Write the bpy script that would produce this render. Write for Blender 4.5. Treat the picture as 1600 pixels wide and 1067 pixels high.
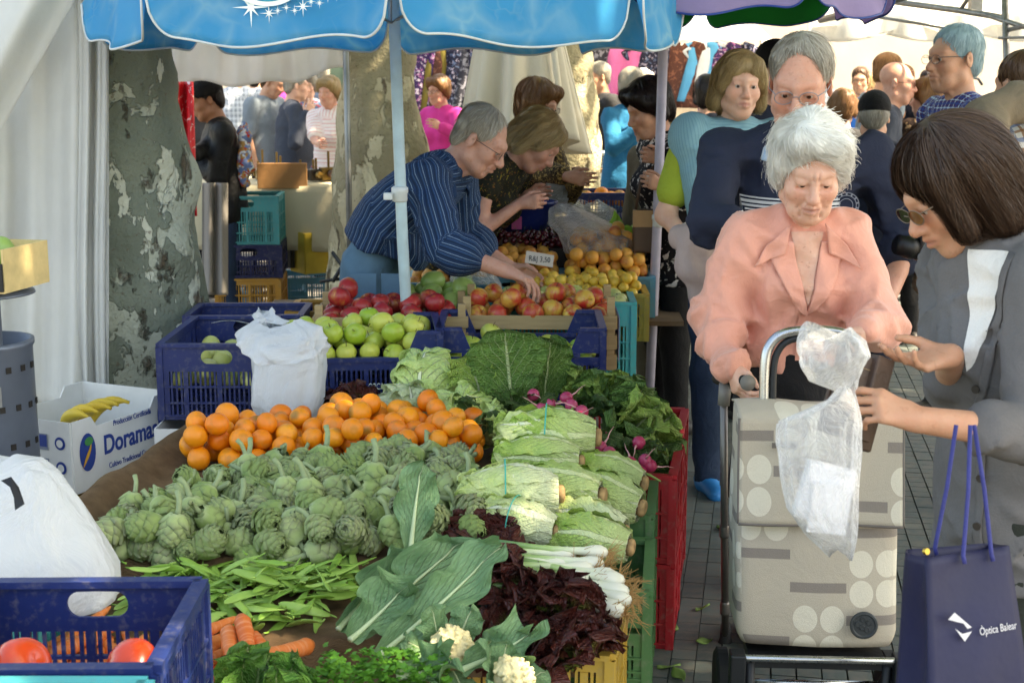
import bpy, bmesh, math, random
import numpy as np
from mathutils import Vector, Matrix
from math import radians as R, sin, cos, pi, sqrt
rng = np.random.default_rng(7); random.seed(7)
sc = bpy.context.scene; COL = sc.collection
for o in list(bpy.data.objects): bpy.data.objects.remove(o)
# ---------------------------------------------------------------- camera, sky, sun, exposure
FPX, CX, CY = 2222.0, 800.0, 533.5          # focal length in photo pixels (50 mm on 36 mm), principal point
TH = math.atan(418 / FPX); CAMZ = 1.58
cam_d = bpy.data.cameras.new('camera'); cam = bpy.data.objects.new('camera', cam_d); COL.objects.link(cam)
cam_d.sensor_width = 36.0; cam_d.lens = 50.0; cam_d.clip_start = 0.05; cam_d.clip_end = 500
cam.location = (0, 0, CAMZ); cam.rotation_euler = (R(90) - TH, 0, 0)
cam_d.dof.use_dof = True; cam_d.dof.focus_distance = 3.75; cam_d.dof.aperture_fstop = 9.0
sc.camera = cam
SUN_EL, SUN_AZ = 57.0, 100.0                 # azimuth clockwise from +Y (the view direction)
w = bpy.data.worlds.new('World'); sc.world = w; w.use_nodes = True
nt = w.node_tree; nt.nodes.clear()
sky = nt.nodes.new('ShaderNodeTexSky'); sky.sky_type = 'NISHITA'; sky.sun_disc = False
sky.sun_elevation = R(SUN_EL); sky.sun_rotation = R(SUN_AZ); sky.dust_density = 2.0; sky.ozone_density = 0.6
bg = nt.nodes.new('ShaderNodeBackground'); bg.inputs[1].default_value = 0.13
wo = nt.nodes.new('ShaderNodeOutputWorld'); nt.links.new(sky.outputs[0], bg.inputs[0]); nt.links.new(bg.outputs[0], wo.inputs[0])
sd = bpy.data.lights.new('sun', 'SUN'); so = bpy.data.objects.new('sun', sd); COL.objects.link(so)
sd.energy = 5.0; sd.angle = R(0.6); sd.color = (1.0, 0.93, 0.82)
sdir = Vector((cos(R(SUN_EL)) * sin(R(SUN_AZ)), cos(R(SUN_EL)) * cos(R(SUN_AZ)), sin(R(SUN_EL))))
so.rotation_euler = sdir.to_track_quat('Z', 'Y').to_euler()
so.location = (6, 6, 12)
sc.view_settings.view_transform = 'Standard'; sc.view_settings.look = 'None'
sc.view_settings.exposure = 2.32; sc.view_settings.gamma = 1.0; sc.view_settings.use_curve_mapping = False
sc.view_settings.use_white_balance = True; sc.view_settings.white_balance_temperature = 8200; sc.view_settings.white_balance_tint = 8
sc.render.engine = 'CYCLES'
sc.cycles.max_bounces = 8; sc.cycles.diffuse_bounces = 4; sc.cycles.transparent_max_bounces = 12; sc.cycles.transmission_bounces = 6
sc.cycles.use_denoising = True

def P(px, py, d):
    """world point seen at a photo pixel, d metres along the lens axis"""
    u = (px - CX) / FPX; v = (CY - py) / FPX
    return Vector((u * d, (cos(TH) + v * sin(TH)) * d, CAMZ + (v * cos(TH) - sin(TH)) * d))
def PZ(px, py, z):
    v = (CY - py) / FPX; zc = v * cos(TH) - sin(TH)
    return P(px, py, (z - CAMZ) / zc)
AISLE = -R(9.9)                             # the aisle runs 9.9 degrees to the right of the view
# ---------------------------------------------------------------- node helpers
def srgb(h):
    h = h.lstrip('#'); c = [int(h[i:i + 2], 16) / 255 for i in (0, 2, 4)]
    return tuple(((x / 12.92) if x <= 0.04045 else ((x + 0.055) / 1.055) ** 2.4) for x in c)
class NB:
    def __init__(s, name):
        s.m = bpy.data.materials.new(name); s.m.use_nodes = True; s.t = s.m.node_tree; s.t.nodes.clear()
    def n(s, typ, out=0, inp=None, **props):
        nd = s.t.nodes.new('ShaderNode' + typ)
        for k, v in props.items(): setattr(nd, k, v)
        for k, v in (inp or {}).items():
            sock = nd.inputs[k]
            if isinstance(v, bpy.types.NodeSocket): s.t.links.new(v, sock)
            else:
                try: sock.default_value = v
                except Exception: sock.default_value = (*v, 1.0)
        return nd.outputs[out]
    def math(s, op, a, b=0.0, c=None):
        i = {0: a, 1: b}
        if c is not None: i[2] = c
        return s.n('Math', inp=i, operation=op)
    def coord(s, kind='Object'):
        nd = s.t.nodes.new('ShaderNodeTexCoord'); return nd.outputs[kind]
    def attr(s, name, out='Vector'):
        nd = s.t.nodes.new('ShaderNodeAttribute'); nd.attribute_name = name; return nd.outputs[out]
    def mapping(s, v, scale=(1, 1, 1), rot=(0, 0, 0), loc=(0, 0, 0)):
        return s.n('Mapping', inp={'Vector': v, 'Scale': scale, 'Rotation': rot, 'Location': loc})
    def noise(s, v, scale, detail=3, rough=0.55, dist=0.0, out=0):
        return s.n('TexNoise', out, {'Vector': v, 'Scale': scale, 'Detail': detail, 'Roughness': rough, 'Distortion': dist})
    def voro(s, v, scale, feature='F1', out=0, rand=1.0):
        return s.n('TexVoronoi', out, {'Vector': v, 'Scale': scale, 'Randomness': rand}, feature=feature)
    def ramp(s, f, stops, interp='LINEAR'):
        nd = s.t.nodes.new('ShaderNodeValToRGB'); nd.color_ramp.interpolation = interp
        el = nd.color_ramp.elements
        while len(el) < len(stops): el.new(0.5)
        for e, (p, c) in zip(el, stops):
            e.position = p; e.color = (*c, 1) if isinstance(c, tuple) else (c, c, c, 1)
        s.t.links.new(f, nd.inputs[0]); return nd.outputs[0]
    def mix(s, f, a, b, mode='MIX'):
        nd = s.t.nodes.new('ShaderNodeMix'); nd.data_type = 'RGBA'; nd.blend_type = mode
        for k, v in ((0, f), (6, a), (7, b)):
            if isinstance(v, bpy.types.NodeSocket): s.t.links.new(v, nd.inputs[k])
            elif k == 0: nd.inputs[k].default_value = v
            else: nd.inputs[k].default_value = (*v, 1) if len(v) == 3 else v
        return nd.outputs[2]
    def vmath(s, op, a, b=(0, 0, 0)):
        return s.n('VectorMath', 0, {0: a, 1: b}, operation=op)
    def sep(s, v):
        nd = s.t.nodes.new('ShaderNodeSeparateXYZ'); s.t.links.new(v, nd.inputs[0]); return nd.outputs
    def comb(s, x, y, z=0.0):
        return s.n('CombineXYZ', 0, {0: x, 1: y, 2: z})
    def bump(s, h, strength=0.3, dist=0.01, normal=None):
        i = {'Height': h, 'Strength': strength, 'Distance': dist}
        if normal is not None: i['Normal'] = normal
        return s.n('Bump', 0, i)
    def pbsdf(s, col, rough=0.6, normal=None, spec=0.4, metal=0.0, **kw):
        i = {'Base Color': col, 'Roughness': rough, 'Specular IOR Level': spec, 'Metallic': metal}
        if normal is not None: i['Normal'] = normal
        i.update(kw)
        return s.n('BsdfPrincipled', 0, i)
    def out(s, sh, disp=None):
        o = s.t.nodes.new('ShaderNodeOutputMaterial'); s.t.links.new(sh, o.inputs[0]); return s.m
    def translu(s, sh, col, f, normal=None):
        i = {'Color': col}
        if normal is not None: i['Normal'] = normal
        t = s.n('BsdfTranslucent', 0, i)
        return s.n('MixShader', 0, {0: f, 1: sh, 2: t})
def rnd(nb):
    nd = nb.t.nodes.new('ShaderNodeObjectInfo'); return nd.outputs['Random']
_mc = {}
def mat(name, col, rough=0.6, var=0.18, ns=6.0, bump=0.25, bs=40.0, bd=0.004, spec=0.4, metal=0.0, trans=0.0, sss=0.0, rv=0.0, alpha=1.0, sheen=0.0, coat=0.0):
    """plain surface with uneven tone, roughness and relief"""
    if name in _mc: return _mc[name]
    if isinstance(col, str): col = srgb(col)
    b = NB(name); co = b.coord()
    n1 = b.noise(co, ns, 4); n2 = b.noise(co, bs, 3)
    hi = tuple(min(1, c * (1 + var)) for c in col); lo = tuple(c * (1 - var * 1.3) for c in col)
    c = b.mix(b.ramp(n1, [(0.3, 0.0), (0.7, 1.0)]), lo, hi)
    if rv:
        hs = b.n('HueSaturation', 0, {'Hue': 0.5, 'Saturation': 1.0, 'Value': b.math('MULTIPLY_ADD', rnd(b), rv, 1 - rv / 2), 'Color': c}); c = hs
    rr = b.math('MULTIPLY_ADD', n1, 0.2, rough - 0.1)
    nm = b.bump(n2, bump, bd) if bump else None
    kw = {}
    if sss: kw = {'Subsurface Weight': sss, 'Subsurface Radius': (0.01, 0.004, 0.002), 'Subsurface Scale': 1.0}
    if alpha < 1: kw['Alpha'] = alpha
    if sheen: kw['Sheen Weight'] = sheen
    if coat: kw['Coat Weight'] = coat
    sh = b.pbsdf(c, rr, nm, spec, metal, **kw)
    if trans: sh = b.translu(sh, c, trans)
    _mc[name] = b.out(sh); return _mc[name]
# ---------------------------------------------------------------- object helpers
def tag(o, label=None, cat=None, group=None, kind=None):
    if label: o['label'] = label
    if cat: o['category'] = cat
    if group: o['group'] = group
    if kind: o['kind'] = kind
    return o
def link(o, parent=None):
    COL.objects.link(o)
    if parent is not None: o.parent = parent
    return o
def empty(name, loc=(0, 0, 0), rz=0.0, label=None, cat=None, group=None):
    o = bpy.data.objects.new(name, None); o.empty_display_size = 0.05
    o.location = loc; o.rotation_euler = (0, 0, rz); link(o); return tag(o, label, cat, group)
def mesh(name, v, f, m=None, smooth=True, uv=None, mi=None):
    me = bpy.data.meshes.new(name)
    if isinstance(v, np.ndarray) and isinstance(f, np.ndarray):
        n, k = f.shape; me.vertices.add(len(v)); me.vertices.foreach_set('co', np.ascontiguousarray(v, np.float32).ravel()); me.loops.add(n * k); me.loops.foreach_set('vertex_index', np.ascontiguousarray(f, np.int32).ravel())
        me.polygons.add(n); me.polygons.foreach_set('loop_start', np.arange(0, n * k, k, dtype=np.int32)); me.update(calc_edges=True)
    else: me.from_pydata([tuple(map(float, p)) for p in v], [], [tuple(map(int, q)) for q in f])
    if m is not None:
        for mm in (m if isinstance(m, (list, tuple)) else [m]): me.materials.append(mm)
    if smooth and len(me.polygons): me.polygons.foreach_set('use_smooth', np.ones(len(me.polygons), bool))
    if mi is not None: me.polygons.foreach_set('material_index', np.asarray(mi, dtype=np.int32))
    if uv is not None:
        lay = me.uv_layers.new(name='UVMap'); li = np.empty(len(me.loops), np.int32); me.loops.foreach_get('vertex_index', li)
        lay.data.foreach_set('uv', np.asarray(uv, dtype=np.float32)[li].ravel())
    me.update(); return me
def obj(name, me, parent=None, loc=None, rot=None, scale=None):
    o = bpy.data.objects.new(name, me); link(o, parent)
    if loc is not None: o.location = loc
    if rot is not None: o.rotation_euler = rot
    if scale is not None: o.scale = scale if hasattr(scale, '__len__') else (scale,) * 3
    return o
def copy_tree(o, parent=None, loc=None, rot=None, scale=None):
    c = o.copy(); COL.objects.link(c); c.parent = parent
    for ch in list(o.children): copy_tree(ch, c)
    if loc is not None: c.location = loc
    if rot is not None: c.rotation_euler = rot
    if scale is not None: c.scale = scale if hasattr(scale, '__len__') else (scale,) * 3
    return c
class MB:
    """collects simple solids into one mesh"""
    def __init__(s): s.v = []; s.f = []
    def add(s, v, f):
        k = len(s.v); s.v += [tuple(p) for p in v]; s.f += [tuple(i + k for i in q) for q in f]; return s
    def box(s, lo, hi, M=None, taper=None):
        x0, y0, z0 = lo; x1, y1, z1 = hi
        v = [(x0, y0, z0), (x1, y0, z0), (x1, y1, z0), (x0, y1, z0), (x0, y0, z1), (x1, y0, z1), (x1, y1, z1), (x0, y1, z1)]
        if M is not None: v = [tuple(M @ Vector(p)) for p in v]
        return s.add(v, [(0, 3, 2, 1), (4, 5, 6, 7), (0, 1, 5, 4), (1, 2, 6, 5), (2, 3, 7, 6), (3, 0, 4, 7)])
    def tube(s, pts, r, n=8, cap=True, closed=False):
        pts = [Vector(p) for p in pts]; m = len(pts); k = len(s.v)
        rr = r if hasattr(r, '__len__') else [r] * m
        up = Vector((0, 0, 1)); prev = None
        for i, p in enumerate(pts):
            if closed: d = pts[(i + 1) % m] - pts[i - 1]
            else: d = pts[min(i + 1, m - 1)] - pts[max(i - 1, 0)]
            d = d.normalized() if d.length > 1e-9 else Vector((0, 0, 1))
            if prev is None:
                a = d.cross(up if abs(d.z) < 0.9 else Vector((1, 0, 0))).normalized()
            else:
                a = (prev - d * prev.dot(d)); a = a.normalized() if a.length > 1e-6 else d.orthogonal().normalized()
            prev = a; b = d.cross(a)
            for j in range(n):
                t = 2 * pi * j / n; s.v.append(tuple(p + (a * cos(t) + b * sin(t)) * rr[i]))
        for i in range(m if closed else m - 1):
            i2 = (i + 1) % m
            for j in range(n):
                j2 = (j + 1) % n
                s.f.append((k + i * n + j, k + i * n + j2, k + i2 * n + j2, k + i2 * n + j))
        if cap and not closed:
            s.f.append(tuple(k + j for j in range(n))[::-1]); s.f.append(tuple(k + (m - 1) * n + j for j in range(n)))
        return s
    def lathe(s, prof, n=24, M=None, cap=True):
        k = len(s.v)
        for r, z in prof:
            for j in range(n):
                t = 2 * pi * j / n; p = Vector((r * cos(t), r * sin(t), z)); s.v.append(tuple(M @ p if M is not None else p))
        for i in range(len(prof) - 1):
            for j in range(n):
                j2 = (j + 1) % n; s.f.append((k + i * n + j, k + i * n + j2, k + (i + 1) * n + j2, k + (i + 1) * n + j))
        if cap:
            s.f.append(tuple(k + j for j in range(n))[::-1]); s.f.append(tuple(k + (len(prof) - 1) * n + j for j in range(n)))
        return s
    def build(s, name, m, parent=None, loc=None, rot=None, smooth=False, bevel=0.0, scale=None):
        me = mesh(name, s.v, s.f, m, smooth); o = obj(name, me, parent, loc, rot, scale)
        if bevel:
            md = o.modifiers.new('bevel', 'BEVEL'); md.width = bevel; md.segments = 2; md.limit_method = 'ANGLE'
        return o
def grid(nu, nv):
    f = []
    for j in range(nv - 1):
        for i in range(nu - 1):
            a = j * nu + i; f.append((a, a + 1, a + nu + 1, a + nu))
    return f
def sheet(name, fn, nu, nv, m, parent=None, thick=0.0, uv=True, loc=None, rot=None):
    """surface from fn(u,v) in 0..1; thick gives it a real thickness"""
    v = [fn(i / (nu - 1), j / (nv - 1)) for j in range(nv) for i in range(nu)]
    uvs = [(i / (nu - 1), j / (nv - 1)) for j in range(nv) for i in range(nu)]
    o = obj(name, mesh(name, v, grid(nu, nv), m, True, uvs), parent, loc, rot)
    if thick:
        md = o.modifiers.new('solid', 'SOLIDIFY'); md.thickness = thick; md.offset = 0
    return o
def text(name, s, size, M, m, parent=None, depth=0.0006, align='CENTER', bold=0.0, sx=1.0):
    cu = bpy.data.curves.new('txt', 'FONT'); cu.body = s; cu.size = size; cu.extrude = depth; cu.align_x = align; cu.align_y = 'CENTER'; cu.offset = bold
    t = bpy.data.objects.new('txt', cu); COL.objects.link(t)
    dg = bpy.context.evaluated_depsgraph_get(); me = bpy.data.meshes.new_from_object(t.evaluated_get(dg))
    bpy.data.objects.remove(t); bpy.data.curves.remove(cu)
    me.transform(M @ Matrix.Diagonal((sx, 1, 1, 1))); me.materials.clear(); me.materials.append(m)
    return obj(name, me, parent)
# ---------------------------------------------------------------- signed-distance modelling (bodies, clothes, heads)
def V(*a): return np.array(a if len(a) > 1 else a[0], dtype=np.float32)
def unit(a):
    a = np.asarray(a, dtype=np.float32); return a / max(1e-9, float(np.linalg.norm(a)))
def cap(a, b, r1, r2=None, k=0.02, flat=None, q=1.0, op='+', tag=0):
    return dict(t='c', a=V(a), b=V(b), r1=r1, r2=r1 if r2 is None else r2, k=k, flat=None if flat is None else unit(flat), q=q, op=op, tag=tag)
def ell(c, r, k=0.02, rot=None, op='+', tag=0):
    r = (r, r, r) if not hasattr(r, '__len__') else r
    return dict(t='e', c=V(c), r=V(r), k=k, rot=None if rot is None else np.asarray(rot, dtype=np.float32), op=op, tag=tag)
def pln(c, n, k=.006): return dict(t='p', c=V(c), n=unit(n), k=k, op='-', tag=0)
def pdist(p, X):
    if p['t'] == 'p': return (X - p['c']) @ p['n']
    if p['t'] == 'c':
        ab = p['b'] - p['a']; L2 = max(1e-12, float(ab @ ab)); o = X - p['a']
        t = np.clip((o @ ab) / L2, 0, 1); o = o - t[..., None] * ab
        if p['flat'] is not None: o = o + p['flat'] * ((o @ p['flat']) * (p['q'] - 1))[..., None]
        return np.sqrt((o * o).sum(-1)) - (p['r1'] + (p['r2'] - p['r1']) * t)
    o = X - p['c']
    if p['rot'] is not None: o = o @ p['rot']
    s = o / p['r']; k0 = np.sqrt((s * s).sum(-1)) + 1e-9; s2 = o / (p['r'] ** 2); k1 = np.sqrt((s2 * s2).sum(-1)) + 1e-9
    return k0 * (k0 - 1) / k1
def pbox(p):
    if p['t'] == 'p': return V(-99, -99, -99), V(99, 99, 99)
    if p['t'] == 'c':
        r = max(p['r1'], p['r2']) * (1 if p['q'] >= 1 else 1 / p['q'])
        return np.minimum(p['a'], p['b']) - r, np.maximum(p['a'], p['b']) + r
    r = p['r'] if p['rot'] is None else V(*([float(p['r'].max())] * 3))
    return p['c'] - r, p['c'] + r
def comb(F, d, k, op):
    if op == '+':
        h = np.clip(0.5 + 0.5 * (F - d) / k, 0, 1); return F + (d - F) * h - k * h * (1 - h)
    h = np.clip(0.5 - 0.5 * (F + d) / k, 0, 1); return F + (-d - F) * h + k * h * (1 - h)
def seval(prims, X):
    F = np.full(X.shape[:-1], 1.0, np.float32)
    for p in prims: F = comb(F, pdist(p, X), p['k'], p['op'])
    return F
def field(prims, h, disp=None, lo=None, hi=None):
    pos = [p for p in prims if p['op'] == '+']
    L = np.min([pbox(p)[0] for p in pos], 0) - 3 * h if lo is None else V(lo)
    H = np.max([pbox(p)[1] for p in pos], 0) + 3 * h if hi is None else V(hi)
    n = np.maximum(4, np.ceil((H - L) / h).astype(int) + 1)
    ax = [L[i] + h * np.arange(n[i], dtype=np.float32) for i in range(3)]
    F = np.full(tuple(n), 1.0, np.float32)
    for p in prims:
        a, b = pbox(p); m = p['k'] * 1.2 + 2.5 * h
        i0 = np.clip(np.floor((a - m - L) / h).astype(int), 0, n); i1 = np.clip(np.ceil((b + m - L) / h).astype(int) + 1, 0, n)
        if np.any(i1 <= i0): continue
        sl = tuple(slice(i0[i], i1[i]) for i in range(3))
        X = np.stack(np.meshgrid(*[ax[i][sl[i]] for i in range(3)], indexing='ij'), -1)
        F[sl] = comb(F[sl], pdist(p, X), p['k'], p['op'])
    if disp is not None:
        X = np.stack(np.meshgrid(*ax, indexing='ij'), -1); m = np.abs(F) < 4 * h + 0.04
        F[m] += disp(X[m])
    F[0] = F[-1] = 1; F[:, 0] = F[:, -1] = 1; F[:, :, 0] = F[:, :, -1] = 1
    return F, L
def nets(F, L, h):
    S = F < 0; n = np.array(F.shape); c = n - 1
    def cr(A, i, j, k): return A[i:c[0] + i, j:c[1] + j, k:c[2] + k]
    cnt = np.zeros(tuple(c), np.int8)
    for i in (0, 1):
        for j in (0, 1):
            for k in (0, 1): cnt += cr(S, i, j, k)
    act = (cnt > 0) & (cnt < 8); idx = np.full(tuple(c), -1, np.int64); ids = np.argwhere(act); idx[act] = np.arange(len(ids))
    acc = np.zeros((len(ids), 3), np.float64); num = np.zeros(len(ids))
    cor = [np.array([i, j, k]) for i in (0, 1) for j in (0, 1) for k in (0, 1)]
    val = {tuple(q): F[ids[:, 0] + q[0], ids[:, 1] + q[1], ids[:, 2] + q[2]] for q in cor}
    for a in cor:
        for d in range(3):
            if a[d]: continue
            b = a.copy(); b[d] = 1; fa, fb = val[tuple(a)], val[tuple(b)]
            x = (fa < 0) != (fb < 0); t = np.where(x, fa / np.where(x, fa - fb, 1), 0)
            pt = a[None] + np.zeros((len(ids), 3)); pt[:, d] += t
            acc[x] += pt[x]; num[x] += 1
    verts = L + h * (ids + acc / num[:, None])
    faces = []
    for d in range(3):
        e, g = (d + 1) % 3, (d + 2) % 3
        s0 = [slice(None)] * 3; s1 = [slice(None)] * 3; s0[d] = slice(0, n[d] - 1); s1[d] = slice(1, n[d])
        A, B = S[tuple(s0)], S[tuple(s1)]; ed = np.argwhere(A != B)
        ok = (ed[:, e] > 0) & (ed[:, g] > 0) & (ed[:, e] < n[e] - 1) & (ed[:, g] < n[g] - 1); ed = ed[ok]
        if not len(ed): continue
        def cell(de, dg):
            q = ed.copy(); q[:, e] += de; q[:, g] += dg; return idx[q[:, 0], q[:, 1], q[:, 2]]
        Q = np.stack([cell(-1, -1), cell(0, -1), cell(0, 0), cell(-1, 0)], 1)
        fl = A[ed[:, 0], ed[:, 1], ed[:, 2]]; Q[~fl] = Q[~fl][:, ::-1]
        faces.append(Q)
    return verts, np.concatenate(faces)
def wav(seed, amp, freq, n=7):
    """soft random folds: a sum of sines in random directions"""
    g = np.random.default_rng(seed); D = g.normal(size=(n, 3)); D /= np.linalg.norm(D, axis=1)[:, None]
    f = freq * g.uniform(0.6, 1.7, n); ph = g.uniform(0, 6.28, n); A = g.uniform(0.4, 1, n); A *= amp / A.sum() * 1.6
    D = (D * f[:, None]).astype(np.float32)
    return lambda X: (np.sin(X @ D.T + ph.astype(np.float32)) * A.astype(np.float32)).sum(-1)
def crease(seed, amp, freq, n=5):
    """cloth folds: warped ridges, sharp on top and wide in the valleys"""
    g = np.random.default_rng(seed); D = g.normal(size=(n, 3)); D /= np.linalg.norm(D, axis=1)[:, None]; f = freq * g.uniform(.6, 1.5, n); D = (D * f[:, None]).astype(np.float32)
    ph = g.uniform(0, 6.28, n).astype(np.float32); w0 = wav(seed + 77, 2.2, freq * .35); w1 = wav(seed + 78, 1.0, freq * .3)
    def fn(X):
        a = w0(X); m = np.clip(.5 + w1(X), 0, 1); s = np.abs(np.sin(X @ D.T * .5 + ph + a[..., None] * .8)); r = (1 - s) ** 1.6
        return -(r.max(-1) - .25) * amp * (.35 + m)
    return fn
def surf_uv(prims, X):
    """per vertex: tag of the nearest solid, distance along it, angle around it"""
    best = np.full(len(X), 9.0); tg = np.zeros(len(X)); U = np.zeros(len(X)); W = np.zeros(len(X))
    for p in prims:
        if p['op'] != '+': continue
        d = pdist(p, X.astype(np.float32)); m = d < best; best = np.where(m, d, best)
        if p['t'] == 'c':
            ab = p['b'] - p['a']; Lg = float(np.linalg.norm(ab)) + 1e-9; ax = ab / Lg; o = X - p['a']; al = o @ ax
        else: ax = V(0, 0, 1); o = X - p['c']; al = o @ ax; Lg = 1
        rf = V(0, 1, 0) if abs(ax[1]) < 0.9 else V(0, 0, 1)
        s1 = unit(np.cross(ax, rf)); s2 = np.cross(ax, s1); an = np.arctan2(o @ s1, o @ s2) * (max(p.get('r1', 0.12), 0.03))
        off = p.get('off', 0.0)
        tg = np.where(m, p['tag'], tg); U = np.where(m, al + off, U); W = np.where(m, an, W)
    return tg, U, W
def body_mesh(name, prims, h, m, disp=None, origin=(0, 0, 0), M=None, tags=False, lo=None, hi=None, mi_fn=None):
    F, L = field(prims, h, disp, lo, hi); v, f = nets(F, L, h)
    if M is not None:
        A = np.array(M); w = v @ A[:3, :3].T + A[:3, 3]
    else: w = v
    me = mesh(name, w - np.array(origin), f, m, True)
    if tags:
        t, U, W = surf_uv(prims, v)
        at = me.attributes.new('wuv', 'FLOAT_VECTOR', 'POINT'); at.data.foreach_set('vector', np.stack([U, W, t], 1).astype(np.float32).ravel())
    if mi_fn is not None:
        cen = v[f].mean(1); me.polygons.foreach_set('material_index', mi_fn(cen).astype(np.int32))
    return me
# ================================================================ SETTING
def m_ground():
    b = NB('street_asphalt'); co = b.coord(); n = b.noise(co, 1.2, 5); n2 = b.noise(co, 90, 3)
    c = b.mix(b.ramp(n, [(0.35, 0.0), (0.7, 1.0)]), srgb('#6a6660'), srgb('#8d877d')); c = b.mix(b.math('MULTIPLY', n2, 0.4), c, srgb('#4c4945'))
    return b.out(b.pbsdf(c, 0.85, b.bump(n2, 0.4, 0.004)))
gm = m_ground()
gr = obj('ground', mesh('ground', [(-90, -40, 0), (90, -40, 0), (90, 140, 0), (-90, 140, 0)], [(0, 1, 2, 3)], gm, False)); tag(gr, kind='structure')
# --- tiled pavement of the aisle
def m_tile():
    b = NB('paver_stone'); co = b.coord(); r = rnd(b)
    n = b.noise(co, 30, 4); n2 = b.noise(co, 220, 2)
    c = b.mix(r, srgb('#434f4e'), srgb('#5f6b67')); c = b.mix(b.ramp(n, [(0.35, 0.0), (0.7, 0.7)]), c, srgb('#6d675e'))
    return b.out(b.pbsdf(c, 0.62, b.bump(n2, 0.3, 0.002), 0.45))
mtile = m_tile(); mgrout = mat('paver_joint_sand', '#454a46', 0.9, 0.3, 20, 0.5, 90)
M_A = Matrix.Rotation(AISLE, 4, 'Z')
pav = empty('pavement', (0, 0, 0), AISLE); pav['kind'] = 'structure'
MB().box((-0.6, 0.5, 0.0005), (3.2, 16, 0.006)).build('bedding', mgrout, pav)
pitch = 0.0667
tb = MB().box((-0.0322, -0.0328, 0), (0.0322, 0.0328, 0.0125)); tme = mesh('paver', tb.v, tb.f, mtile, False)
rest = MB(); Ai = M_A.inverted(); cand = []
for i in range(-6, 44):
    for j in range(38, 190):
        x, y = (i + 0.5) * pitch, (j + 0.5) * pitch; wx = M_A @ Vector((x, y, 0.012))
        zc = wx.y * cos(TH) + (CAMZ - wx.z) * sin(TH); px = CX + FPX * wx.x / zc; py = CY - FPX * ((wx.z - CAMZ) * cos(TH) + wx.y * sin(TH)) / zc
        vis = 1030 < px < 1145 and 590 < py < 1085
        cand.append((0 if vis else 1, zc, x, y))
cand.sort()
for k, (q, zc, x, y) in enumerate(cand):
    dz = random.uniform(-0.0015, 0.0015)
    if k < 290: obj('paver', tme, pav, (x, y, 0.004 + dz), (random.uniform(-.012, .012), random.uniform(-.012, .012), 0))
    else: rest.box((x - .031, y - .031, 0.004), (x + .031, y + .031, 0.018 + dz))
tag(rest.build('paver_field', mtile, pav), kind='stuff')
# litter of leaf scraps on the pavement
mscrap = mat('wilted_leaf_scrap', '#6f8a45', 0.7, 0.3)
for k, (px, py) in enumerate([(1052, 978), (1045, 1040), (1060, 1052), (1100, 1000), (1128, 825), (1098, 948)]):
    p = PZ(px, py, 0.024); s = 0.012 + 0.008 * random.random()
    o = sheet('leaf_scrap', lambda u, v: ((u - .5) * s * 2 * sin(pi * (v * .9 + .05)), (v - .5) * s * 4, 0.006 * sin(3 * u + 4 * v)), 5, 7, mscrap, None, 0.001, loc=p, rot=(0, 0, k * 1.7))
    tag(o, 'small green leaf scrap trodden on the paved aisle', 'leaf', 'leaf scraps on the paving')
# ---------------------------------------------------------------- plane trees
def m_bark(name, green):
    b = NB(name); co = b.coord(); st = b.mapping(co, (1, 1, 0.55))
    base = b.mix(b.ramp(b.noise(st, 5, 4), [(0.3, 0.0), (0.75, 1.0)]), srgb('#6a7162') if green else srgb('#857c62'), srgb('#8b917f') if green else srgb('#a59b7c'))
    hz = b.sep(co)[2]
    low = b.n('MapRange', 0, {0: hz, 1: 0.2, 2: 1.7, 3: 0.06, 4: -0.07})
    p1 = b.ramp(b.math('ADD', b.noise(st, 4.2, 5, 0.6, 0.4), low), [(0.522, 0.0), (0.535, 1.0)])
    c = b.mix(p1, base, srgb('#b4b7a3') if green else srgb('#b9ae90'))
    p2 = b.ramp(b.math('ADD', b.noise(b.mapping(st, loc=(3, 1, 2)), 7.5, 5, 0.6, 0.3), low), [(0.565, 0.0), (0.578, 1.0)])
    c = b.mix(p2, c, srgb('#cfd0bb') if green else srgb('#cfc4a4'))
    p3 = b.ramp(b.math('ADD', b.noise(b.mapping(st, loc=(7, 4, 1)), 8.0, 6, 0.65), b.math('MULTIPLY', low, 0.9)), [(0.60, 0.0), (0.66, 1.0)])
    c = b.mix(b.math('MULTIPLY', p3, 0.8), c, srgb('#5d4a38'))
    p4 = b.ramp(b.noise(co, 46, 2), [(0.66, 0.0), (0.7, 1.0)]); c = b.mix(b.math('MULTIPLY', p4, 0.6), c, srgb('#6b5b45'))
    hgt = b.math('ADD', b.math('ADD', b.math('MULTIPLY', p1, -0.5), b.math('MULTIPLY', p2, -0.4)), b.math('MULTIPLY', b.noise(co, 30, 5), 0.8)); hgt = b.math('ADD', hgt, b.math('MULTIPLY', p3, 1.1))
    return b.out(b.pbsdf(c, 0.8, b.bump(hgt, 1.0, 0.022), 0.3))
mb_green, mb_tan = m_bark('plane_bark_green', True), m_bark('plane_bark_tan', False)  # same bark in two tones, grey green and tan
def m_leafcrown():
    b = NB('plane_leaves'); r = b.noise(b.coord(), 3.0, 2)
    c = b.mix(r, srgb('#3f5a22'), srgb('#7d9440')); return b.out(b.translu(b.pbsdf(c, 0.55), srgb('#a9c04e'), 0.45))
mcrown = m_leafcrown()
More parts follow.
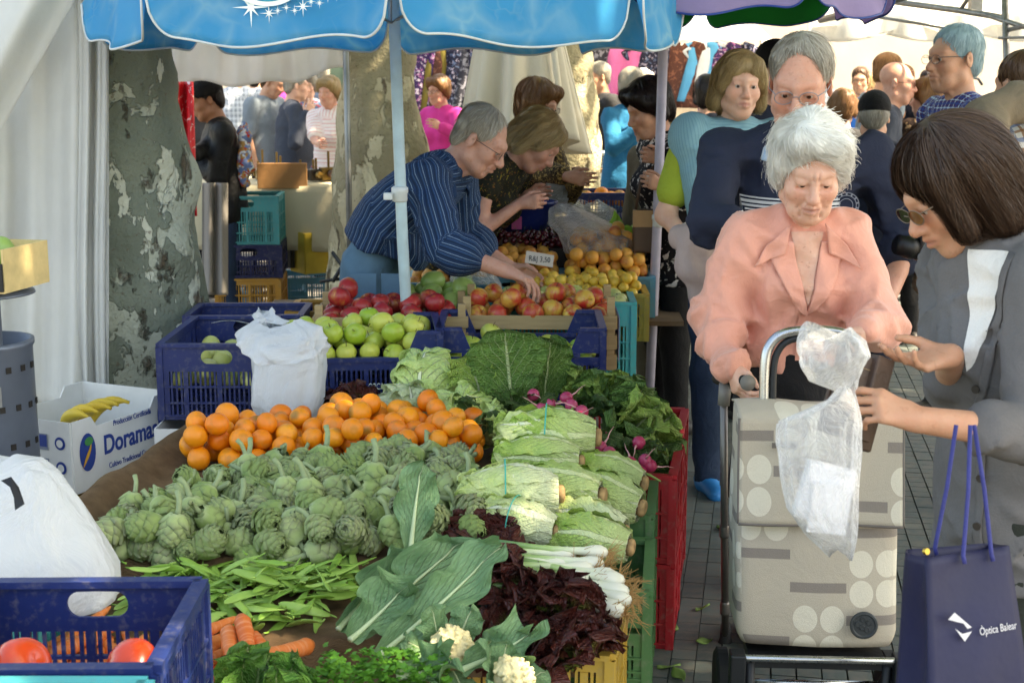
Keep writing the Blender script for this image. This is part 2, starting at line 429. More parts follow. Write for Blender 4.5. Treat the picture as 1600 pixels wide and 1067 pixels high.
def trunk_mesh(pts, rads, m, seed, bumps=(), n=40, seg=60):
    g = np.random.default_rng(seed); w1 = wav(seed, 0.035, 5); w2 = wav(seed + 1, 0.018, 16); w3 = wav(seed + 3, 0.006, 45)
    pts = np.array(pts); rads = np.array(rads); T = np.linspace(0, 1, len(pts)); t = np.linspace(0, 1, seg)
    C = np.stack([np.interp(t, T, pts[:, i]) for i in range(3)], 1); Rr = np.interp(t, T, rads); vs = []
    for i in range(seg):
        for j in range(n):
            a = 2 * pi * j / n; d = V(cos(a), sin(a), 0); p = C[i] + d * Rr[i]
            p = p + d * (w1(p[None].astype(np.float32))[0] + w2(p[None].astype(np.float32))[0] + w3(p[None].astype(np.float32))[0])
            for (bz, ba, br, bh) in bumps:
                q = ((p[2] - bz) / br) ** 2 + (((a - ba + pi) % (2 * pi) - pi) * Rr[i] / br) ** 2
                p = p + d * bh * math.exp(-q)
            vs.append(p)
    f = [(i * n + j, i * n + (j + 1) % n, (i + 1) * n + (j + 1) % n, (i + 1) * n + j) for i in range(seg - 1) for j in range(n)]
    return mesh('trunk', vs, f, m, True)
def crown_mesh(c, rad, nleaf, seed, holes=0.45):
    g = np.random.default_rng(seed); v = []; f = []
    ncl = nleaf // 40
    cl = g.normal(size=(ncl, 3)); cl /= np.linalg.norm(cl, axis=1)[:, None]; cl *= (g.uniform(0.15, 1, (ncl, 1)) ** 0.5) * np.array(rad)
    for q in cl:
        if q[2] < -0.75 * rad[2]: continue
        for _ in range(40):
            p = q + g.normal(size=3) * 0.33; s = g.uniform(0.07, 0.13); a = g.normal(size=3); a /= np.linalg.norm(a); b = np.cross(a, g.normal(size=3)); b /= np.linalg.norm(b)
            k = len(v); n_ = np.cross(a, b) * s * 0.25
            v += [p - a * s, p - b * s * .8 + n_, p + a * s, p + b * s * .8 + n_, p]; f += [(k, k + 1, k + 4), (k + 1, k + 2, k + 4), (k + 2, k + 3, k + 4), (k + 3, k, k + 4)]
    return mesh('crown', np.array(v) + np.array(c), f, mcrown, False)
def plane_tree(base, pts, rads, m, label, crown_c, crown_r, nleaf, seed, bumps=()):
    t = empty('plane_tree', base, 0, label, 'tree')
    obj('trunk', trunk_mesh(pts, rads, m, seed, bumps), t)
    top = Vector(pts[-1]); g = random.Random(seed)
    for k in range(5):
        a = k * 1.256 + g.random(); L = 1.6 + g.random(); r0 = rads[-1] * 0.5
        e = top + Vector((cos(a) * L, sin(a) * L, 1.2 + g.random())); mid = top.lerp(e, 0.5) + Vector((0, 0, 0.35))
        MB().tube([top - Vector((0, 0, .35)), mid, e, e + Vector((cos(a + .3), sin(a + .3), 0.9))], [r0, r0 * .75, r0 * .45, r0 * .15], 10).build('limb', m, t, smooth=True)
    obj('crown', crown_mesh(Vector(crown_c) - Vector(base), crown_r, nleaf, seed), t)  # crown is above the view, placed and thinned for the shade it casts
    return t
T1 = PZ(225, 735, 0)
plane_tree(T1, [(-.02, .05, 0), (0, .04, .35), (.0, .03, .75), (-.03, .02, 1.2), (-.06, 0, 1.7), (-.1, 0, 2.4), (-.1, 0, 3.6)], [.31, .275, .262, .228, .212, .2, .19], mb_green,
           'grey green plane tree with flaking pale bark beside the white tent', (T1.x + 4.1, 4.3, 5.7), (4.4, 4.3, 1.7), 27000, 3,  # unseen crown shifted well off its trunk to shade the stall
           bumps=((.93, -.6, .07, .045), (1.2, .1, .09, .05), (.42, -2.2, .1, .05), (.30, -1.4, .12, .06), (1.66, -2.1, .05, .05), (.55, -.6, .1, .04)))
T2 = P(592, 115, 8.4)
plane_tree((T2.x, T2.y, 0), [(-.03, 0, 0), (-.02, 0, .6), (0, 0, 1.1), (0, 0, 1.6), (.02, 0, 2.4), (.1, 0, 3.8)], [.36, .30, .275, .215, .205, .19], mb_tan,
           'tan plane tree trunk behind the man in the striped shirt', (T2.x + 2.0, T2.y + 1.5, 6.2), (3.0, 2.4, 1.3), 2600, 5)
T3 = P(880, 120, 10.6)
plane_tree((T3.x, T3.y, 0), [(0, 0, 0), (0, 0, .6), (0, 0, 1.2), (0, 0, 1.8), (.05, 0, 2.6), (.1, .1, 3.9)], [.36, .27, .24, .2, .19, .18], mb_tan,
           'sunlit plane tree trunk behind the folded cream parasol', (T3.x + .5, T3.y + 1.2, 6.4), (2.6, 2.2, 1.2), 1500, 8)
# ---------------------------------------------------------------- building behind
mwall = mat('lime_render_wall', '#d9c8b4', 0.9, 0.10, 1.4, 0.3, 25); mstone = mat('sandstone_block', '#b7a78f', 0.88, 0.2, 5, 0.4, 30, rv=0.25)
mdark = mat('dark_doorway', '#2a2622', 0.8); mshut = mat('green_shutter', '#4c5f50', 0.6); mwood = mat('weathered_wood', '#8a6a48', 0.75, 0.3, 14)
BY = 20.5
bd = empty('building', (0, BY, 0), 0, 'long pale rendered building with stone base closing the square', 'building')
MB().box((-14, 0, 1.15), (16, 4, 7)).build('wall', mwall, bd)
x = -14.0; g = random.Random(4)
sb = MB().box((0, -.03, 0), (1, .3, .36)); sme = mesh('stone', sb.v, sb.f, mstone, False)
for row in range(3):
    x = -14 - g.random() * .5
    while x < 16:
        L = g.uniform(.55, 1.1)
        o = obj('stone', sme, bd, (x, g.uniform(-.015, .01), row * .385), None, (L - .02, 1, 1)); x += L
MB().box((-14, .02, 0), (16, 3.9, 1.16)).build('plinth', mat('plinth_mortar', '#8f826f', 0.9), bd)
for k, xx in enumerate((-11.2, -8.4, -5.6, -2.8, 1.2, 13.0)):
    d = MB().box((xx - .6, -.06, 0), (xx + .6, .0, 2.3)).build('door', mshut if k % 2 else mdark, bd)
    MB().box((xx - .72, -.1, 0), (xx - .6, .02, 2.42)).box((xx + .6, -.1, 0), (xx + .72, .02, 2.42)).box((xx - .72, -.101, 2.3), (xx + .72, .02, 2.421)).build('frame', mstone, d)
    w_ = MB().box((xx - .5, -.05, 3.6), (xx + .5, 0, 5.2)).build('window', mshut, bd)
    for q in range(8): MB().box((xx - .45, -.07, 3.66 + q * .19), (xx + .45, -.05, 3.8 + q * .19)).build('slat', mshut, w_)
# ---------------------------------------------------------------- cloth materials
def m_canvas(name, col, trans=0.35, bs=300, rough=0.85, dirt=0.12):
    b = NB(name); co = b.coord(); n = b.noise(co, 2.5, 4); n2 = b.noise(co, bs, 2); n3 = b.noise(co, 9, 4)
    c0 = srgb(col); c = b.mix(b.ramp(n, [(0.35, 0.0), (0.75, 1.0)]), tuple(x * (1 - dirt) for x in c0), c0)
    nm = b.bump(b.math('ADD', b.math('MULTIPLY', n2, 0.15), n3), 0.35, 0.02)
    return b.out(b.translu(b.pbsdf(c, rough, nm, 0.2), c, trans, nm))
mtent = m_canvas('white_tent_canvas', '#f5f5f1', 0.55); mcream = m_canvas('cream_canvas', '#e9e0cb', 0.25); mawn = m_canvas('white_awning_cloth', '#f2f1ee', 0.6)
mtrim = mat('white_binding', '#c3cccd', 0.7)
# hanging curtain of the tent on the left
tn = empty('market_tent', P(60, 625, 5.2), 0, 'white canvas market tent hanging in folds at the left edge', 'tent')
def tcoord(px, py, d): return P(px, py, d) - tn.location
def folds(x, k): return 0.05 * sin(x * 7.5 + k + .8 * sin(x * 3)) + .022 * sin(x * 13 + 1.2 * sin(x * 7)) + 0.028 * sin(x * 19 + 2 * k + 1.5 * sin(x * 5)) + 0.012 * sin(x * 43 + k + 2 * sin(x * 9))
def curtain(u, v):
    px = -260 + 430 * u; py = -160 + 800 * v; d = 5.2 + folds(u * 1.6 + 0.12 * v * (1 - u), 1.0) * (0.55 + .7 * v) + 0.16 * (1 - v) * (1 - u) + 0.02 * sin(7 * v + 9 * u) * sin(15 * u + 3 * v)
    if v > 0.9: py += 10 * sin(u * 30); d -= 0.25 * (v - 0.9)
    return tcoord(px, py, d)
sheet('curtain', curtain, 130, 60, mtent, tn, 0.003)
def panel2(u, v):
    px = 118 + 52 * u + 4 * sin(6 * v); py = -160 + 805 * v; return tcoord(px - 6 * (1 - v), py, 5.12 + .05 * sin(u * 12 + 1) + .03 * cos(u * 23))
sheet('side_flap', panel2, 26, 50, mtent, tn, 0.003)
def flap(u, v):      # tied-back flap catching the sun
    a = V(-120, 420); c_ = V(150, -60); e = a + (c_ - a) * v; wd = 150 * (0.9 - .35 * v)
    px = e[0] - (1 - u) * wd; py = e[1] - (1 - u) * 50; return tcoord(px, py, 4.98 + .06 * sin(u * 7 + v * 2) - .1 * u * (1 - u))
sheet('tied_flap', flap, 30, 40, mtent, tn, 0.003)
# awning of the background stall
aw = empty('stall_awning', P(400, 90, 8.3), 0, 'dappled white awning cloth sagging above the background stall', 'awning')
def awn(u, v):
    px = 235 + 310 * u; ed = 137 - 6 * sin(u * 5) - (38 * max(0, u - .55) / .45 if u > .55 else 0) + 5 * sin(u * 19)
    top = -30; py = top + (ed - top) * v; p = P(px, py, 8.15 - .25 * (1 - v) + .05 * sin(u * 16 + v * 3) + .03 * sin(u * 41)); return p - aw.location
sheet('valance', awn, 70, 24, mawn, aw, 0.003)
def awn2(u, v):
    p = P(235 + 310 * u, -30, 7.9); return p + Vector((0, 2.6 * v, .35 * v + .04 * sin(u * 14))) - aw.location
sheet('roof_cloth', awn2, 30, 12, mawn, aw, 0.003)
for px in (262, 538):
    p = P(px, -28, 7.95) - aw.location; MB().tube([(p.x, p.y, -aw.location.z), p], .018, 8).build('post', mat('steel_post', '#8d8f8e', 0.4, metal=0.7), aw, smooth=True)
# ---------------------------------------------------------------- parasols
def m_pool():
    b = NB('blue_parasol_print'); co = b.coord(); d = b.vmath('ADD', co, b.vmath('SCALE', b.noise(co, 4, 3, out=1)))
    nd = b.t.nodes[-1]
    dd = b.n('VectorMath', 0, {0: co, 1: b.n('VectorMath', 0, {0: b.noise(co, 5, 3, out=1), 1: (.16, .16, .16)}, operation='MULTIPLY')}, operation='ADD')
    e = b.voro(b.mapping(dd, (1, 1, 1.2)), 6.0, 'DISTANCE_TO_EDGE'); e2 = b.voro(b.mapping(dd, (1, 1, 1.3), loc=(3, 2, 1)), 12.0, 'DISTANCE_TO_EDGE')
    l1 = b.ramp(e, [(0.0, 0.85), (0.08, 0.45), (0.24, 0.0)]); l2 = b.ramp(e2, [(0.0, 0.35), (0.05, 0.0)])
    gz = b.sep(co)[2]; base = b.mix(b.noise(co, 2.2, 3), srgb('#22aee2'), srgb('#5ccaf0'))
    f = b.math('MULTIPLY', b.math('MAXIMUM', l1, l2), b.ramp(b.noise(co, 3.3, 2), [(0.38, 0.05), (0.62, 1.0)]))
    c = b.mix(f, base, srgb('#a8dcec'))
    return b.out(b.translu(b.pbsdf(c, 0.6, b.bump(b.noise(co, 14, 3), .2, .02), .3), c, 0.6))
mpool = m_pool(); mpole = mat('pale_blue_painted_pole', '#b5ccd0', 0.4, 0.1, 12, 0.1); mpole2 = mat('lilac_grey_painted_pole', '#b4adba', 0.4, 0.12, 12, 0.1)
mplast = mat('white_plastic_fitting', '#d6dbd8', 0.45); mrib = mat('steel_rib', '#b9bcbc', 0.35, metal=0.8)
def parasol(name, label, cen, hem, rad, vh, mats, vmats, trim, polem, a0, notch, tilt=(0, 0), rise=.34, flare=.03):
    o = empty(name, (cen[0], cen[1], 0), 0, label, 'parasol')
    def vert(k, r=rad): a = a0 + k * pi / 4; return Vector((sin(a) * r, -cos(a) * r, 0))
    zt = hem + vh; apex = Vector((0, 0, zt + rise))
    for k in range(8):
        A, B = vert(k), vert(k + 1)
        def top(u, v, A=A, B=B):
            e = A.lerp(B, u); sag = .05 * sin(pi * u) * (1 - v) ** .5 * v * 2
            p = apex.lerp(Vector((e.x, e.y, zt)), v); p.z -= sag; return p
        sheet('canopy_panel', top, 14, 14, mats[k % len(mats)], o, .002)
        W = (B - A).length
        def bot(u):
            e = min(u, 1 - u) * W; q = max(0, 1 - e / (.085)); return hem + notch * (1 - sqrt(max(0, 1 - q * q))) + .012 * sin(u * 9 + k) - .012 * sin(pi * u * 2) * (k % 2) + .008 * cos(u * 4)
        def val(u, v, A=A, B=B, k=k):
            e = A.lerp(B, u); n_ = ((A + B) / 2).normalized(); z = zt + (bot(u) - zt) * v; wv = .018 * sin(u * 11 + k * 1.3) * v
            return Vector((e.x, e.y, z)) + n_ * (flare * v + wv)
        f_ = sheet('valance', val, 40, 9, vmats[k % len(vmats)], o, .002)
        MB().tube([val(max(0, min(1, i / 70)), 1) for i in range(71)], .0042, 6).build('binding', trim, f_, smooth=True)
        MB().tube([apex - Vector((0, 0, .02)), Vector((A.x * .985, A.y * .985, zt - .012))], .004, 6).build('rib', mrib, o, smooth=True)
        MB().tube([Vector((0, 0, zt - .12)), (apex * .45 + Vector((A.x, A.y, zt)) * .55) - Vector((0, 0, .02))], .003, 5).build('stretcher', mrib, o, smooth=True)
    tx, ty = tilt
    MB().tube([(tx, ty, 0), (tx * .4, ty * .4, 1.0), (0, 0, zt + rise)], .0205, 14).build('pole', polem, o, smooth=True)
    MB().lathe([(.022, 0), (.027, .004), (.027, .03), (.030, .034), (.030, .05), (.022, .056)], 16, Matrix.Translation((tx * .3, ty * .3, 1.13 if trim is mtrim else .95))).build('collar', mplast, o, smooth=True)
    MB().box((-.055 + tx * .3, -.01, 1.14), (-.024 + tx * .3, .01, 1.165)).build('clamp', mplast, o, bevel=.004)
    MB().lathe([(.06, 0), (.06, .03), (.02, .05)], 16, Matrix.Translation((0, 0, zt + rise - .03))).build('cap', mplast, o)
    return o
U1 = P(612, 70, 4.95)
par1 = parasol('beach_parasol', 'bright blue water print parasol with white bound valance over the fruit', (U1.x, U1.y), 1.672, 1.0, .20, [mpool], [mpool], mtrim, mpole, 0.09, .135, tilt=(.06, .12))
# star and ring printed on the valance facing the camera
mprint = mat('white_print_ink', '#e8f2ee', 0.6, 0.05); mteal = mat('teal_print_ink', '#17a0bd', 0.6, 0.08)
def star_mesh(n, r1, r2, extra=None):
    v = [(0, 0, 0)]; 
    for i in range(2 * n):
        a = pi * i / n + pi / 2; r = r1 if i % 2 == 0 else r2
        if extra and i % (2 * n // 4) == 0: r = r1 * extra
        v.append((cos(a) * r, 0, sin(a) * r))
    return mesh('star', v, [(0, i + 1, (i + 1) % (2 * n) + 1) for i in range(2 * n)], mprint, False)
aA = 0.09 - pi / 4; vA = Vector((sin(aA), -cos(aA), 0)); vB = Vector((sin(.09), -cos(.09), 0))
dirp = (vB - vA).normalized(); nrm = Vector((dirp.y, -dirp.x, 0)); yawp = math.atan2(dirp.y, dirp.x)
def onval(u, z): return vA.lerp(vB, u) + nrm * (.045 + .012 * sin(u * 11 - 1.3)) + Vector((0, 0, z))
st = star_mesh(8, .035, .010, 1.7); obj('printed_star', st, par1, onval(.45, 1.765), (0, 0, yawp))
for k in range(9):
    u = .52 + k * .036; obj('printed_star', st, par1, onval(u, 1.748 + .006 * (k % 3) + .0007 * k * k), (0, 0, yawp), .28 + .22 * ((k * 7) % 4 == 0))
for (r0, r1, m_, zc) in ((.165, .178, mprint, 1.945), (.0, .163, mteal, 1.945)):
    vv = []; ff = []
    for i in range(41):
        a = pi * 1.02 + (pi * .96) * i / 40; 
        for r in (r0, r1):
            q = onval(.52 + cos(a) * r / 0.788, max(1.72, zc + sin(a) * r)) + nrm * (.004 if m_ is mprint else .001); q.z = min(q.z, 1.87); vv.append(q)
    ff = [(2 * i, 2 * i + 1, 2 * i + 3, 2 * i + 2) for i in range(40)]
    obj('printed_ring', mesh('ring', vv, ff, m_, False), par1)
mlil = m_canvas('lilac_parasol_cloth', '#b6a6d2', .45); mgrn = m_canvas('green_parasol_cloth', '#1c8c4a', .5); mblu = mat('navy_binding', '#27468f', .6)
U2 = P(1040, 40, 5.8)
par2 = parasol('beach_parasol', 'lilac and green parasol with navy edging above the shoppers', (U2.x, U2.y), 1.80, .84, .12, [mgrn, mlil], [mlil, mlil, mgrn, mgrn, mgrn, mgrn, mlil, mlil], mblu, mpole2, .5, .09, tilt=(-.045, .0), rise=.3, flare=.05)
# folded cream parasol
FP = P(806, 225, 8.2); fp = empty('folded_parasol', (FP.x, FP.y, 0), 0, 'tall closed cream parasol with hanging folds', 'parasol')
def fold(u, v):
    a = 2 * pi * u; z = 2.55 - v * 1.38 - .05 * v * sin(a * 4 + 1) ; r = .05 + .29 * v ** .8; r *= 1 + (.20 * v + .05) * sin(a * 11 + sin(a * 2) + v * 1.2) * (.6 + .4 * sin(a * 3 + 1))
    return (r * cos(a) + .02 * v, r * .9 * sin(a), z)
sheet('cloth', fold, 180, 34, mcream, fp, .004)
MB().tube([(0, 0, 0), (0, 0, 2.7)], .03, 12).build('pole', mat('bare_wood_pole', '#a48a60', .6), fp, smooth=True)
MB().tube([(.21, -.2, 1.70), (.235, -.215, 1.52), (.235, -.22, 1.36)], .018, 8).build('tie', mcream, fp, smooth=True)
# ---------------------------------------------------------------- white gazebo at the top right
gz = empty('gazebo', P(1500, 40, 8.0), 0, 'white canopied gazebo with steel tube frame at top right', 'gazebo')
mst = mat('galvanised_tube', '#8f8d88', .4, .2, 30, .1, metal=.6)
def gp(px, py, d): return P(px, py, d) - gz.location
for pts, r in ([[(1282, 32, 7.2), (1420, -6, 6.2)], .017], [[(1340, -4, 8.2), (1500, 17, 7.6), (1572, 29, 7.3)], .017], [[(1345, 23, 8.4), (1478, 44, 8.0)], .009], [[(1535, 22, 7.3), (1640, 55, 7.0)], .013],
               [[(1500, 17, 7.6), (1525, -20, 7.4)], .011], [[(1560, 60, 7.2), (1640, 58, 7.0)], .007], [[(1573, 48, 7.2), (1650, 30, 6.9)], .012], [[(1282, 32, 7.2), (1345, 23, 8.4)], .012]):
    MB().tube([gp(*q) for q in pts], r, 8).build('beam', mst, gz, smooth=True)
b0 = gp(1575, 160, 7.2)
MB().tube([(gp(1575, 160, 7.2).x, b0.y, -gz.location.z), gp(1575, 160, 7.2), gp(1569, -30, 7.2)], .018, 8).build('post', mst, gz, smooth=True)
p_ = gp(1524, 5, 7.6); MB().box((p_.x - .03, p_.y - .03, p_.z - .05), (p_.x + .03, p_.y + .03, p_.z + .3)).build('bracket', mst, gz)
def gcan(u, v):
    px = 1270 + 420 * u; p = P(px, 44 - 55 * v + 7 * abs(sin(u * 9.4)) * (1 - v), 9.0 + 1.2 * v); return p + Vector((0, 1.5 * v, .25 * v + .03 * sin(u * 20) * (1 - v))) - gz.location
sheet('canopy', gcan, 60, 16, mawn, gz, .003)
def gval(u, v):
    p = P(1262 + 430 * u, 20 + (34 + 12 * abs(sin(u * 9.4 + .5))) * v, 9.0 + .04 * sin(u * 30)); return p - gz.location
sheet('valance', gval, 80, 8, mawn, gz, .003)
# ================================================================ PEOPLE
def m_skin(name, col, lip, old=0.0, spots=0.0):
    b = NB(name); co = b.coord(); fa = b.sep(b.attr('face')); c0 = srgb(col)
    n = b.noise(co, 26, 4); n2 = b.noise(co, 130, 3); c = b.mix(b.ramp(n, [(0.3, 0.0), (0.72, 1.0)]), tuple(x * y for x, y in zip(c0, (.86, .78, .74))), c0)
    c = b.mix(b.math('MULTIPLY', fa[1], 0.45), c, tuple(x * y for x, y in zip(c0, (1.02, .66, .6))))
    c = b.mix(b.math('MULTIPLY', b.ramp(b.noise(co, 70, 5, .7), [(.42, 0.0), (.7, 1.0)]), .35), c, tuple(x * y for x, y in zip(c0, (1.0, .74, .66))))
    if spots: c = b.mix(b.math('MULTIPLY', b.ramp(b.noise(co, 75, 2), [(0.62, 0.0), (0.7, 1.0)]), spots), c, tuple(x * y for x, y in zip(c0, (.62, .5, .45))))
    c = b.mix(fa[0], c, srgb(lip)); c = b.mix(b.math('MULTIPLY', fa[2], 0.6), c, tuple(x * .45 for x in c0))
    h = b.math('ADD', b.math('MULTIPLY', n2, 0.35), b.math('MULTIPLY', b.noise(b.mapping(co, (1, 1, 2.2)), 55, 4, .6, .8), 1.6 * old))
    return b.out(b.pbsdf(c, 0.52, b.bump(h, 0.34, 0.004), 0.4, **{'Subsurface Weight': 0.12, 'Subsurface Radius': (0.012, 0.004, 0.002), 'Subsurface Scale': 1.0}))
SK = dict(old=m_skin('aged_fair_skin', '#dcb09a', '#b5766a', .8, .5), fair=m_skin('fair_skin', '#d8ad95', '#b56f64', .15), tan=m_skin('sun_tanned_skin', '#c4977c', '#a56558', .35, .3),
          ruddy=m_skin('ruddy_skin', '#d09f8a', '#b06e62', .5, .35), dark=m_skin('olive_brown_skin', '#9a6a4c', '#7f4a40', .1))
def m_hair(name, c0, c1, rough=.42):
    b = NB(name); r = b.sep(b.attr('hr')); n = b.noise(b.coord(), 18, 2)
    c = b.mix(r[0], srgb(c0), srgb(c1)); c = b.mix(b.math('MULTIPLY', n, .35), c, tuple(x * .7 for x in srgb(c0)))
    return b.out(b.pbsdf(c, rough, None, .4))
HM = dict(white=m_hair('white_hair', '#eceae2', '#fbfaf5', .55), brown=m_hair('dark_brown_hair', '#2c1e17', '#5c4535', .45), grey=m_hair('grey_hair', '#8d8578', '#c6c0b2', .5), ash=m_hair('ash_blond_hair', '#8b7149', '#c2a978', .45),
          auburn=m_hair('auburn_hair', '#6a4528', '#a37a4c', .45), dark=m_hair('near_black_hair', '#140e0d', '#33231f', .4), bluegrey=m_hair('blue_grey_hair', '#7d9ba3', '#b3ccd0', .5), mid=m_hair('mid_brown_hair', '#4a3423', '#7a5a3e', .45))  # bluegrey: strands from dull to pale blue grey
meye = mat('eye_white', '#b4aaa0', .25, .05, bump=0); miris = mat('iris_brown', '#4a3324', .2, .2, 200, 0); mpup = mat('pupil', '#0a0908', .15, 0, bump=0)
def rotm(yaw, pitch=0, roll=0): return np.array(Matrix.Rotation(yaw, 3, 'Z') @ Matrix.Rotation(pitch, 3, 'X') @ Matrix.Rotation(roll, 3, 'Y'), dtype=np.float32)
def xf(prims, A, O, s=1.0):
    out = []
    for p in prims:
        q = dict(p); q['k'] = p['k'] * s
        if p['t'] == 'c':
            q['a'] = A @ (p['a'] * s) + O; q['b'] = A @ (p['b'] * s) + O; q['r1'] = p['r1'] * s; q['r2'] = p['r2'] * s
            if p['flat'] is not None: q['flat'] = A @ p['flat']
        else:
            q['c'] = A @ (p['c'] * s) + O; q['r'] = p['r'] * s; q['rot'] = A if p['rot'] is None else A @ p['rot']
        out.append(q)
    return out
def ry(a): return np.array(Matrix.Rotation(a, 3, 'Z'), dtype=np.float32)
def head_prims(fem=True, old=0.0, open_=.6, jaw=1.0, nose=1.0, frown=0.0, detail=True):
    p = [ell((0, .018, .042), (.074, .094, .082), .02), ell((0, -.032, -.022), (.06 * jaw, .062, .088), .03),
         ell((0, -.062, -.098), (.028 * jaw, .026, .022), .03), cap((-.048 * jaw, .0, -.07), (-.012, -.058, -.1), .022, .018, .03), cap((.048 * jaw, .0, -.07), (.012, -.058, -.1), .022, .018, .03)]
    for s in (-1, 1):
        p += [ell((s * .040, -.058, -.026), (.026, .026, .026), .025)]
        if old: p += [ell((s * .035, -.055, -.080), (.022, .022, .026), .02)]
    p += [cap((-.04, -.070, .03), (0, -.084, .027), .013 if not fem else .010, k=.022), cap((.04, -.070, .03), (0, -.084, .027), .013 if not fem else .010, k=.022)]
    for s in (-1, 1): p += [ell((s * .031, -.098, .004), (.019, .016, .013), .014, op='-')]
    p += [cap((0, -.084, .016), (0, -.112 - .004 * (nose - 1), -.028), .0085 * nose, .0115 * nose, .012), ell((0, -.111 - .006 * (nose - 1), -.031), .0125 * nose, .008)]
    for s in (-1, 1):
        p += [ell((s * .0125 * nose, -.099, -.035), (.009 * nose, .011, .008), .007)]
        p += [ell((s * .006, -.107, -.0445), (.004, .006, .003), .003, op='-')] if detail else []
    p += [ell((0, -.086, -.062), (.026, .016, .02), .018)]
    p += [cap((-.021, -.090, -.062), (0, -.1025, -.0565), .0042, .006, .006), cap((.021, -.090, -.062), (0, -.1025, -.0565), .0042, .006, .006),
          cap((-.017, -.091, -.070), (0, -.1005, -.0705), .005, .0072, .006), cap((.017, -.091, -.070), (0, -.1005, -.0705), .005, .0072, .006)]
    if detail: p += [cap((-.025, -.094, -.0655), (0, -.109, -.0635), .0018, .0022, .004, op='-'), cap((.025, -.094, -.0655), (0, -.109, -.0635), .0018, .0022, .004, op='-')]
    for s in (-1, 1):      # ears
        E = ry(s * .35)
        p += [ell((s * .078, .016, -.006), (.008, .019, .031), .008, E), ell((s * .088, .010, .0), (.007, .009, .016), .006, E, op='-')]
        if detail:
            p += [ell((s * .031, -.0765, .004), .0152, .006), ell((s * .031, -.092, .0025 - .004 * (1 - open_)), (.0145, .012, .0075 * open_ + .0008), .004, op='-')]
            p += [cap((s * .017, -.087, .013), (s * .045, -.078, .012), .0038, .0032, .008)]
            if old:
                p += [cap((s * .019, -.1, -.035), (s * .033, -.082, -.066), .002, .002, .010, op='-'), cap((s * .016, -.091, -.012), (s * .044, -.080, -.010), .0022, .002, .008, op='-'), cap((s * .027, -.09, -.068), (s * .026, -.08, -.092), .002, .0015, .010, op='-')]
            if frown: p += [cap((s * .006, -.097, .02), (s * .009, -.093, .045), .0022, .0015, .006, op='-')]
    if old and detail:
        pass
    return p
def hair_def(style):
    fc = lambda zc=-.05, rx=.066, rz=.115, y=-.12, ry_=.075: ell((0, y, zc), (rx, ry_, rz), .02, op='-')
    low = lambda z=-.09: ell((0, .0, z - .2), (.3, .3, .2), .02, op='-')
    if style == 'bob':
        p = [ell((0, .018, .05), (.096, .112, .098), .03)]
        for s in (-1, 1): p += [cap((s * .072, .02, .03), (s * .082, .02, -.088), .042, .036, .04), cap((s * .066, -.045, .045), (s * .080, -.05, -.066), .026, .020, .03)]
        p += [cap((0, .075, .02), (0, .085, -.085), .062, .055, .05), cap((-.05, .07, .0), (-.055, .072, -.085), .05, .045, .04), cap((.05, .07, .0), (.055, .072, -.085), .05, .045, .04), fc(-.045, .057, .11, -.125, .09), ell((0, 0, -.23), (.3, .3, .115), .012, op='-')]
        return p, V(.02, .02, .15), .0
    if style == 'puffy':
        g = np.random.default_rng(3); p = [ell((0, .02, .066), (.089, .106, .094), .03)]
        for i in range(30):
            d = g.normal(size=3); d /= np.linalg.norm(d); d[2] = abs(d[2]) * .95 - .12
            c = V(d * np.array([.074, .086, .084]) + np.array([0, .022, .062])); p.append(ell(c, g.uniform(.022, .034), .014))
        for s in (-1, 1): p += [ell((s * .078, .0, .035), (.024, .045, .055), .03), ell((s * .074, .022, -.02), (.020, .04, .035), .03)]
        p += [ell((0, .085, -.02), (.062, .04, .07), .03), cap((-.05, -.062, .112), (.05, -.066, .104), .03, .026, .03), fc(-.02, .075, .112, -.125, .085), low(-.062)]
        return p, V(-.03, -.03, .17), .0
    if style == 'short':
        return [ell((0, .022, .05), (.082, .100, .084), .02), ell((0, .07, -.02), (.062, .04, .06), .03), fc(-.015, .068, .115, -.108, .072), ell((.085, .012, -.02), (.03, .03, .042), .01, op='-'), ell((-.085, .012, -.02), (.03, .03, .042), .01, op='-'), low(-.072)], V(.0, .05, .14), .0
    if style == 'receding':
        return [ell((0, .024, .05), (.081, .098, .083), .02), ell((0, .07, -.02), (.06, .04, .06), .03), fc(.0, .074, .125, -.098, .082), ell((.085, .012, -.02), (.03, .03, .042), .01, op='-'), ell((-.085, .012, -.02), (.03, .03, .042), .01, op='-'), low(-.075)], V(.0, .03, .14), .0
    if style == 'ring':
        return [ell((0, .03, .01), (.080, .09, .06), .02), ell((0, .07, -.02), (.06, .04, .055), .03), fc(.0, .08, .14, -.085, .09), ell((0, .0, .14), (.085, .085, .09), .01, op='-'), low(-.075)], V(0, .02, .14), .0
    if style == 'short_f':
        p = [ell((0, .02, .056), (.094, .11, .094), .03)]
        for s in (-1, 1): p += [cap((s * .074, .01, .03), (s * .078, .025, -.035), .036, .026, .04), cap((s * .05, -.06, .085), (s * .075, -.035, .03), .026, .02, .03)]
        p += [ell((0, .08, -.02), (.066, .042, .075), .04), cap((-.045, -.07, .095), (.05, -.072, .09), .024, k=.03), fc(-.045, .062, .112, -.12, .08), low(-.10)]
        return p, V(.0, .03, .15), .0
    if style == 'wavy':
        p = [ell((0, .022, .052), (.090, .108, .090), .03)]
        for s in (-1, 1): p += [cap((s * .072, .02, .03), (s * .088, .03, -.07), .036, .03, .04), cap((s * .045, -.055, .09), (s * .082, -.03, .0), .024, .02, .03)]
        p += [ell((0, .085, -.04), (.085, .05, .10), .04), fc(-.045, .060, .115, -.12, .085), low(-.13)]
        return p, V(.03, -.02, .15), .0
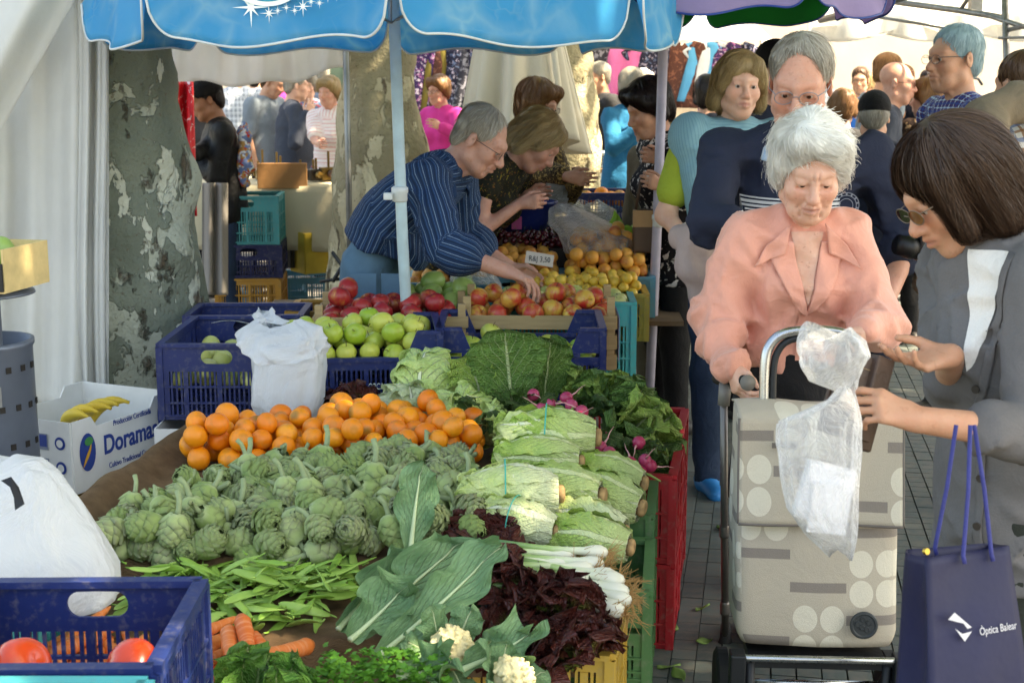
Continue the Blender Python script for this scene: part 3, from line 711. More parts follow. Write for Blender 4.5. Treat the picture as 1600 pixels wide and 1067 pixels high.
def strands(prims, crown, n, length, width, seed, steps=9, lift=.003, wave=0.0, wfreq=40.0, grav=.6, A=None, O=None, s=1.0, m=None, swirl=0.0, fwd=(0, 0, 0)):
    """hair drawn over a shell: ribbons that follow its surface away from the crown"""
    g = np.random.default_rng(seed); F, L = field(prims, .009); v, f = nets(F, L, .009)
    cen = v[f].mean(1); pick = g.integers(0, len(cen), n); X = (cen[pick] + g.normal(size=(n, 3)) * .003).astype(np.float32)
    def grad(X):
        e = .003; d0 = seval(prims, X); G = np.stack([seval(prims, X + V(*q)) - d0 for q in ((e, 0, 0), (0, e, 0), (0, 0, e))], -1)
        return G / (np.linalg.norm(G, axis=1)[:, None] + 1e-9)
    path = []; ph = g.uniform(0, 6.28, (n, 1)); offs = lift * np.minimum(g.exponential(.55, n), 3.0); Ls = length * g.uniform(.6, 1.25, n); jit = g.normal(size=(n, 3)) * .24; Ns = []
    for k in range(steps):
        N = grad(X); d = seval(prims, X); X = X - N * (d - offs * (.5 + 1.1 * k / steps))[:, None] * .9
        path.append(X.copy()); Ns.append(N)
        D = X - crown; D /= np.linalg.norm(D, axis=1)[:, None]; D = D + np.array([0, 0, -grav]) + jit + np.array(fwd)
        D -= N * (D * N).sum(1)[:, None]; D /= np.linalg.norm(D, axis=1)[:, None] + 1e-9
        S_ = np.cross(N, D)
        if wave or swirl: D = D + S_ * (wave * np.sin(k * wfreq * .1 + ph + X[:, 2:3] * wfreq) + swirl)
        D /= np.linalg.norm(D, axis=1)[:, None]; X = (X + D * (Ls / steps)[:, None]).astype(np.float32)
    Pth = np.stack(path, 1); Nn = np.stack(Ns, 1); T = np.gradient(Pth, axis=1); T /= np.linalg.norm(T, axis=2)[..., None] + 1e-9
    Sd = np.cross(Nn, T); tw = g.normal(size=(n, 1, 1)) * .5; Sd = Sd * np.cos(tw) + Nn * np.sin(tw)
    wd = width * g.uniform(.6, 1.3, (n, 1, 1)) * np.sin(np.linspace(.35, 1.0, steps) * pi * .97)[None, :, None].clip(.15)
    a = Pth + Sd * wd / 2 + Nn * .0006; b_ = Pth - Sd * wd / 2; vv = np.stack([a, b_], 2).reshape(-1, 3)
    base = (np.arange(n) * steps * 2)[:, None] + (np.arange(steps - 1) * 2)[None]; base = base.ravel(); ff = np.stack([base, base + 1, base + 3, base + 2], 1)
    hr = np.repeat(g.uniform(0, 1, n), steps * 2)
    return vv, ff, hr
def set_hr(me, hr):
    at = me.attributes.new('hr', 'FLOAT_VECTOR', 'POINT'); z = np.zeros((len(hr), 3), np.float32); z[:, 0] = hr; at.data.foreach_set('vector', z.ravel())
def hand_prims(w, d, n, side, curl=.5, s=1.0, thumb=.5, spread=.08, tag=0):
    d = unit(d); n = np.asarray(n, np.float32); n = unit(n - d * (n @ d)); t = np.cross(d, n) if side == 'R' else np.cross(n, d); w = V(w)
    cu = curl if hasattr(curl, '__len__') else [curl] * 4; out = []
    kx = [.031, .010, -.011, -.030]; kl = [.088, .092, .087, .078]; seg = [(.041, .025, .02), (.045, .028, .021), (.041, .026, .02), (.032, .02, .018)]; rr = [.0088, .0092, .0086, .0076]
    out += [cap(w, w + d * .03 * s, .024 * s, .028 * s, .012, n, 1.35)]
    for i in range(4):
        K = w + (d * kl[i] + t * kx[i]) * s; out.append(cap(w + (d * .018 + t * kx[i] * .5) * s, K, .0135 * s, .0115 * s, .012))
        th = .15; dd = unit(d + t * spread * (1.2 - i)); q = K
        for j in range(3):
            th += cu[i] * (.75, 1.0, .7)[j]; v = dd * cos(th) + n * sin(th); e = q + v * seg[i][j] * s
            r = rr[i] * s * (1, .94, .86)[j]; out.append(cap(q, e, r * 1.03, r * .93, .0035)); out[-1]['tag'] = 1; q = e
    b0 = w + (d * .022 + t * .022 + n * .008) * s; b1 = b0 + unit(t * (.9 - .5 * thumb) + d * .75 + n * (.2 + .55 * thumb)) * .044 * s
    b2 = b1 + unit(t * (.35 - .5 * thumb) + d * .95 + n * (.15 + .6 * thumb)) * .032 * s; b3 = b2 + unit(t * (.1 - .4 * thumb) + d + n * (.1 + .6 * thumb)) * .024 * s
    out += [cap(b0, b1, .0155 * s, .012 * s, .012), cap(b1, b2, .0105 * s, .0098 * s, .004), cap(b2, b3, .0098 * s, .0082 * s, .004)]
    return out
def ik(S, T, a, b, pole):
    v = T - S; L = float(np.linalg.norm(v)); L2 = min(L, (a + b) * .995); u = v / (L + 1e-9); T = S + u * L2
    x = (a * a - b * b + L2 * L2) / (2 * L2); y = sqrt(max(0, a * a - x * x)); pl = unit(pole - u * (pole @ u)); return S + u * x + pl * y, T
def glasses(J, par, base, tint=None, frame='#9a9a98', r=.021, full=True, z=.002, dy=0.0):
    A, O, s = J['A'], J['O'], J['hs']; L = lambda p: Vector(A @ (V(p) * s) + O) - base
    mf = mat('glasses_frame_' + frame, frame, .3, metal=.8, bump=0); o = None; mbf = MB()
    for sd in (-1, 1):
        loop = [L((sd * .032 + cos(a) * r * 1.12, -.108 - dy + .012 * (abs(cos(a) * r * 1.1 + .032 * 1) / .05) ** 2 * .6, z + sin(a) * r * .82)) for a in np.linspace(0, 2 * pi, 24, endpoint=False)]
        mbf.tube(loop, .0011 * s, 5, closed=True)
        mbf.tube([L((sd * .056, -.100 - dy, z + .008)), L((sd * .075, -.06, z + .008)), L((sd * .081, .005, z + .004)), L((sd * .080, .028, z - .012))], .0014 * s, 5)
    mbf.tube([L((-.009, -.109 - dy, z + .004)), L((0, -.113 - dy, z + .008)), L((.009, -.109 - dy, z + .004))], .0012 * s, 5)
    o = mbf.build('glasses', mf, par, smooth=True)
    b = NB('lens'); gl = b.n('BsdfGlossy', 0, {'Roughness': .03}); tr = b.n('BsdfTransparent', 0, {'Color': (*(tint or (.94, .95, .95)), 1)}); fr = b.n('Fresnel', 0, {0: 1.5}); ml = b.out(b.n('MixShader', 0, {0: fr, 1: tr, 2: gl}))
    for sd in (-1, 1):
        loop = [L((sd * .032 + cos(a) * r * 1.12, -.108 - dy + .012 * (abs(cos(a) * r * 1.1 + .032) / .05) ** 2 * .6, z + sin(a) * r * .82)) for a in np.linspace(0, 2 * pi, 24, endpoint=False)]
        obj('lens', mesh('lens', loop, [tuple(range(24))], ml, False), o)
    return o
def person(label, base, h=1.65, yaw=0., lean=0., head=(0, 0, 0), L=None, R_=None, skin='fair', fem=True, old=0., hair=('short_f', 'mid'), nh=900, girth=1.0, top=None, bot=None, res=.016, hres=.005, group=None,
           open_=.6, jaw=1., nose=1., frown=0., feet=True, seed=1, hs=1.0, stance=(0.0, 0.0), shoe='#2a2724', neck=.0, extra=None, low=True, shw=1.0, hlen=.1, hw=.0016, hwave=0., brow=True, hv=None):
    """body mesh = the person; clothes, hair, eyes, shoes are its children. yaw 0 faces the camera."""
    B = V(base[0], base[1], base[2] if len(base) > 2 else 0.0); sc_ = h / 1.68; f = V(sin(yaw), -cos(yaw), 0); lf = V(cos(yaw), sin(yaw), 0); u = V(0, 0, 1)
    up = unit(u * cos(lean) + f * sin(lean)); uf = unit(f * cos(lean) - u * sin(lean)); up5 = unit(u * cos(lean * .55) + f * sin(lean * .55)); uf5 = unit(f * cos(lean * .55) - u * sin(lean * .55))
    hip = B + u * .52 * h; waist = hip + up5 * .10 * h; chest = waist + up * .108 * h; sh = waist + up * .192 * h; nb = waist + up * .228 * h
    sw = .103 * h * shw * (1.0 if fem else 1.08); J = dict(B=B, f=f, lf=lf, up=up, uf=uf, hip=hip, waist=waist, chest=chest, sh=sh, nb=nb, h=h, s=sc_)
    S = {'L': sh + lf * sw, 'R': sh - lf * sw}; la, lb = .175 * h, .152 * h; hands = {'L': L, 'R': R_}; El, Wr, Hd = {}, {}, {}
    for sd, sg in (('L', 1), ('R', -1)):
        H = hands[sd] or {}
        T = H.get('pt'); T = (S[sd] - u * (la + lb) * .97 + lf * sg * .04 + f * .06) if T is None else V(tuple(T))
        pole = V(H['pole']) if 'pole' in H else (-u * .8 + lf * sg * .55 - uf * .45)
        El[sd], Wr[sd] = ik(S[sd], T, la, lb, pole); Hd[sd] = H
    J.update(S=S, El=El, Wr=Wr)
    A = rotm(yaw + head[0], head[1], head[2]); nt_ = nb + unit(up + u * .5 + f * .15) * (.05 + neck) * sc_; hs = hs * (0.5 + 0.5 * sc_) * (.97 if fem else 1.02); O = nt_ - A @ (V(0, .035, -.105) * hs); J.update(A=A, O=O, hs=hs)
    det = hres < .006
    # ---- skin
    hp = xf(head_prims(fem, old, open_, jaw, nose, frown, det), A, O, hs)
    nk = [cap(nb - up * .03, A @ (V(0, .022, -.055) * hs) + O, .056 * sc_ * (.95 if fem else 1.12), .05 * sc_ * (.95 if fem else 1.12), .03), cap(sh - lf * sw * .7 - up * .01, sh + lf * sw * .7 - up * .01, .045 * sc_, k=.05),
          cap(chest + up * .02, sh - up * .01, .118 * sc_ * girth, .085 * sc_, .06, uf, 1.45)]
    if old: nk += [cap(A @ (V(s * .012, -.05, -.10) * hs) + O, nb + uf * .05 + lf * s * .022, .010, .009, .012) for s in (-1, 1)]
    lo = np.minimum(A @ (V(0, 0, 0)) + O - .17 * hs, nb - .16); lo[2] = (sh[2] - .11); hi = np.maximum(O + .18 * hs, nb + .16)
    Fd, L0 = field(hp + nk, hres, None, lo, hi); vs, fs = nets(Fd, L0, hres); VS, FS = [vs], [fs]; n0 = len(vs)
    topc = dict(sleeve=1.0, loose=.012, fold=.005, m=None, hem=.0); topc.update(top or {}); slv = topc['sleeve']
    for sd, sg in (('L', 1), ('R', -1)):
        H = Hd[sd]
        if H.get('hide'): continue
        S0, E0, W0 = S[sd], El[sd], Wr[sd]; fd = unit(W0 - E0); d = H.get('dir'); d = fd if d is None else unit(V(tuple(d)))
        nn = H.get('n'); nn = (-lf * sg if nn is None else V(tuple(nn)))
        pr = [cap(E0, W0, .036 * sc_ * (1 if fem else 1.15), .025 * sc_ * (1 if fem else 1.12), .02)] + hand_prims(W0, d, nn, sd, H.get('curl', .45), sc_ * (.87 if fem else .97) * H.get('size', 1.0), H.get('thumb', .5), H.get('spread', .06))
        if slv < .35: pr.append(cap(S0 + (E0 - S0) * .2, E0, .05 * sc_ * (1 if fem else 1.1), .038 * sc_ * (1 if fem else 1.1), .03))
        r_ = H.get('res', min(.0065, hres * 1.05)); Fh, Lh = field(pr, r_); a, b = nets(Fh, Lh, r_); FS.append(b + sum(len(q) for q in VS)); VS.append(a); J['hand' + sd] = (W0, d, nn)
    if bot and bot.get('bare'):
        for s in (-1, 1):
            k0 = B + u * .29 * h + lf * s * .05 * h; pr = [cap(B + u * .5 * h + lf * s * .05 * h, k0, .07, .05), cap(k0, B + u * .05 * h + lf * s * .05 * h, .05, .032)]; Fh, Lh = field(pr, .012); a, b = nets(Fh, Lh, .012); FS.append(b + sum(len(q) for q in VS)); VS.append(a)
    vv = np.concatenate(VS); ff = np.concatenate(FS); me = mesh('person', vv - B, ff, SK[skin], True)
    lc = ((vv - O) @ A) / hs; fa = np.zeros((len(vv), 3), np.float32); hm = np.arange(len(vv)) < n0
    lip = np.exp(-(((lc[:, 2] + .0635) / .0088) ** 4)) * np.exp(-((lc[:, 0] / .024) ** 4)) * (lc[:, 1] < -.086); fa[:, 0] = lip * hm * (.75 if fem else .4)
    fa[:, 1] = (np.exp(-(((np.abs(lc[:, 0]) - .04) / .02) ** 2 + ((lc[:, 2] + .025) / .022) ** 2)) * (lc[:, 1] < -.03) + np.exp(-((lc[:, 0] / .012) ** 2 + ((lc[:, 2] + .033) / .014) ** 2)) * (lc[:, 1] < -.09) * .9) * hm
    fa[:, 2] = (np.exp(-(((lc[:, 2] + .0648) / .0016) ** 2)) * (np.abs(lc[:, 0]) < .024) * (lc[:, 1] < -.086) + np.exp(-(((np.abs(lc[:, 0]) - .031) / .016) ** 2 + ((lc[:, 2] - .0062 * open_ - .0015) / .0022) ** 2)) * (lc[:, 1] < -.075) * .8) * hm
    at = me.attributes.new('face', 'FLOAT_VECTOR', 'POINT'); at.data.foreach_set('vector', fa.ravel())
    o = obj('person', me, None, B); tag(o, label, 'person', group); BV = Vector(B)
    # ---- eyes and brows
    if hres < .006:
        for s in (-1, 1):
            c = A @ (V(s * .031, -.0775, .004) * hs) + O; ev, ef, mi = [], [], []; r = .0128 * hs; g_ = unit(A @ V(-s * .02, -1, -.3 if open_ < .7 else -.05)); X1 = unit(np.cross(g_, V(0, 0, 1))); X2 = np.cross(X1, g_)
            rings = [0, .24, .52, .58, .9, 1.4, 2.0]
            for i, t in enumerate(rings):
                for j in range(12): ev.append(c + (g_ * cos(t) + (X1 * cos(j * pi / 6) + X2 * sin(j * pi / 6)) * sin(t)) * r - B)
            for i in range(len(rings) - 1):
                for j in range(12): ef.append((i * 12 + j, i * 12 + (j + 1) % 12, (i + 1) * 12 + (j + 1) % 12, (i + 1) * 12 + j)); mi.append(2 if i == 0 else 1 if i < 2 else 0)
            obj('eye', mesh('eye', ev, ef, [meye, miris, mpup], True, mi=mi), o)
        if brow and hair:
            hm_ = HM[hair[1]]; g = np.random.default_rng(seed); bv, bf = [], []
            for s in (-1, 1):
                for q in range(70):
                    t = g.uniform(0, 1); x = s * (.012 + .038 * t); z = .0245 + .006 * sin(t * 2.6) + g.normal() * .0016; y = -.0905 + .022 * t ** 2 + (0 if not fem else .003)
                    a = V(x, y, z); e = a + V(s * .009, .001 + .004 * t, .002 - .004 * t); w_ = V(0, 0, .0006); k = len(bv)
                    for q2 in (a - w_, a + w_, e): bv.append(A @ (q2 * hs) + O - B)
                    bf.append((k, k + 1, k + 2))
            mb_ = mesh('brow', bv, bf, hm_); set_hr(mb_, g.uniform(0, .6, len(bv))); obj('brow', mb_, o)
    # ---- hair
    if hair:
        hp_, crown, _ = hair_def(hair[0]); wv = wav(seed + 9, .004, 90) if hair[0] != 'bob' else wav(seed + 9, .0015, 60)
        F2, L2 = field(hp_, .008 if hres < .006 else .011, wv); hv_, hf_ = nets(F2, L2, .008 if hres < .006 else .011)
        sv, sf, hr = strands(hp_, crown, nh, hlen, hw, seed, 9, **(dict(wave=hwave) | (hv or {})))
        allv = np.concatenate([hv_, sv]); allf = np.concatenate([hf_, sf + len(hv_)]); w_ = (allv * hs) @ A.T + O - B
        hme = mesh('hair', w_, allf, HM[hair[1]], True); set_hr(hme, np.concatenate([np.full(len(hv_), .25), hr])); obj('hair', hme, o)
    # ---- upper garment
    if topc['m'] is not None:
        lo_ = topc['loose']; g_ = girth; hemv = topc['hem']; pr = []
        if not topc.get('tuck'): pr.append(cap(hip - u * hemv, hip + up5 * .03 * h, .150 * sc_ * g_ + lo_, .148 * sc_ * g_ + lo_, .06, uf5, 1.45))
        if topc.get('tuck'): pr.append(cap(waist - up5 * .05 * h, waist, .14 * sc_ * g_ + lo_ * 2.2, .142 * sc_ * g_ + lo_, .05, uf5, 1.45))
        else: pr.append(cap(hip, waist, .148 * sc_ * g_ + lo_, .138 * sc_ * g_ + lo_, .05, uf5, 1.45))
        pr.append(cap(waist, chest, .138 * sc_ * g_ + lo_, .148 * sc_ * (g_ * .5 + .5) + lo_, .05, uf, 1.45)); pr[-1]['off'] = .1 * h
        pr.append(cap(chest, sh - up * .025 * sc_, .148 * sc_ * (g_ * .5 + .5) + lo_, .10 * sc_ + lo_, .05, uf, 1.5)); pr[-1]['off'] = .215 * h
        pr.append(cap(S['L'] - up * .012, S['R'] - up * .012, .054 * sc_ + lo_ * .6, k=.05))
        pr.append(cap(sh - lf * .055 * sc_, sh + lf * .055 * sc_ + up * .001, .066 * sc_ + lo_ * .4, k=.05))
        if fem:
            for s in (-1, 1): pr.append(ell(chest + up * -.01 * h + uf * .075 * sc_ * g_ + lf * s * .062 * sc_, .066 * sc_ * g_, .05))
        elif g_ > 1.05: pr.append(ell(waist + uf * .05, (.13 * g_, .13 * g_, .13 * g_), .08))
        if slv > -5:
            for sd, sg, tg in (('L', 1, 1), ('R', -1, 2)):
                H = Hd[sd]; mx = slv; a_, e_, w_ = S[sd], El[sd], Wr[sd]; k1 = .052 * sc_ * (1 if fem else 1.04) + lo_; k2 = .042 * sc_ * (1 if fem else 1.04) + lo_ * .9; k3 = .033 * sc_ * (1 if fem else 1.1) + lo_ * topc.get('cuff', .55)
                if mx <= .45: e2 = a_ + (e_ - a_) * max(.1, mx / .45 * .9); pr.append(cap(a_, e2, k1, k2 + .008, .03, tag=tg))
                else:
                    pr.append(cap(a_, e_, k1, k2, .03, tag=tg)); t = (mx - .45) / .55; w2 = e_ + (w_ - e_) * t
                    pr.append(cap(e_, w2, k2, k3 if t > .8 else k2 * (1 - t) + k3 * t, .02, tag=tg)); pr[-1]['off'] = la
                    if topc.get('roll'): q_ = unit(w_ - e_); pr.append(cap(w2 - q_ * .045, w2, k3 + .014, k3 + .016, .006, tag=tg))
        if topc.get('hang'): pr += topc['hang'](J)
        pr += topc['extra'](J) if 'extra' in topc else []
        for s in pr:
            if s['op'] == '+' and s['tag'] == 0 and s.get('off') is None: s['off'] = .3
        w1 = crease(seed, topc['fold'] * 1.6, topc.get('ff', 30) * 1.5); w2 = wav(seed + 2, topc['fold'] * .8, topc.get('ff', 30) * .6)
        if not topc.get('nocut'): pr.append(pln(hip - u * hemv if not topc.get('tuck') else waist - up5 * topc.get('cutz', .055) * h, u if not topc.get('tuck') else up5))
        gme = body_mesh('top', pr, res, topc['m'], lambda X: w1(X) + w2(X), B, tags=True); J['top'] = obj(topc.get('name', 'shirt'), gme, o)
    # ---- lower garment
    if bot and low:
        pr = []; bw = .0 if not bot.get('wide') else bot['wide']
        if bot.get('kind') == 'skirt':
            pr += [cap(hip + up5 * .07 * h, hip - u * .05, .135 * sc_ * girth, .165 * sc_ * girth, .05, f, 1.25), cap(hip - u * .05, B + u * bot.get('len', .3) * h, .165 * sc_ * girth, .19 * sc_ * girth + bw, .05, f, 1.15), pln(B + u * bot.get('len', .3) * h, u)]
        else:
            pr += [cap(hip + up5 * .075 * h, hip, .118 * sc_ * girth, .126 * sc_ * girth, .05, f, 1.5)]
            for s, st_ in ((1, stance[0]), (-1, stance[1])):
                k0 = B + u * .28 * h + lf * s * .058 * h + f * (st_ * .5 + .02); an = B + u * .045 * h + lf * s * .06 * h + f * st_
                pr += [cap(hip + lf * s * .05 * h - u * .02, k0, .078 * sc_ * girth, .064 * sc_ + bw, .05), cap(k0, an, .066 * sc_ + bw, .05 * sc_ + bw, .03)]
        w1 = crease(seed + 5, .010, 40); lme = body_mesh('bottom', pr, max(res, .016), bot['m'], lambda X: w1(X), B, tags=True); J['bot'] = obj(bot.get('name', 'skirt' if bot.get('kind') == 'skirt' else 'trousers'), lme, o)
    if feet:
        msh = mat('shoe_' + shoe, shoe, .5)
        for s, st_ in ((1, stance[0]), (-1, stance[1])):
            an = B + lf * s * .06 * h + f * st_; pr = [cap(an + u * .045 - f * .045, an + u * .034 + f * .14, .04, .032, .02, u, 1.15), cap(an + u * .10, an + u * .04, .04, .042, .03), ell(an + u * (-.06), (.4, .4, .062), .004, op='-')]
            obj('shoe', body_mesh('shoe', pr, .009, msh, None, B), o)
    if extra: extra(J, o, BV)
    return o, J
mbut = mat('pearl_button', '#e3c9a6', .3)
# ---------------------------------------------------------------- clothes materials
def m_cloth(name, col, rough=.85, weave=420, var=.12, bump=.55, sheen=.0, spec=.25):
    b = NB(name); co = b.coord(); wv = b.attr('wuv'); n = b.noise(co, 5, 4); w2 = b.noise(co, weave, 2); n3 = b.noise(co, 16, 5, .6, 1.6)
    c0 = srgb(col); c = b.mix(b.ramp(n, [(0.3, 0.0), (0.7, 1.0)]), tuple(x * (1 - var) for x in c0), tuple(min(1, x * (1 + var)) for x in c0))
    c = b.mix(b.math('MULTIPLY', w2, .5), c, tuple(x * .62 for x in c0))
    h = b.math('ADD', b.math('MULTIPLY', w2, .12), n3)
    return b.out(b.pbsdf(c, rough, b.bump(h, bump, .012), spec, **({'Sheen Weight': sheen} if sheen else {})))
def m_stripe(name, base, stripes, per, axis=1, rough=.85):
    """stripes: (position 0..1, width, colour) repeated every per metres along (0) or around (1) each limb"""
    b = NB(name); w = b.sep(b.attr('wuv')); x = b.math('FRACT', b.math('ADD', b.math('DIVIDE', w[axis], per), 50.0)); n = b.noise(b.coord(), 300, 2); n3 = b.noise(b.coord(), 16, 5, .6, 1.6)
    c = b.mix(b.math('MULTIPLY', n, .3), srgb(base), tuple(q * .6 for q in srgb(base)))
    for (p, wd, col) in stripes:
        f = b.math('LESS_THAN', b.math('ABSOLUTE', b.math('SUBTRACT', x, p)), wd / 2); c = b.mix(f, c, srgb(col))
    return b.out(b.pbsdf(c, rough, b.bump(n3, .5, .012), .25))
def m_check(name, base, l1, l2, per):
    b = NB(name); w = b.sep(b.attr('wuv')); n3 = b.noise(b.coord(), 16, 5, .6, 1.6)
    fs = []
    for a in (0, 1):
        x = b.math('FRACT', b.math('ADD', b.math('DIVIDE', w[a], per), 50.0)); fs.append((b.math('LESS_THAN', x, .16), b.math('LESS_THAN', b.math('ABSOLUTE', b.math('SUBTRACT', x, .6)), .12)))
    c = b.mix(b.math('MULTIPLY', fs[0][0], .8), srgb(base), srgb(l1)); c = b.mix(b.math('MULTIPLY', fs[1][0], .8), c, srgb(l1)); c = b.mix(b.math('MULTIPLY', fs[0][1], .7), c, srgb(l2)); c = b.mix(b.math('MULTIPLY', fs[1][1], .7), c, srgb(l2))
    return b.out(b.pbsdf(c, .85, b.bump(n3, .5, .012), .25))
def m_blotch(name, base, cols, scale, th=.5):
    b = NB(name); co = b.coord(); c = srgb(base); n3 = b.noise(co, 16, 5, .6, 1.6)
    for i, q in enumerate(cols):
        f = b.ramp(b.noise(b.mapping(co, loc=(i * 3.1, i, 2)), scale * (1 + .25 * i), 3, .55, .6), [(th + .02, 0.0), (th + .045, 1.0)]); c = b.mix(f, c, srgb(q))
    return b.out(b.pbsdf(c, .85, b.bump(n3, .5, .012), .25))
def at(px, py, d): p = P(px, py, d); return (p.x, p.y)
def cap_hat(J, o, B, col, brim=.07, flatb=False, yaw=0.0, badge=None):
    A, O, s = J['A'] @ rotm(yaw), J['O'], J['hs']; m_ = m_cloth('hat_cloth_' + col, col)
    pr = xf([ell((0, .018, .055), (.089, .106, .092), .01), ell((0, .018, -.06), (.2, .2, .095), .006, op='-')], A, O, s)
    h_ = obj('hat', body_mesh('hat', pr, .007, m_, None, B), o)
    if brim: obj('brim', body_mesh('brim', xf([ell((0, -.10, .045), (.074, brim, .012 if flatb else .02), .01, np.array(Matrix.Rotation(.0 if flatb else .25, 3, 'X'), dtype=np.float32))], A, O, s), .006, m_, None, B), h_)
mblk = m_cloth('black_cloth', '#1d1c1d', .8); mjean = m_cloth('blue_denim', '#5d7f95', .85, 500, .25, .35); mjeand = m_cloth('dark_denim', '#26354a', .85, 500, .2)
mgreytr = m_cloth('grey_trouser', '#5a5650'); mnavytr = m_cloth('navy_trouser', '#232a3a'); mkhaki = m_cloth('khaki_trouser', '#6b6450')
# ================================================================ the old lady with the cane
m_salmon = m_cloth('salmon_satin', '#e8a28c', .5, 700, .06, .5, .25, .35)
def blouse_x(J):
    lf, up, uf = J['lf'], J['up'], J['uf']; out = []
    for sd, s in (('L', 1), ('R', -1)):
        E, W, S_ = J['El'][sd], J['Wr'][sd], J['S'][sd]
        out += [ell(E + (S_ - E) * .10 - V(0, 0, .012), (.060, .060, .056), .05), ell(E + (W - E) * .30 - V(0, 0, .01), (.05, .05, .05), .05), cap(S_ + (E - S_) * .3, E, .05, .056, .04)]
    return out
OL = at(1250, 270, 3.78)
hR = P(1145, 572, 3.62); hL = P(1352, 516, 3.52)
ol, JO = person('short white haired woman in salmon blouse leaning on a cane', OL, 1.43, .02, .10, (-.06, .40, .03), skin='old', fem=True, old=1.0, hair=('puffy', 'white'), nh=9000, girth=1.02, hs=1.08, jaw=1.1,
    L=dict(pt=hL, dir=(-.6, -.3, -.7), n=(-.6, .5, .2), curl=.8, pole=(.5, .5, -.6)), R_=dict(pt=hR, dir=(.12, -.6, -.8), n=(.85, .25, .1), curl=[.75, .8, .85, .9], thumb=.6, pole=(-.35, .6, -.6), size=1.0, res=.0035),
    top=dict(m=m_salmon, sleeve=.97, loose=.010, fold=.0125, ff=21, tuck=True, cuff=.5, extra=blouse_x, name='blouse'), bot=dict(m=mblk, kind='skirt', len=.3), res=.0095, hres=.0032, open_=.1, frown=1, seed=11, shoe='#1a1918', hlen=.075, hw=.0011, hwave=.25, shw=.9,
    hv=dict(lift=.006, grav=.2, swirl=.35, fwd=(.25, 0, 0)))
def collar(J, o, B, m_, wid=.085, ln=.13, open_=.06, name='collar', thick=.004, lean=.02, up0=.045):
    """two turned-down collar wings lying on the chest"""
    nb, lf, up, uf = J['nb'], J['lf'], J['up'], J['uf']
    for s in (-1, 1):
        def fn(u, v, s=s):
            a = -1.9 + 1.9 * u                                     # from the nape round to the front
            inn = nb + lf * s * (.066 * cos(a * .8) * (1 - .25 * u) + open_ * .15 * u) + uf * (.06 * sin(a * .82) * 1 + .085 * u) + up * (up0 - .085 * u ** 1.5)
            w_ = wid * (.55 + .45 * u) * (1 if u < .9 else 1 - (u - .9) * 2.5)
            out = inn + (lf * s * .8 - up * .62 + uf * (.28 + .15 * u)) * w_ + uf * .012
            p = inn + (out - inn) * v + (uf * .4 + up * .6) * .016 * sin(pi * v); return Vector(p) - B
        sheet(name, fn, 20, 8, m_, o, thick)
BO = Vector(JO['B'])
mbut = mat('pearl_button', '#e3c9a6', .3)
for s in (-1, 1):
    p = Vector(JO['A'] @ (V(s * .083, .0, -.036) * JO['hs']) + JO['O']) - BO; MB().lathe([(0, -.005), (.0035, -.0035), (.005, 0), (.0035, .0035), (0, .005)], 10, Matrix.Translation(p)).build('earring', mat('pearl', '#efe8dc', .2), ol, smooth=True)
# cane
cn = empty('walking_cane', PZ(1133, 1012, 0.0), 0, 'grey metal walking cane gripped by the white haired woman', 'cane'); cb = cn.location
mcane = mat('grey_cane_metal', '#6c6864', .35, .1, metal=.6); mrub = mat('black_rubber', '#232323', .75)
ct = P(1131, 612, 3.66) - cb
MB().tube([(0, 0, .02), (ct.x * .5, ct.y * .5, ct.z * .5), ct], .0105, 12).build('shaft', mcane, cn, smooth=True)
MB().lathe([(.021, 0), (.022, .012), (.016, .03), (.014, .07), (.012, .075)], 14).build('rubber_foot', mrub, cn, smooth=True)
MB().lathe([(.0125, -.02), (.0138, -.015), (.0138, .012), (.0125, .018)], 12, Matrix.Translation((ct.x * .48, ct.y * .48, ct.z * .48))).build('collar', mcane, cn, smooth=True)
MB().lathe([(.0125, -.02), (.0138, -.015), (.0138, .012), (.0125, .018)], 12, Matrix.Translation((ct.x * .17, ct.y * .17, ct.z * .17))).build('collar', mcane, cn, smooth=True)
h0 = P(1122, 590, 3.74) - cb; h1 = P(1168, 598, 3.56) - cb
MB().tube([h0, h0.lerp(h1, .5) + Vector((0, 0, .004)), h1], .018, 14).build('handle', mrub, cn, smooth=True)
MB().tube([ct - Vector((0, 0, .035)), ct + Vector((.004, 0, .022))], [.0155, .017], 12).build('ferrule', mat('grey_cane_plastic', '#77736c', .5), cn, smooth=True)
dv = (h1 - h0).normalized(); MB().tube([h1, h1 + dv * .004], .0205, 18).build('end_cap', mat('grey_cane_plastic', '#77736c', .5), cn, smooth=True)
# ================================================================ tall man in navy
m_navy = m_cloth('navy_sweatshirt', '#262c3e', .85, 350, .12, .3)
mlb = m_cloth('pale_blue_collar', '#9fb6cc', .8)
TM = at(1247, 130, 4.3)
tm, JT = person('tall grey haired man in navy sweatshirt standing behind the white haired woman', TM, 1.66, -.06, .10, (-.22, .36, .04), skin='ruddy', fem=False, old=.6, hair=('receding', 'grey'), nh=5000, girth=1.05, hs=1.08,
    R_=dict(pt=P(1215, 352, 3.95), pole=(-1, .5, -.5), curl=.5), L=dict(pt=P(1384, 470, 4.25), pole=(.8, .6, -.2), dir=(-.1, -.2, -1), curl=.5), top=dict(m=m_navy, sleeve=.62, loose=.012, fold=.017, ff=22, hem=.06, cuff=1.0, name='sweatshirt'), bot=dict(m=mnavytr), res=.012, hres=.0038, open_=.4, nose=1.15, jaw=1.1, seed=4, hlen=.07, hw=.0014, shw=1.2, stance=(0, .2), shoe='#1b1a1a', hv=dict(grav=.15, fwd=(.25, .1, 0)))
BT = Vector(JT['B']); collar(JT, tm, BT, mlb, .08, up0=.055)
glasses(JT, tm, BT, None, '#8c8f96', .022)
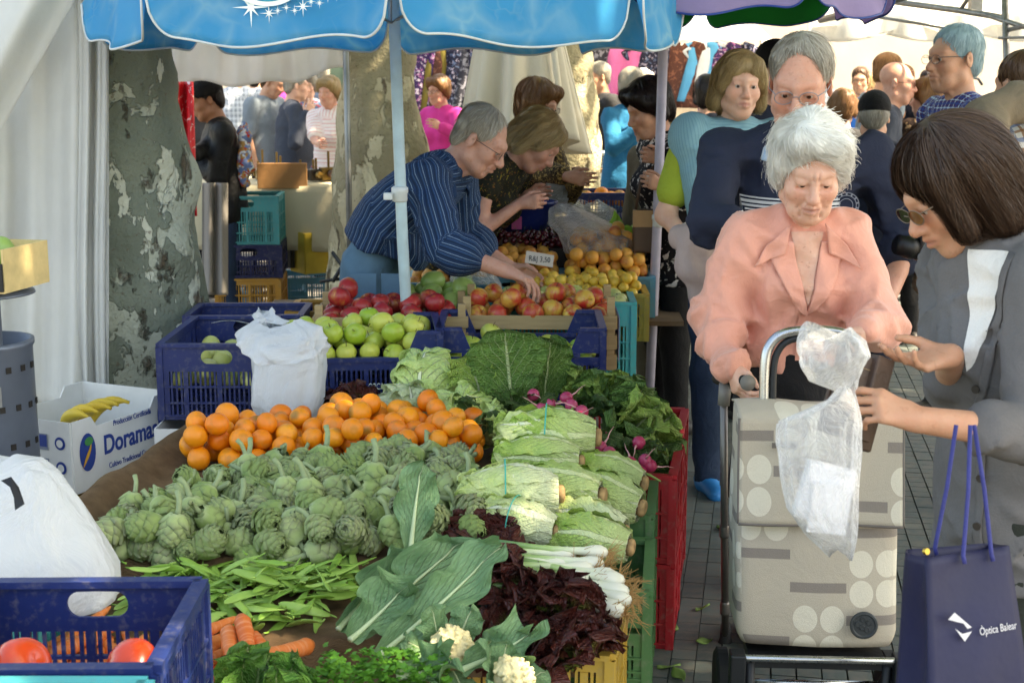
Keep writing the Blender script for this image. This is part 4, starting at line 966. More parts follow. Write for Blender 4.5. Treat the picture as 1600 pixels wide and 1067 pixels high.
# white stripes and round badge on the sweatshirt chest, laid on the cloth
mwht = m_cloth('white_knit_band', '#d9dbdc', .8); mgry = m_cloth('grey_print', '#8f929c', .8)
def chest_pt(J, x, z, out=.0):
    lf, uf, up = J['lf'], J['uf'], J['up']; o_ = J['chest'] + lf * x + up * z; return o_, uf
def on_surf(o, p, d):
    """point where a ray hits a garment"""
    ok, loc, nrm_, _ = o.ray_cast(p, d); return (loc, nrm_) if ok else (None, None)
bpy.context.view_layer.update()
def band(J, o, gar, x0, x1, z, hgt, m_, name, n=26, lift=.0035):
    B_ = Vector(J['B']); pts = []
    for i in range(n):
        x = x0 + (x1 - x0) * i / (n - 1); c = Vector(J['chest'] + J['lf'] * x + J['up'] * z + J['uf'] * .6) - B_; loc, nn = on_surf(gar, c, Vector(-J['uf']))
        if loc: pts.append(loc + Vector(J['uf']) * lift)
    v = []; up = Vector(J['up'])
    for p in pts: v += [p - up * hgt / 2, p + up * hgt / 2]
    return obj(name, mesh(name, v, [(2 * i, 2 * i + 2, 2 * i + 3, 2 * i + 1) for i in range(len(pts) - 1)], m_, True), gar)
for dz, hh in ((.018, .005), (.006, .009), (-.006, .007), (-.017, .004)):
    band(JT, tm, JT['top'], -.20, .14, .000 + dz, hh, mwht, 'chest_stripe')
c0 = Vector(JT['chest'] + JT['lf'] * .135 + JT['up'] * .0 + JT['uf'] * .6) - BT; loc, nn = on_surf(JT['top'], c0, Vector(-JT['uf']))
if loc:
    q = Vector(JT['uf']).to_track_quat('Z', 'Y').to_matrix().to_4x4(); Mb = Matrix.Translation(loc + Vector(JT['uf']) * .009) @ q
    MB().lathe([(.0, 0), (.040, 0), (.040, .002), (.036, .002), (.036, .0012), (0, .0012)], 28, Mb).build('badge', m_navy, JT['top'], smooth=False)
    for r_ in (.038, .030, .020): MB().tube([Mb @ Vector((cos(a) * r_, sin(a) * r_, .003)) for a in np.linspace(0, 2 * pi, 32, endpoint=False)], .0011, 5, closed=True).build('badge_ring', mgry, JT['top'])
    for k in range(14):
        a = k * 2 * pi / 14; MB().box((-.0022, -.003, 0), (.0022, .003, .003), Mb @ Matrix.Rotation(a, 4, 'Z') @ Matrix.Translation((0, .034, .001))).build('badge_letter', mgry, JT['top'])
# ================================================================ woman in grey cardigan with shopping bags
m_gray = m_cloth('grey_cardigan_knit', '#6c6a6a', .92, 260, .12, .35); m_wt = m_cloth('white_tee', '#e3e0da', .8)
GW = at(1592, 290, 2.62)
nhp = P(1432, 655, 2.38); fhp = P(1485, 556, 2.52)
gw, JG = person('woman with dark brown bob and grey cardigan looking into her wallet', GW, 1.50, R(-82), .09, (.0, .6, -.05), skin='tan', fem=True, hair=('bob', 'brown'), nh=14000, girth=1.0, hs=.99,
    L=dict(pt=nhp, dir=(-.92, -.05, .36), n=(-.25, .75, -.6), curl=[.5, .72, .8, .85], thumb=.75, pole=(.25, -.25, -1), res=.0032), R_=dict(pt=fhp, dir=(-.9, -.25, -.12), n=(-.15, -.3, .9), curl=[.25, .3, .4, .5], thumb=.3, pole=(.2, .6, -1), res=.0035),
    top=dict(m=m_gray, sleeve=.66, loose=.012, fold=.014, hem=.13, cuff=1.0, name='cardigan', ff=34), bot=dict(m=m_cloth('dark_green_trouser', '#2f332d')), res=.0095, hres=.0034, open_=.4, seed=21, hlen=.2, hw=.0011, shw=1.08, feet=True, hv=dict(grav=1.0, lift=.0025))
BG = Vector(JG['B']); glasses(JG, gw, BG, (.45, .28, .18), '#8a7a6c', .021, dy=.002)
# ================================================================ woman in teal cardigan behind
m_teal = m_stripe('teal_rib_knit', '#7fa9b3', [(.5, .35, '#6d98a4')], .012, 1); m_lime = m_cloth('lime_tee', '#9aa93a'); m_gdress = m_cloth('grey_jersey_dress', '#8e938d')
TW = at(1148, 130, 5.3)
tw, JW = person('woman with wavy ash blond hair and teal cardigan looking at the camera', TW, 1.64, .12, .02, (-.02, .06, .06), skin='fair', fem=True, hair=('wavy', 'ash'), nh=6000, hwave=.5, hlen=.14, hw=.0012, hs=.98, top=dict(m=m_gdress, sleeve=.1, loose=.012, hem=.22, fold=.007, name='dress'), bot=dict(m=mjeand), shoe='#1f7fc0', stance=(0, .12), res=.013, hres=.0045, open_=.7, seed=8,
    L=dict(pt=P(1160, 400, 5.2)), R_=dict(pt=P(1085, 395, 5.15), pole=(-.6, .3, -1), curl=.6))
BW = Vector(JW['B']); pr = []
for sd, s in (('L', 1), ('R', -1)):
    S_, E, W_ = JW['S'][sd], JW['El'][sd], JW['Wr'][sd]; pr += [cap(S_ + (E - S_) * .05, S_ + (E - S_) * .7, .064, .06, .03, tag=1)]
for q_ in pr: obj('sleeve', body_mesh('sleeve', [q_], .012, m_lime, crease(5, .016, 36), BW), tw)
pr = [cap(JW['sh'] + JW['lf'] * .02 + JW['uf'] * .0 + JW['up'] * .02, JW['S']['R'] + JW['up'] * .015, .075, .07, .04, tag=1), cap(JW['S']['R'] + JW['up'] * .01 + JW['uf'] * .02, JW['hip'] - JW['lf'] * .12 + JW['uf'] * .10 + V(0, 0, .16), .085, .065, .05, JW['lf'], 1.2, tag=2), cap(JW['hip'] - JW['lf'] * .12 + JW['uf'] * .10 + V(0, 0, .16), JW['hip'] - JW['lf'] * .06 + JW['uf'] * .15, .065, .04, .04, tag=3), cap(JW['S']['L'] + JW['up'] * .01, JW['waist'] + JW['lf'] * .1 + JW['uf'] * .08, .075, .06, .05, tag=4)]
obj('cardigan', body_mesh('cardigan', pr, .012, m_teal, crease(6, .018, 30), BW, tags=True), tw)
# scarf bundle tied at her waist
m_scarf = m_cloth('dusty_pink_scarf', '#b9a39c', .9, 300, .12, .4)
sp = [P(1064, 372, 4.92), P(1088, 366, 4.86), P(1112, 372, 4.86), P(1126, 386, 4.9)]
pr = [cap(tuple(sp[i]), tuple(sp[i + 1]), .044, .046, .02) for i in range(3)] + [cap(tuple(P(1078, 385, 4.86)), tuple(P(1084, 425, 4.86)), .042, .05, .02), cap(tuple(P(1084, 425, 4.86)), tuple(P(1100, 470, 4.88)), .05, .045, .02), cap(tuple(P(1100, 395, 4.84)), tuple(P(1118, 462, 4.86)), .035, .04, .02)]
scf = obj('scarf', body_mesh('scarf', pr, .008, m_scarf, wav(8, .012, 60), sp[1]), None, sp[1]); tag(scf, 'dusty pink crinkled scarf knotted on the strap of the teal cardigan woman', 'scarf')
# ================================================================ dark haired woman in black and white print
m_bw = m_blotch('black_white_print', '#191517', ['#d8cfc6'], 34, .54)
DW, JD = person('woman with short dark hair and black and white patterned top paying', at(1056, 170, 6.1), 1.55, R(-75), .12, (.1, .4, 0), skin='tan', fem=True, hair=('short_f', 'dark'), nh=2500, hw=.0014, hwave=.3, girth=1.15, hs=.98, top=dict(m=m_bw, sleeve=.42, loose=.014, hem=.12, name='blouse'), bot=dict(m=mblk), res=.016, hres=.006, open_=.4,
    L=dict(pt=P(1040, 292, 5.9), dir=(-.8, -.3, .3), curl=.8, pole=(.3, -.3, -1)), R_=dict(pt=P(1030, 248, 6.0), dir=(-.8, -.3, .2), curl=.8, pole=(.3, .4, -1)), seed=13)
# handbag straps and brown handbag in front of her
# child / companion half hidden behind the pole
person('fair haired companion half hidden behind the lilac pole', at(1036, 190, 6.7), 1.46, R(-60), .05, (0, .1, 0), skin='fair', hair=('short_f', 'ash'), nh=500, top=dict(m=m_cloth('olive_jacket', '#6d6350'), sleeve=1., hem=.1, name='jacket'), bot=dict(m=mkhaki), res=.02, hres=.007, seed=31)
# ================================================================ stallholder in the striped shirt
m_strp = m_stripe('navy_pinstripe_cotton', '#233c5e', [(.12, .06, '#8aa3b6'), (.5, .22, '#1a2c48'), (.78, .05, '#3f6690')], .024, 1)
SM, JS = person('grey haired stallholder in navy pinstriped shirt bending over the fruit', at(578, 415, 5.62), 1.62, R(74), R(48), (.05, .62, 0), skin='ruddy', fem=False, old=.5, hair=('receding', 'grey'), nh=1800, girth=1.15, hs=1.0, neck=-.01,
    R_=dict(pt=P(795, 425, 5.25), dir=(.85, -.25, -.32), n=(.1, -.1, -1), curl=[.45, .5, .55, .6], thumb=.5, pole=(-.4, -.35, -.7), res=.0045), L=dict(pt=P(800, 420, 5.75), dir=(.8, -.1, -.4), curl=.5, pole=(-.3, .5, -.8)),
    top=dict(m=m_strp, sleeve=.62, loose=.018, fold=.016, ff=20, tuck=True, cutz=.045, cuff=1.3, roll=True, name='shirt'), bot=dict(m=mjean), res=.012, hres=.004, open_=.4, nose=1.2, seed=16, hlen=.06, hw=.0018)
BS = Vector(JS['B']); glasses(JS, SM, BS, None, '#4a463f', .02); collar(JS, SM, BS, m_strp, .06, up0=.05)
hpv = JS['hip']; blt = [V(hpv + V(0, 0, .055) + JS['lf'] * cos(a) * .205 + JS['f'] * (sin(a) * .178 + .02)) for a in np.linspace(0, 2 * pi, 40, endpoint=False)]
for k, (px, py, d) in enumerate([(566, 452, 5.40), (618, 452, 5.41)]):
    c = P(px, py, d) - BS; MB().box((-.055, -.004, -.07), (.055, .004, .06), Matrix.Translation(c) @ Matrix.Rotation(-.12 if k else .05, 4, 'Z')).build('back_pocket', mjean, JS['bot'], bevel=.003)
# ================================================================ stall women
m_apron = m_blotch('dark_green_floral', '#23241a', ['#8a7a2c', '#6e4a22'], 60, .6)
GA, JA = person('woman with fringed ash hair and dark floral sleeveless top serving', at(712, 215, 6.15), 1.52, R(66), R(36), (.2, .8, .1), skin='ruddy', fem=True, hair=('wavy', 'ash'), nh=4000, hlen=.14, hwave=.3, hw=.0013, girth=1.2, hs=1.06, top=dict(m=m_apron, sleeve=.12, loose=.014, hem=.1, name='tunic'), bot=dict(m=mblk), res=.015, hres=.0055, open_=.3,
    R_=dict(pt=P(812, 318, 5.95), dir=(.9, -.2, .1), curl=.6, pole=(-.2, -.3, -1)), L=dict(pt=P(825, 305, 6.2), dir=(.9, -.1, .1), curl=.6, pole=(-.2, .4, -1)), seed=18)
m_leo = m_blotch('leopard_print', '#4a3a22', ['#1c150e', '#a58a52'], 70, .53)
LW, JL = person('woman in leopard print top and glasses handing over fruit', at(808, 165, 6.75), 1.53, R(50), R(8), (.1, .22, 0), skin='tan', fem=True, hair=('short_f', 'auburn'), nh=3500, hw=.0013, hwave=.3, girth=1.2, hs=1.0, top=dict(m=m_leo, sleeve=.9, loose=.016, hem=.1, name='blouse'), bot=dict(m=mblk), res=.015, hres=.0055,
    R_=dict(pt=P(905, 285, 6.2), dir=(.85, -.3, -.1), curl=.45, pole=(-.2, -.2, -1)), L=dict(pt=P(905, 280, 6.6), pole=(.2, .3, -1)), seed=19)
glasses(JL, LW, Vector(JL['B']), None, '#6a5a4a', .02)
# ================================================================ background shoppers
def bgp(label, px, py, d, h, yaw, hair, top, bot, lean=.03, head=(0, .1, 0), skin='fair', fem=True, girth=1.05, sl=1., seed=50, L=None, R_=None, hat=None, gl=None, hem=.1, hres=.007, res=.021, nh=800, **kw):
    o, J = person(label, at(px, py, d), h, R(yaw), lean, head, L, R_, skin, fem, 0.3, hair, nh, girth, dict(m=top, sleeve=sl, loose=.013, fold=.009, hem=hem, name='top_garment'), bot, res, hres, seed=seed, hlen=.08, hw=.002, brow=False, group='shoppers in the background', **({'hs': .94} | kw))
    if hat: cap_hat(J, o, Vector(J['B']), *hat)
    if gl: glasses(J, o, Vector(J['B']), None, gl, .021)
    return o, J
c_black = m_cloth('black_bomber', '#191818', .55); c_dgrey = m_cloth('dark_grey_jacket', '#3a3a3c'); c_lgrey = m_cloth('light_grey_tee', '#7f8a94'); c_slate = m_cloth('slate_jacket', '#3c424e')
c_flor = m_blotch('blue_floral', '#5c7fa0', ['#d7d9dc', '#b3606c'], 26, .52); c_wstr = m_stripe('white_pink_stripe', '#ece2de', [(.5, .3, '#dcb2ae')], .03, 0); c_pink = m_cloth('magenta_fleece', '#e0409a'); c_blue = m_cloth('petrol_blue_knit', '#1f6f98')
c_white = m_cloth('white_shirt', '#dfe3ea'); c_navy2 = m_cloth('navy_jacket', '#1c2333'); c_brfl = m_blotch('brown_floral_coat', '#3a2a24', ['#b08d6c'], 30, .55); c_chk = m_check('purple_blue_check', '#4a2e5c', '#b8d4ea', '#2b4f96', .032)
c_pld = m_check('white_blue_brown_plaid', '#e2ddd6', '#9a6a3e', '#4a6a9c', .06); c_plg = m_check('grey_plaid', '#b6bcc4', '#7f8894', '#d8dde4', .05); c_yel = m_cloth('blue_yellow_jacket', '#2a6fc8')
cg, JC = bgp('young man in black bomber jacket and flat brimmed cap', 352, 160, 8.5, 1.53, -75, ('short', 'dark'), c_black, dict(m=mjeand), .10, (0, .28, 0), 'dark', False, 1.05, seed=51, R_=dict(pt=P(300, 245, 8.2), dir=(-1, 0, .1)), L=dict(pt=P(300, 250, 8.5), dir=(-1, 0, .1)), hat=('#151414', .085, True), hres=.006)
BC = Vector(JC['B'])
obj('embroidery', body_mesh('embroidery', [ell(tuple(P(382, 215, 8.47)), (.04, .03, .10), .03), ell(tuple(P(383, 258, 8.47)), (.05, .03, .13), .03)], .012, m_blotch('embroidered_motif', '#b98d52', ['#c53a2a', '#d6d9dc', '#6d7fa8'], 22, .5), wav(4, .012, 60), BC), JC['top'])
bgp('woman in dark grey jacket behind the young man in the cap', 291, 152, 10.0, 1.58, 30, ('short_f', 'auburn'), c_dgrey, dict(m=mblk), skin='tan', seed=52)
bgp('man in white shirt mostly hidden behind the black cap', 372, 150, 13.4, 1.70, 190, ('short', 'grey'), c_plg, dict(m=mnavytr), fem=False, seed=53)
bgp('man in pale grey tee with side striped track trousers', 412, 140, 12.3, 1.62, 60, ('receding', 'mid'), c_lgrey, dict(m=mnavytr), fem=False, sl=.4, head=(.3, .4, 0), skin='tan', seed=54)
bgp('stout man in slate jacket and khaki trousers seen from behind', 452, 148, 11.6, 1.58, 110, ('short', 'grey'), c_slate, dict(m=mkhaki), fem=False, girth=1.2, seed=55, R_=dict(pt=P(480, 180, 11.4), pole=(0, -.5, -1)))
bgp('grey haired woman in blue floral blouse behind the slate jacket', 482, 150, 12.2, 1.58, 0, ('short_f', 'grey'), c_flor, dict(m=mnavytr), sl=.4, seed=56)
bgp('man with cropped hair standing at the back of the group', 505, 140, 13.2, 1.66, -150, ('short', 'grey'), m_cloth('blue_grey_shirt', '#6f7d90'), dict(m=mgreytr), fem=False, seed=57)
sw_, JSW = bgp('blond woman in white striped tee with shoulder strap', 520, 148, 11.0, 1.54, -25, ('short_f', 'ash'), c_wstr, dict(m=m_cloth('red_skirt', '#c23438')), sl=.38, skin='ruddy', girth=1.12, seed=58, R_=dict(pt=P(498, 225, 10.7)))
MB().tube([P(518, 168, 10.8), P(528, 190, 10.75), P(540, 215, 10.8)], .012, 6).build('strap', mat('tan_leather', '#9a7750', .5), None).parent = sw_
sw_.children[-1].matrix_parent_inverse = Matrix.Translation(-sw_.location)
bgp('woman in magenta fleece with dark scarf', 693, 145, 11.2, 1.55, -40, ('short_f', 'auburn'), c_pink, dict(m=mblk), skin='ruddy', girth=1.05, seed=59, gl='#333333', L=dict(pt=P(690, 200, 10.8)))
bgp('man in dark grey jacket beside the blue jumper', 945, 118, 11.8, 1.66, -70, ('short', 'grey'), c_dgrey, dict(m=m_cloth('dark_red_trouser', '#6a2430')), fem=False, skin='tan', seed=60, R_=dict(pt=P(925, 165, 11.5)))
bgp('woman with short grey hair in petrol blue jumper', 980, 125, 9.6, 1.60, 40, ('short_f', 'grey'), c_blue, dict(m=mblk), girth=1.15, skin='ruddy', seed=61, R_=dict(pt=P(1005, 195, 9.3)), L=dict(pt=P(1005, 190, 9.5)), hem=.16)
bgp('white haired shopper behind the blue jumper', 1000, 128, 12.6, 1.6, 20, ('short_f', 'white'), c_white, dict(m=mgreytr), seed=62)
bgp('dark haired shopper behind the lilac pole', 1102, 140, 8.6, 1.55, 150, ('short_f', 'dark'), c_slate, dict(m=mblk), seed=63)
bgp('man in black cap behind the tall navy man', 1200, 70, 6.3, 1.70, 30, ('short', 'dark'), c_navy2, dict(m=mblk), fem=False, seed=64, hat=('#17161a', 0, False))
bgp('man in blue baseball cap and grey plaid shirt by the wall', 1296, 95, 11.8, 1.70, -115, ('short', 'grey'), c_plg, dict(m=mgreytr), fem=False, skin='tan', seed=65, hat=('#223a66', .06, False))
bgp('man in blue and yellow jacket near the wall', 1346, 108, 13.2, 1.62, -20, ('short', 'mid'), c_yel, dict(m=mgreytr), fem=False, skin='tan', seed=66, gl='#222222')
bgp('woman with light brown hair low behind the tall navy man', 1318, 155, 8.6, 1.46, 170, ('short_f', 'auburn'), c_dgrey, dict(m=mblk), seed=67)
bgp('bald man with glasses turned to the right', 1385, 118, 8.2, 1.63, 75, None, c_slate, dict(m=mgreytr), fem=False, skin='ruddy', seed=68, gl='#26221f', hres=.006)
bgp('man with swept brown hair just behind the bald man', 1376, 105, 9.4, 1.70, 100, ('short', 'auburn'), c_lgrey, dict(m=mgreytr), fem=False, skin='tan', seed=69)
bgp('woman in navy vest raising a hand beside the bald man', 1415, 120, 9.8, 1.62, -60, ('short_f', 'auburn'), c_navy2, dict(m=mblk), skin='tan', sl=.12, seed=70, gl='#332c28', R_=dict(pt=P(1412, 140, 9.5), dir=(0, -.2, 1)))
bgp('man in black cap and navy jacket seen from behind', 1366, 165, 6.9, 1.46, 165, ('ring', 'grey'), c_navy2, dict(m=mnavytr), fem=False, skin='tan', seed=71, hat=('#161618', .06, False), hres=.006)
bgp('woman in brown floral coat with auburn hair turned away', 1462, 140, 8.2, 1.54, 200, ('short_f', 'auburn'), c_brfl, dict(m=mblk), girth=1.3, seed=72, head=(.5, .1, 0))
bgp('dark haired man sitting by the stone wall', 1446, 142, 15.5, 1.60, 0, ('short', 'dark'), m_cloth('olive_jumper', '#4f523f'), dict(m=mblk), fem=False, skin='tan', seed=73)
for k, (px, py, d, h, yw, hr_, tp_, lb) in enumerate(((398, 150, 14.2, 1.62, 170, ('short', 'dark'), c_navy2, 'man in navy jacket far behind the pale grey tee'), (438, 143, 15.0, 1.66, 30, ('short_f', 'white'), c_pink, 'white haired shopper in pink far behind the slate jacket'), (930, 128, 15.6, 1.6, -40, ('short_f', 'mid'), c_flor, 'shopper in blue floral far behind the grey jacket'), (1352, 128, 14.6, 1.58, 150, ('short_f', 'ash'), c_wstr, 'shopper in striped tee far behind the black cap'), (1240, 118, 12.4, 1.6, -60, ('short', 'grey'), c_blue, 'man in petrol jumper glimpsed past the tall navy man'))): bgp(lb, px, py, d, h, yw, hr_, tp_, dict(m=mgreytr), seed=90 + k)
bh, JB = bgp('tall man with blue grey hair in purple checked shirt', 1512, 70, 6.3, 1.74, -72, ('short', 'bluegrey'), c_chk, dict(m=mgreytr), fem=False, skin='tan', seed=74, gl='#555555', hres=.0048, res=.014, hs=1.1, nh=1600, head=(0, .05, 0))
glp = JB['S']['L']
MB().tube([P(1498, 150, 6.05), P(1508, 137, 6.03), P(1525, 128, 6.08), P(1548, 132, 6.15), P(1560, 150, 6.2)], .012, 6).build('strap', mat('black_webbing', '#22262c', .8), None, smooth=True).parent = bh
bh.children[-1].matrix_parent_inverse = Matrix.Translation(-bh.location)
ps, JP = bgp('man in white plaid shirt with knotted brown jumper at right edge', 1612, 160, 4.9, 1.64, 200, ('short', 'mid'), c_pld, dict(m=mjeand), fem=False, skin='tan', seed=75, res=.014, hres=.006, girth=1.15, hem=.14)
m_knit = m_cloth('taupe_knit', '#7f725f', .92, 220, .15, .5)
pr = [cap(tuple(P(1535, 185, 4.55)), tuple(P(1590, 160, 4.6)), .06, .055, .04), cap(tuple(P(1545, 200, 4.5)), tuple(P(1480, 330, 4.4)), .06, .05, .04), cap(tuple(P(1480, 330, 4.4)), tuple(P(1455, 440, 4.35)), .05, .042, .04), cap(tuple(P(1590, 160, 4.6)), tuple(P(1660, 170, 4.8)), .055, .06, .04)]
kj = P(1545, 200, 4.5); kn = obj('knotted_jumper', body_mesh('jumper', pr, .011, m_knit, crease(12, .03, 42), kj), None, kj); tag(kn, 'taupe knitted jumper hung over the plaid shirt shoulder with striped cuff', 'jumper')
for t_ in (.25, .5):
    c = P(1480, 330, 4.4).lerp(P(1455, 440, 4.35), t_ + .3) - kj; d_ = (P(1455, 440, 4.35) - P(1480, 330, 4.4)).normalized()
    MB().tube([c - d_ * .01, c + d_ * .01], .054, 18, cap=False).build('cuff_stripe', m_wt if t_ == .25 else mblk, kn, smooth=True)
# camera held behind the shoulder
kp = P(1418, 386, 4.15); kc = empty('photo_camera', kp, 0, 'black camera lens poking out beside the navy sleeve', 'camera')
mlens = mat('black_camera_plastic', '#121213', .4, .1, 20, .1)
MB().lathe([(.026, 0), (.03, .004), (.03, .03), (.033, .032), (.033, .055), (.03, .058), (.03, .085)], 24, Matrix.Rotation(R(-75), 4, 'Y') @ Matrix.Rotation(R(20), 4, 'X') @ Matrix.Translation((0, 0, -.05))).build('lens', mlens, kc, smooth=True)
MB().box((.03, -.02, -.045), (.10, .05, .04)).build('camera_body', mlens, kc, bevel=.008)
# ---------------------------------------------------------------- pieces laid on garments by ray
bpy.context.view_layer.update()
def on_cloth(J, gar, fn, nu, nv, lift, m_, name, par=None, d=None, thick=0.0, org='chest'):
    """sheet that follows a garment: fn(u,v) gives (x across, z up) from the chest, cast back along d"""
    B_ = Vector(J['B']); dirn = Vector(-J['uf']) if d is None else Vector(d).normalized(); v = []; last = None; uv = []
    for j in range(nv):
        for i in range(nu):
            x, z = fn(i / (nu - 1), j / (nv - 1)); c = Vector(J[org] + J['lf'] * x + J['up'] * z) - B_ - dirn * .7; loc, nn = on_surf(gar, c, dirn)
            p = loc - dirn * lift if loc is not None else (last if last is not None else c + dirn * .6); last = p; v.append(p); uv.append((i / (nu - 1), j / (nv - 1)))
    o = obj(name, mesh(name, v, grid(nu, nv), m_, True, uv), par or gar)
    if thick: md = o.modifiers.new('solid', 'SOLIDIFY'); md.thickness = thick; md.offset = 1
    return o
# old lady: skin in the open neck, collar wings, lapels, placket
on_cloth(JO, JO['top'], lambda u, v: ((u - .5) * .085 * (1 - v) ** .9, .145 - .185 * v), 14, 22, .0035, SK['old'], 'open_neck', ol)
for s in (-1, 1):
    on_cloth(JO, JO['top'], lambda u, v, s=s: (s * (.042 * (1 - v) ** .9 + u * (.075 * (1 - v) ** .55 * (.35 + .65 * min(1, v * 4)) if v > .06 else .05) - .004), .12 - .19 * v), 10, 24, .009 , m_salmon, 'lapel', None, None, .003)
    on_cloth(JO, JO['top'], lambda u, v, s=s: (s * (.045 + .08 * v * (.75 + .25 * u) + .012 * u), .165 - .075 * u - .055 * v + .02 * v * u), 12, 10, .015, m_salmon, 'collar_wing', None, None, .003)
on_cloth(JO, JO['top'], lambda u, v: (-.018 + .036 * u, -.07 - .20 * v), 5, 24, .004, m_salmon, 'placket')
for z in (-.135, -.215): 
    c = Vector(JO['chest'] + JO['up'] * z + JO['uf'] * .7) - BO; loc, nn = on_surf(JO['top'], c, Vector(-JO['uf']))
    if loc: MB().lathe([(0.0, 0), (.0095, 0), (.0095, .003), (.006, .0038), (.0, .0036)], 4, Matrix.Translation(loc + Vector(JO['uf']) * .006) @ Vector(JO['uf']).to_track_quat('Z', 'Y').to_matrix().to_4x4()).build('button', mbut, JO['top'])
# cardigan woman: white top in the open front, button band, buttons
d_g = -(JG['uf'] * .75 + JG['lf'] * .66)
on_cloth(JG, JG['top'], lambda u, v: (.012 + .08 * u * (1 - v) ** .6 - .03 * (1 - u) * (1 - v), .185 - .21 * v), 12, 26, .004, m_wt, 'undershirt', gw, d_g)
on_cloth(JG, JG['top'], lambda u, v: (.012 + .08 * max(0, 1 - v * 2.3) ** .6 + .022 * u, .185 - .62 * v), 5, 40, .006, m_gray, 'button_band', None, d_g, .002)
for k in range(5):
    z = -.06 - .085 * k; c = Vector(JG['chest'] + JG['lf'] * .026 + JG['up'] * z) - BG - Vector(d_g).normalized() * .7; loc, nn = on_surf(JG['top'], c, Vector(d_g).normalized())
    if loc: MB().lathe([(0, 0), (.0075, 0), (.0075, .003), (0, .003)], 12, Matrix.Translation(loc - Vector(d_g).normalized() * .009) @ (-Vector(d_g)).to_track_quat('Z', 'Y').to_matrix().to_4x4()).build('button', mat('dark_horn_button', '#3a342f', .4), JG['top'])
# stallholder: belt
mblt = mat('brown_leather_belt', '#4a3a2c', .5)
# ================================================================ STALL FURNITURE
def m_plastic(name, col, rough=.42, dirt=.25):
    b = NB(name); co = b.coord(); n = b.noise(co, 6, 5); n2 = b.noise(co, 60, 4); c0 = srgb(col)
    c = b.mix(b.ramp(n, [(.35, 0.0), (.75, 1.0)]), tuple(x * .82 for x in c0), c0); c = b.mix(b.math('MULTIPLY', b.ramp(n2, [(.52, 0.0), (.72, 1.0)]), dirt), c, srgb('#8b8478'))
    return b.out(b.pbsdf(c, b.math('MULTIPLY_ADD', n2, .35, rough - .12), b.bump(n2, .12, .003), .45))
PL = dict(blue=m_plastic('blue_crate_plastic', '#172a64'), turq=m_plastic('turquoise_crate_plastic', '#3fb3b4'), teal=m_plastic('teal_crate_plastic', '#3f9a9c'), navy=m_plastic('navy_crate_plastic', '#1b2050'), must=m_plastic('mustard_crate_plastic', '#c08a34'),
          lblue=m_plastic('light_blue_crate_plastic', '#5b9cb4'), yel=m_plastic('yellow_crate_plastic', '#c9a548'), red=m_plastic('red_crate_plastic', '#b3202a'), green=m_plastic('green_crate_plastic', '#4c7a4a'), white=m_plastic('white_crate_plastic', '#d5d2c8'))
def panel(w, h, style, t=.006, hole=True):
    """one wall of a plastic crate in x (width) and z (height), outer face towards -y"""
    m = MB(); W = w / 2; e = .028
    if style == 'dip':
        dp = .085; x0 = W - .075; hh = h - dp
        for s in (-1, 1):
            a, b_ = (s * W, s * x0); lo, hi = min(a, b_), max(a, b_); m.box((lo, -t, hh), (hi, 0, h - .012)); m.box((lo - (.004 if s < 0 else 0), -t - .006, h - .012), (hi + (.004 if s > 0 else 0), .012, h))
            xa, xb = s * x0, s * (x0 - .035)
            v = [(xa, -t, hh), (xb, -t, hh), (xa, -t, h), (xa, 0, hh), (xb, 0, hh), (xa, 0, h)]; m.add(v, [(0, 1, 2), (3, 5, 4), (1, 4, 5, 2), (0, 2, 5, 3), (0, 3, 4, 1)])
        m.box((-x0, -t - .006, hh - .014), (x0, .010, hh)); top = hh - .014
    else:
        m.box((-W, -t - .007, h - .012), (W, .012, h)); top = h - .012
    if style == 'solid':
        m.box((-W, -t, 0), (W, 0, top)); zs = []
    else:
        z1 = top - (.075 if style == 'handle' else .022); zs = [(.018, z1 * .32), (z1 * .36, z1 * .64), (z1 * .68, z1 - .006)] if h > .16 else [(.015, z1 * .48), (z1 * .54, z1 - .004)]
        prev = 0
        for (a, b_) in zs:
            m.box((-W, -t, prev), (W, 0, a)); m.box((-W, -t - .005, a - .006), (W, -t, a - .001)); prev = b_
            m.box((-W, -t, a), (-W + e, 0, b_)); m.box((W - e, -t, a), (W, 0, b_)); n = int((w - 2 * e) / .0155); pw = (w - 2 * e) / n
            for i in range(n):
                x = -W + e + (i + .5) * pw
                if i % 7 == 3: m.box((x - pw * .5, -t - .004, a), (x + pw * .5, 0, b_))
                else: m.box((x - .0032, -t, a), (x + .0032, 0, b_))
        if style != 'handle': m.box((-W, -t, prev), (W, 0, top))
        else:
            m.box((-W, -t, prev), (W, 0, prev + .016)); za, zb = prev + .016, top; hx, hz = .052, (zb - za) * .36; zc = (za + zb) / 2
            m.box((-W, -t, za), (-.09, 0, zb)); m.box((.09, -t, za), (W, 0, zb)); N = 24; o_, i_ = [], []
            for k in range(N):
                a = 2 * pi * k / N; c, s = cos(a), sin(a); q = 1 / max(abs(c), abs(s)); o_.append((.09 * c * q, (zb - za) / 2 * s * q + zc)); r = hz; i_.append(((hx - r) * (1 if c > 0.01 else -1 if c < -.01 else 0) + r * c, zc + r * s))
            v = [(x, -t, z) for x, z in o_] + [(x, -t, z) for x, z in i_] + [(x, 0, z) for x, z in o_] + [(x, 0, z) for x, z in i_]; f = []
            for k in range(N):
                k2 = (k + 1) % N; f += [(k, k2, N + k2, N + k), (2 * N + k2, 2 * N + k, 3 * N + k, 3 * N + k2), (N + k, N + k2, 3 * N + k2, 3 * N + k)]
            m.add(v, f)
    for s in (-1, 1): m.box((s * W - .010, -t - .0065, 0), (s * W + .010, -t + .001, top if style != 'dip' else h - .012))
    return m
_pc = {}
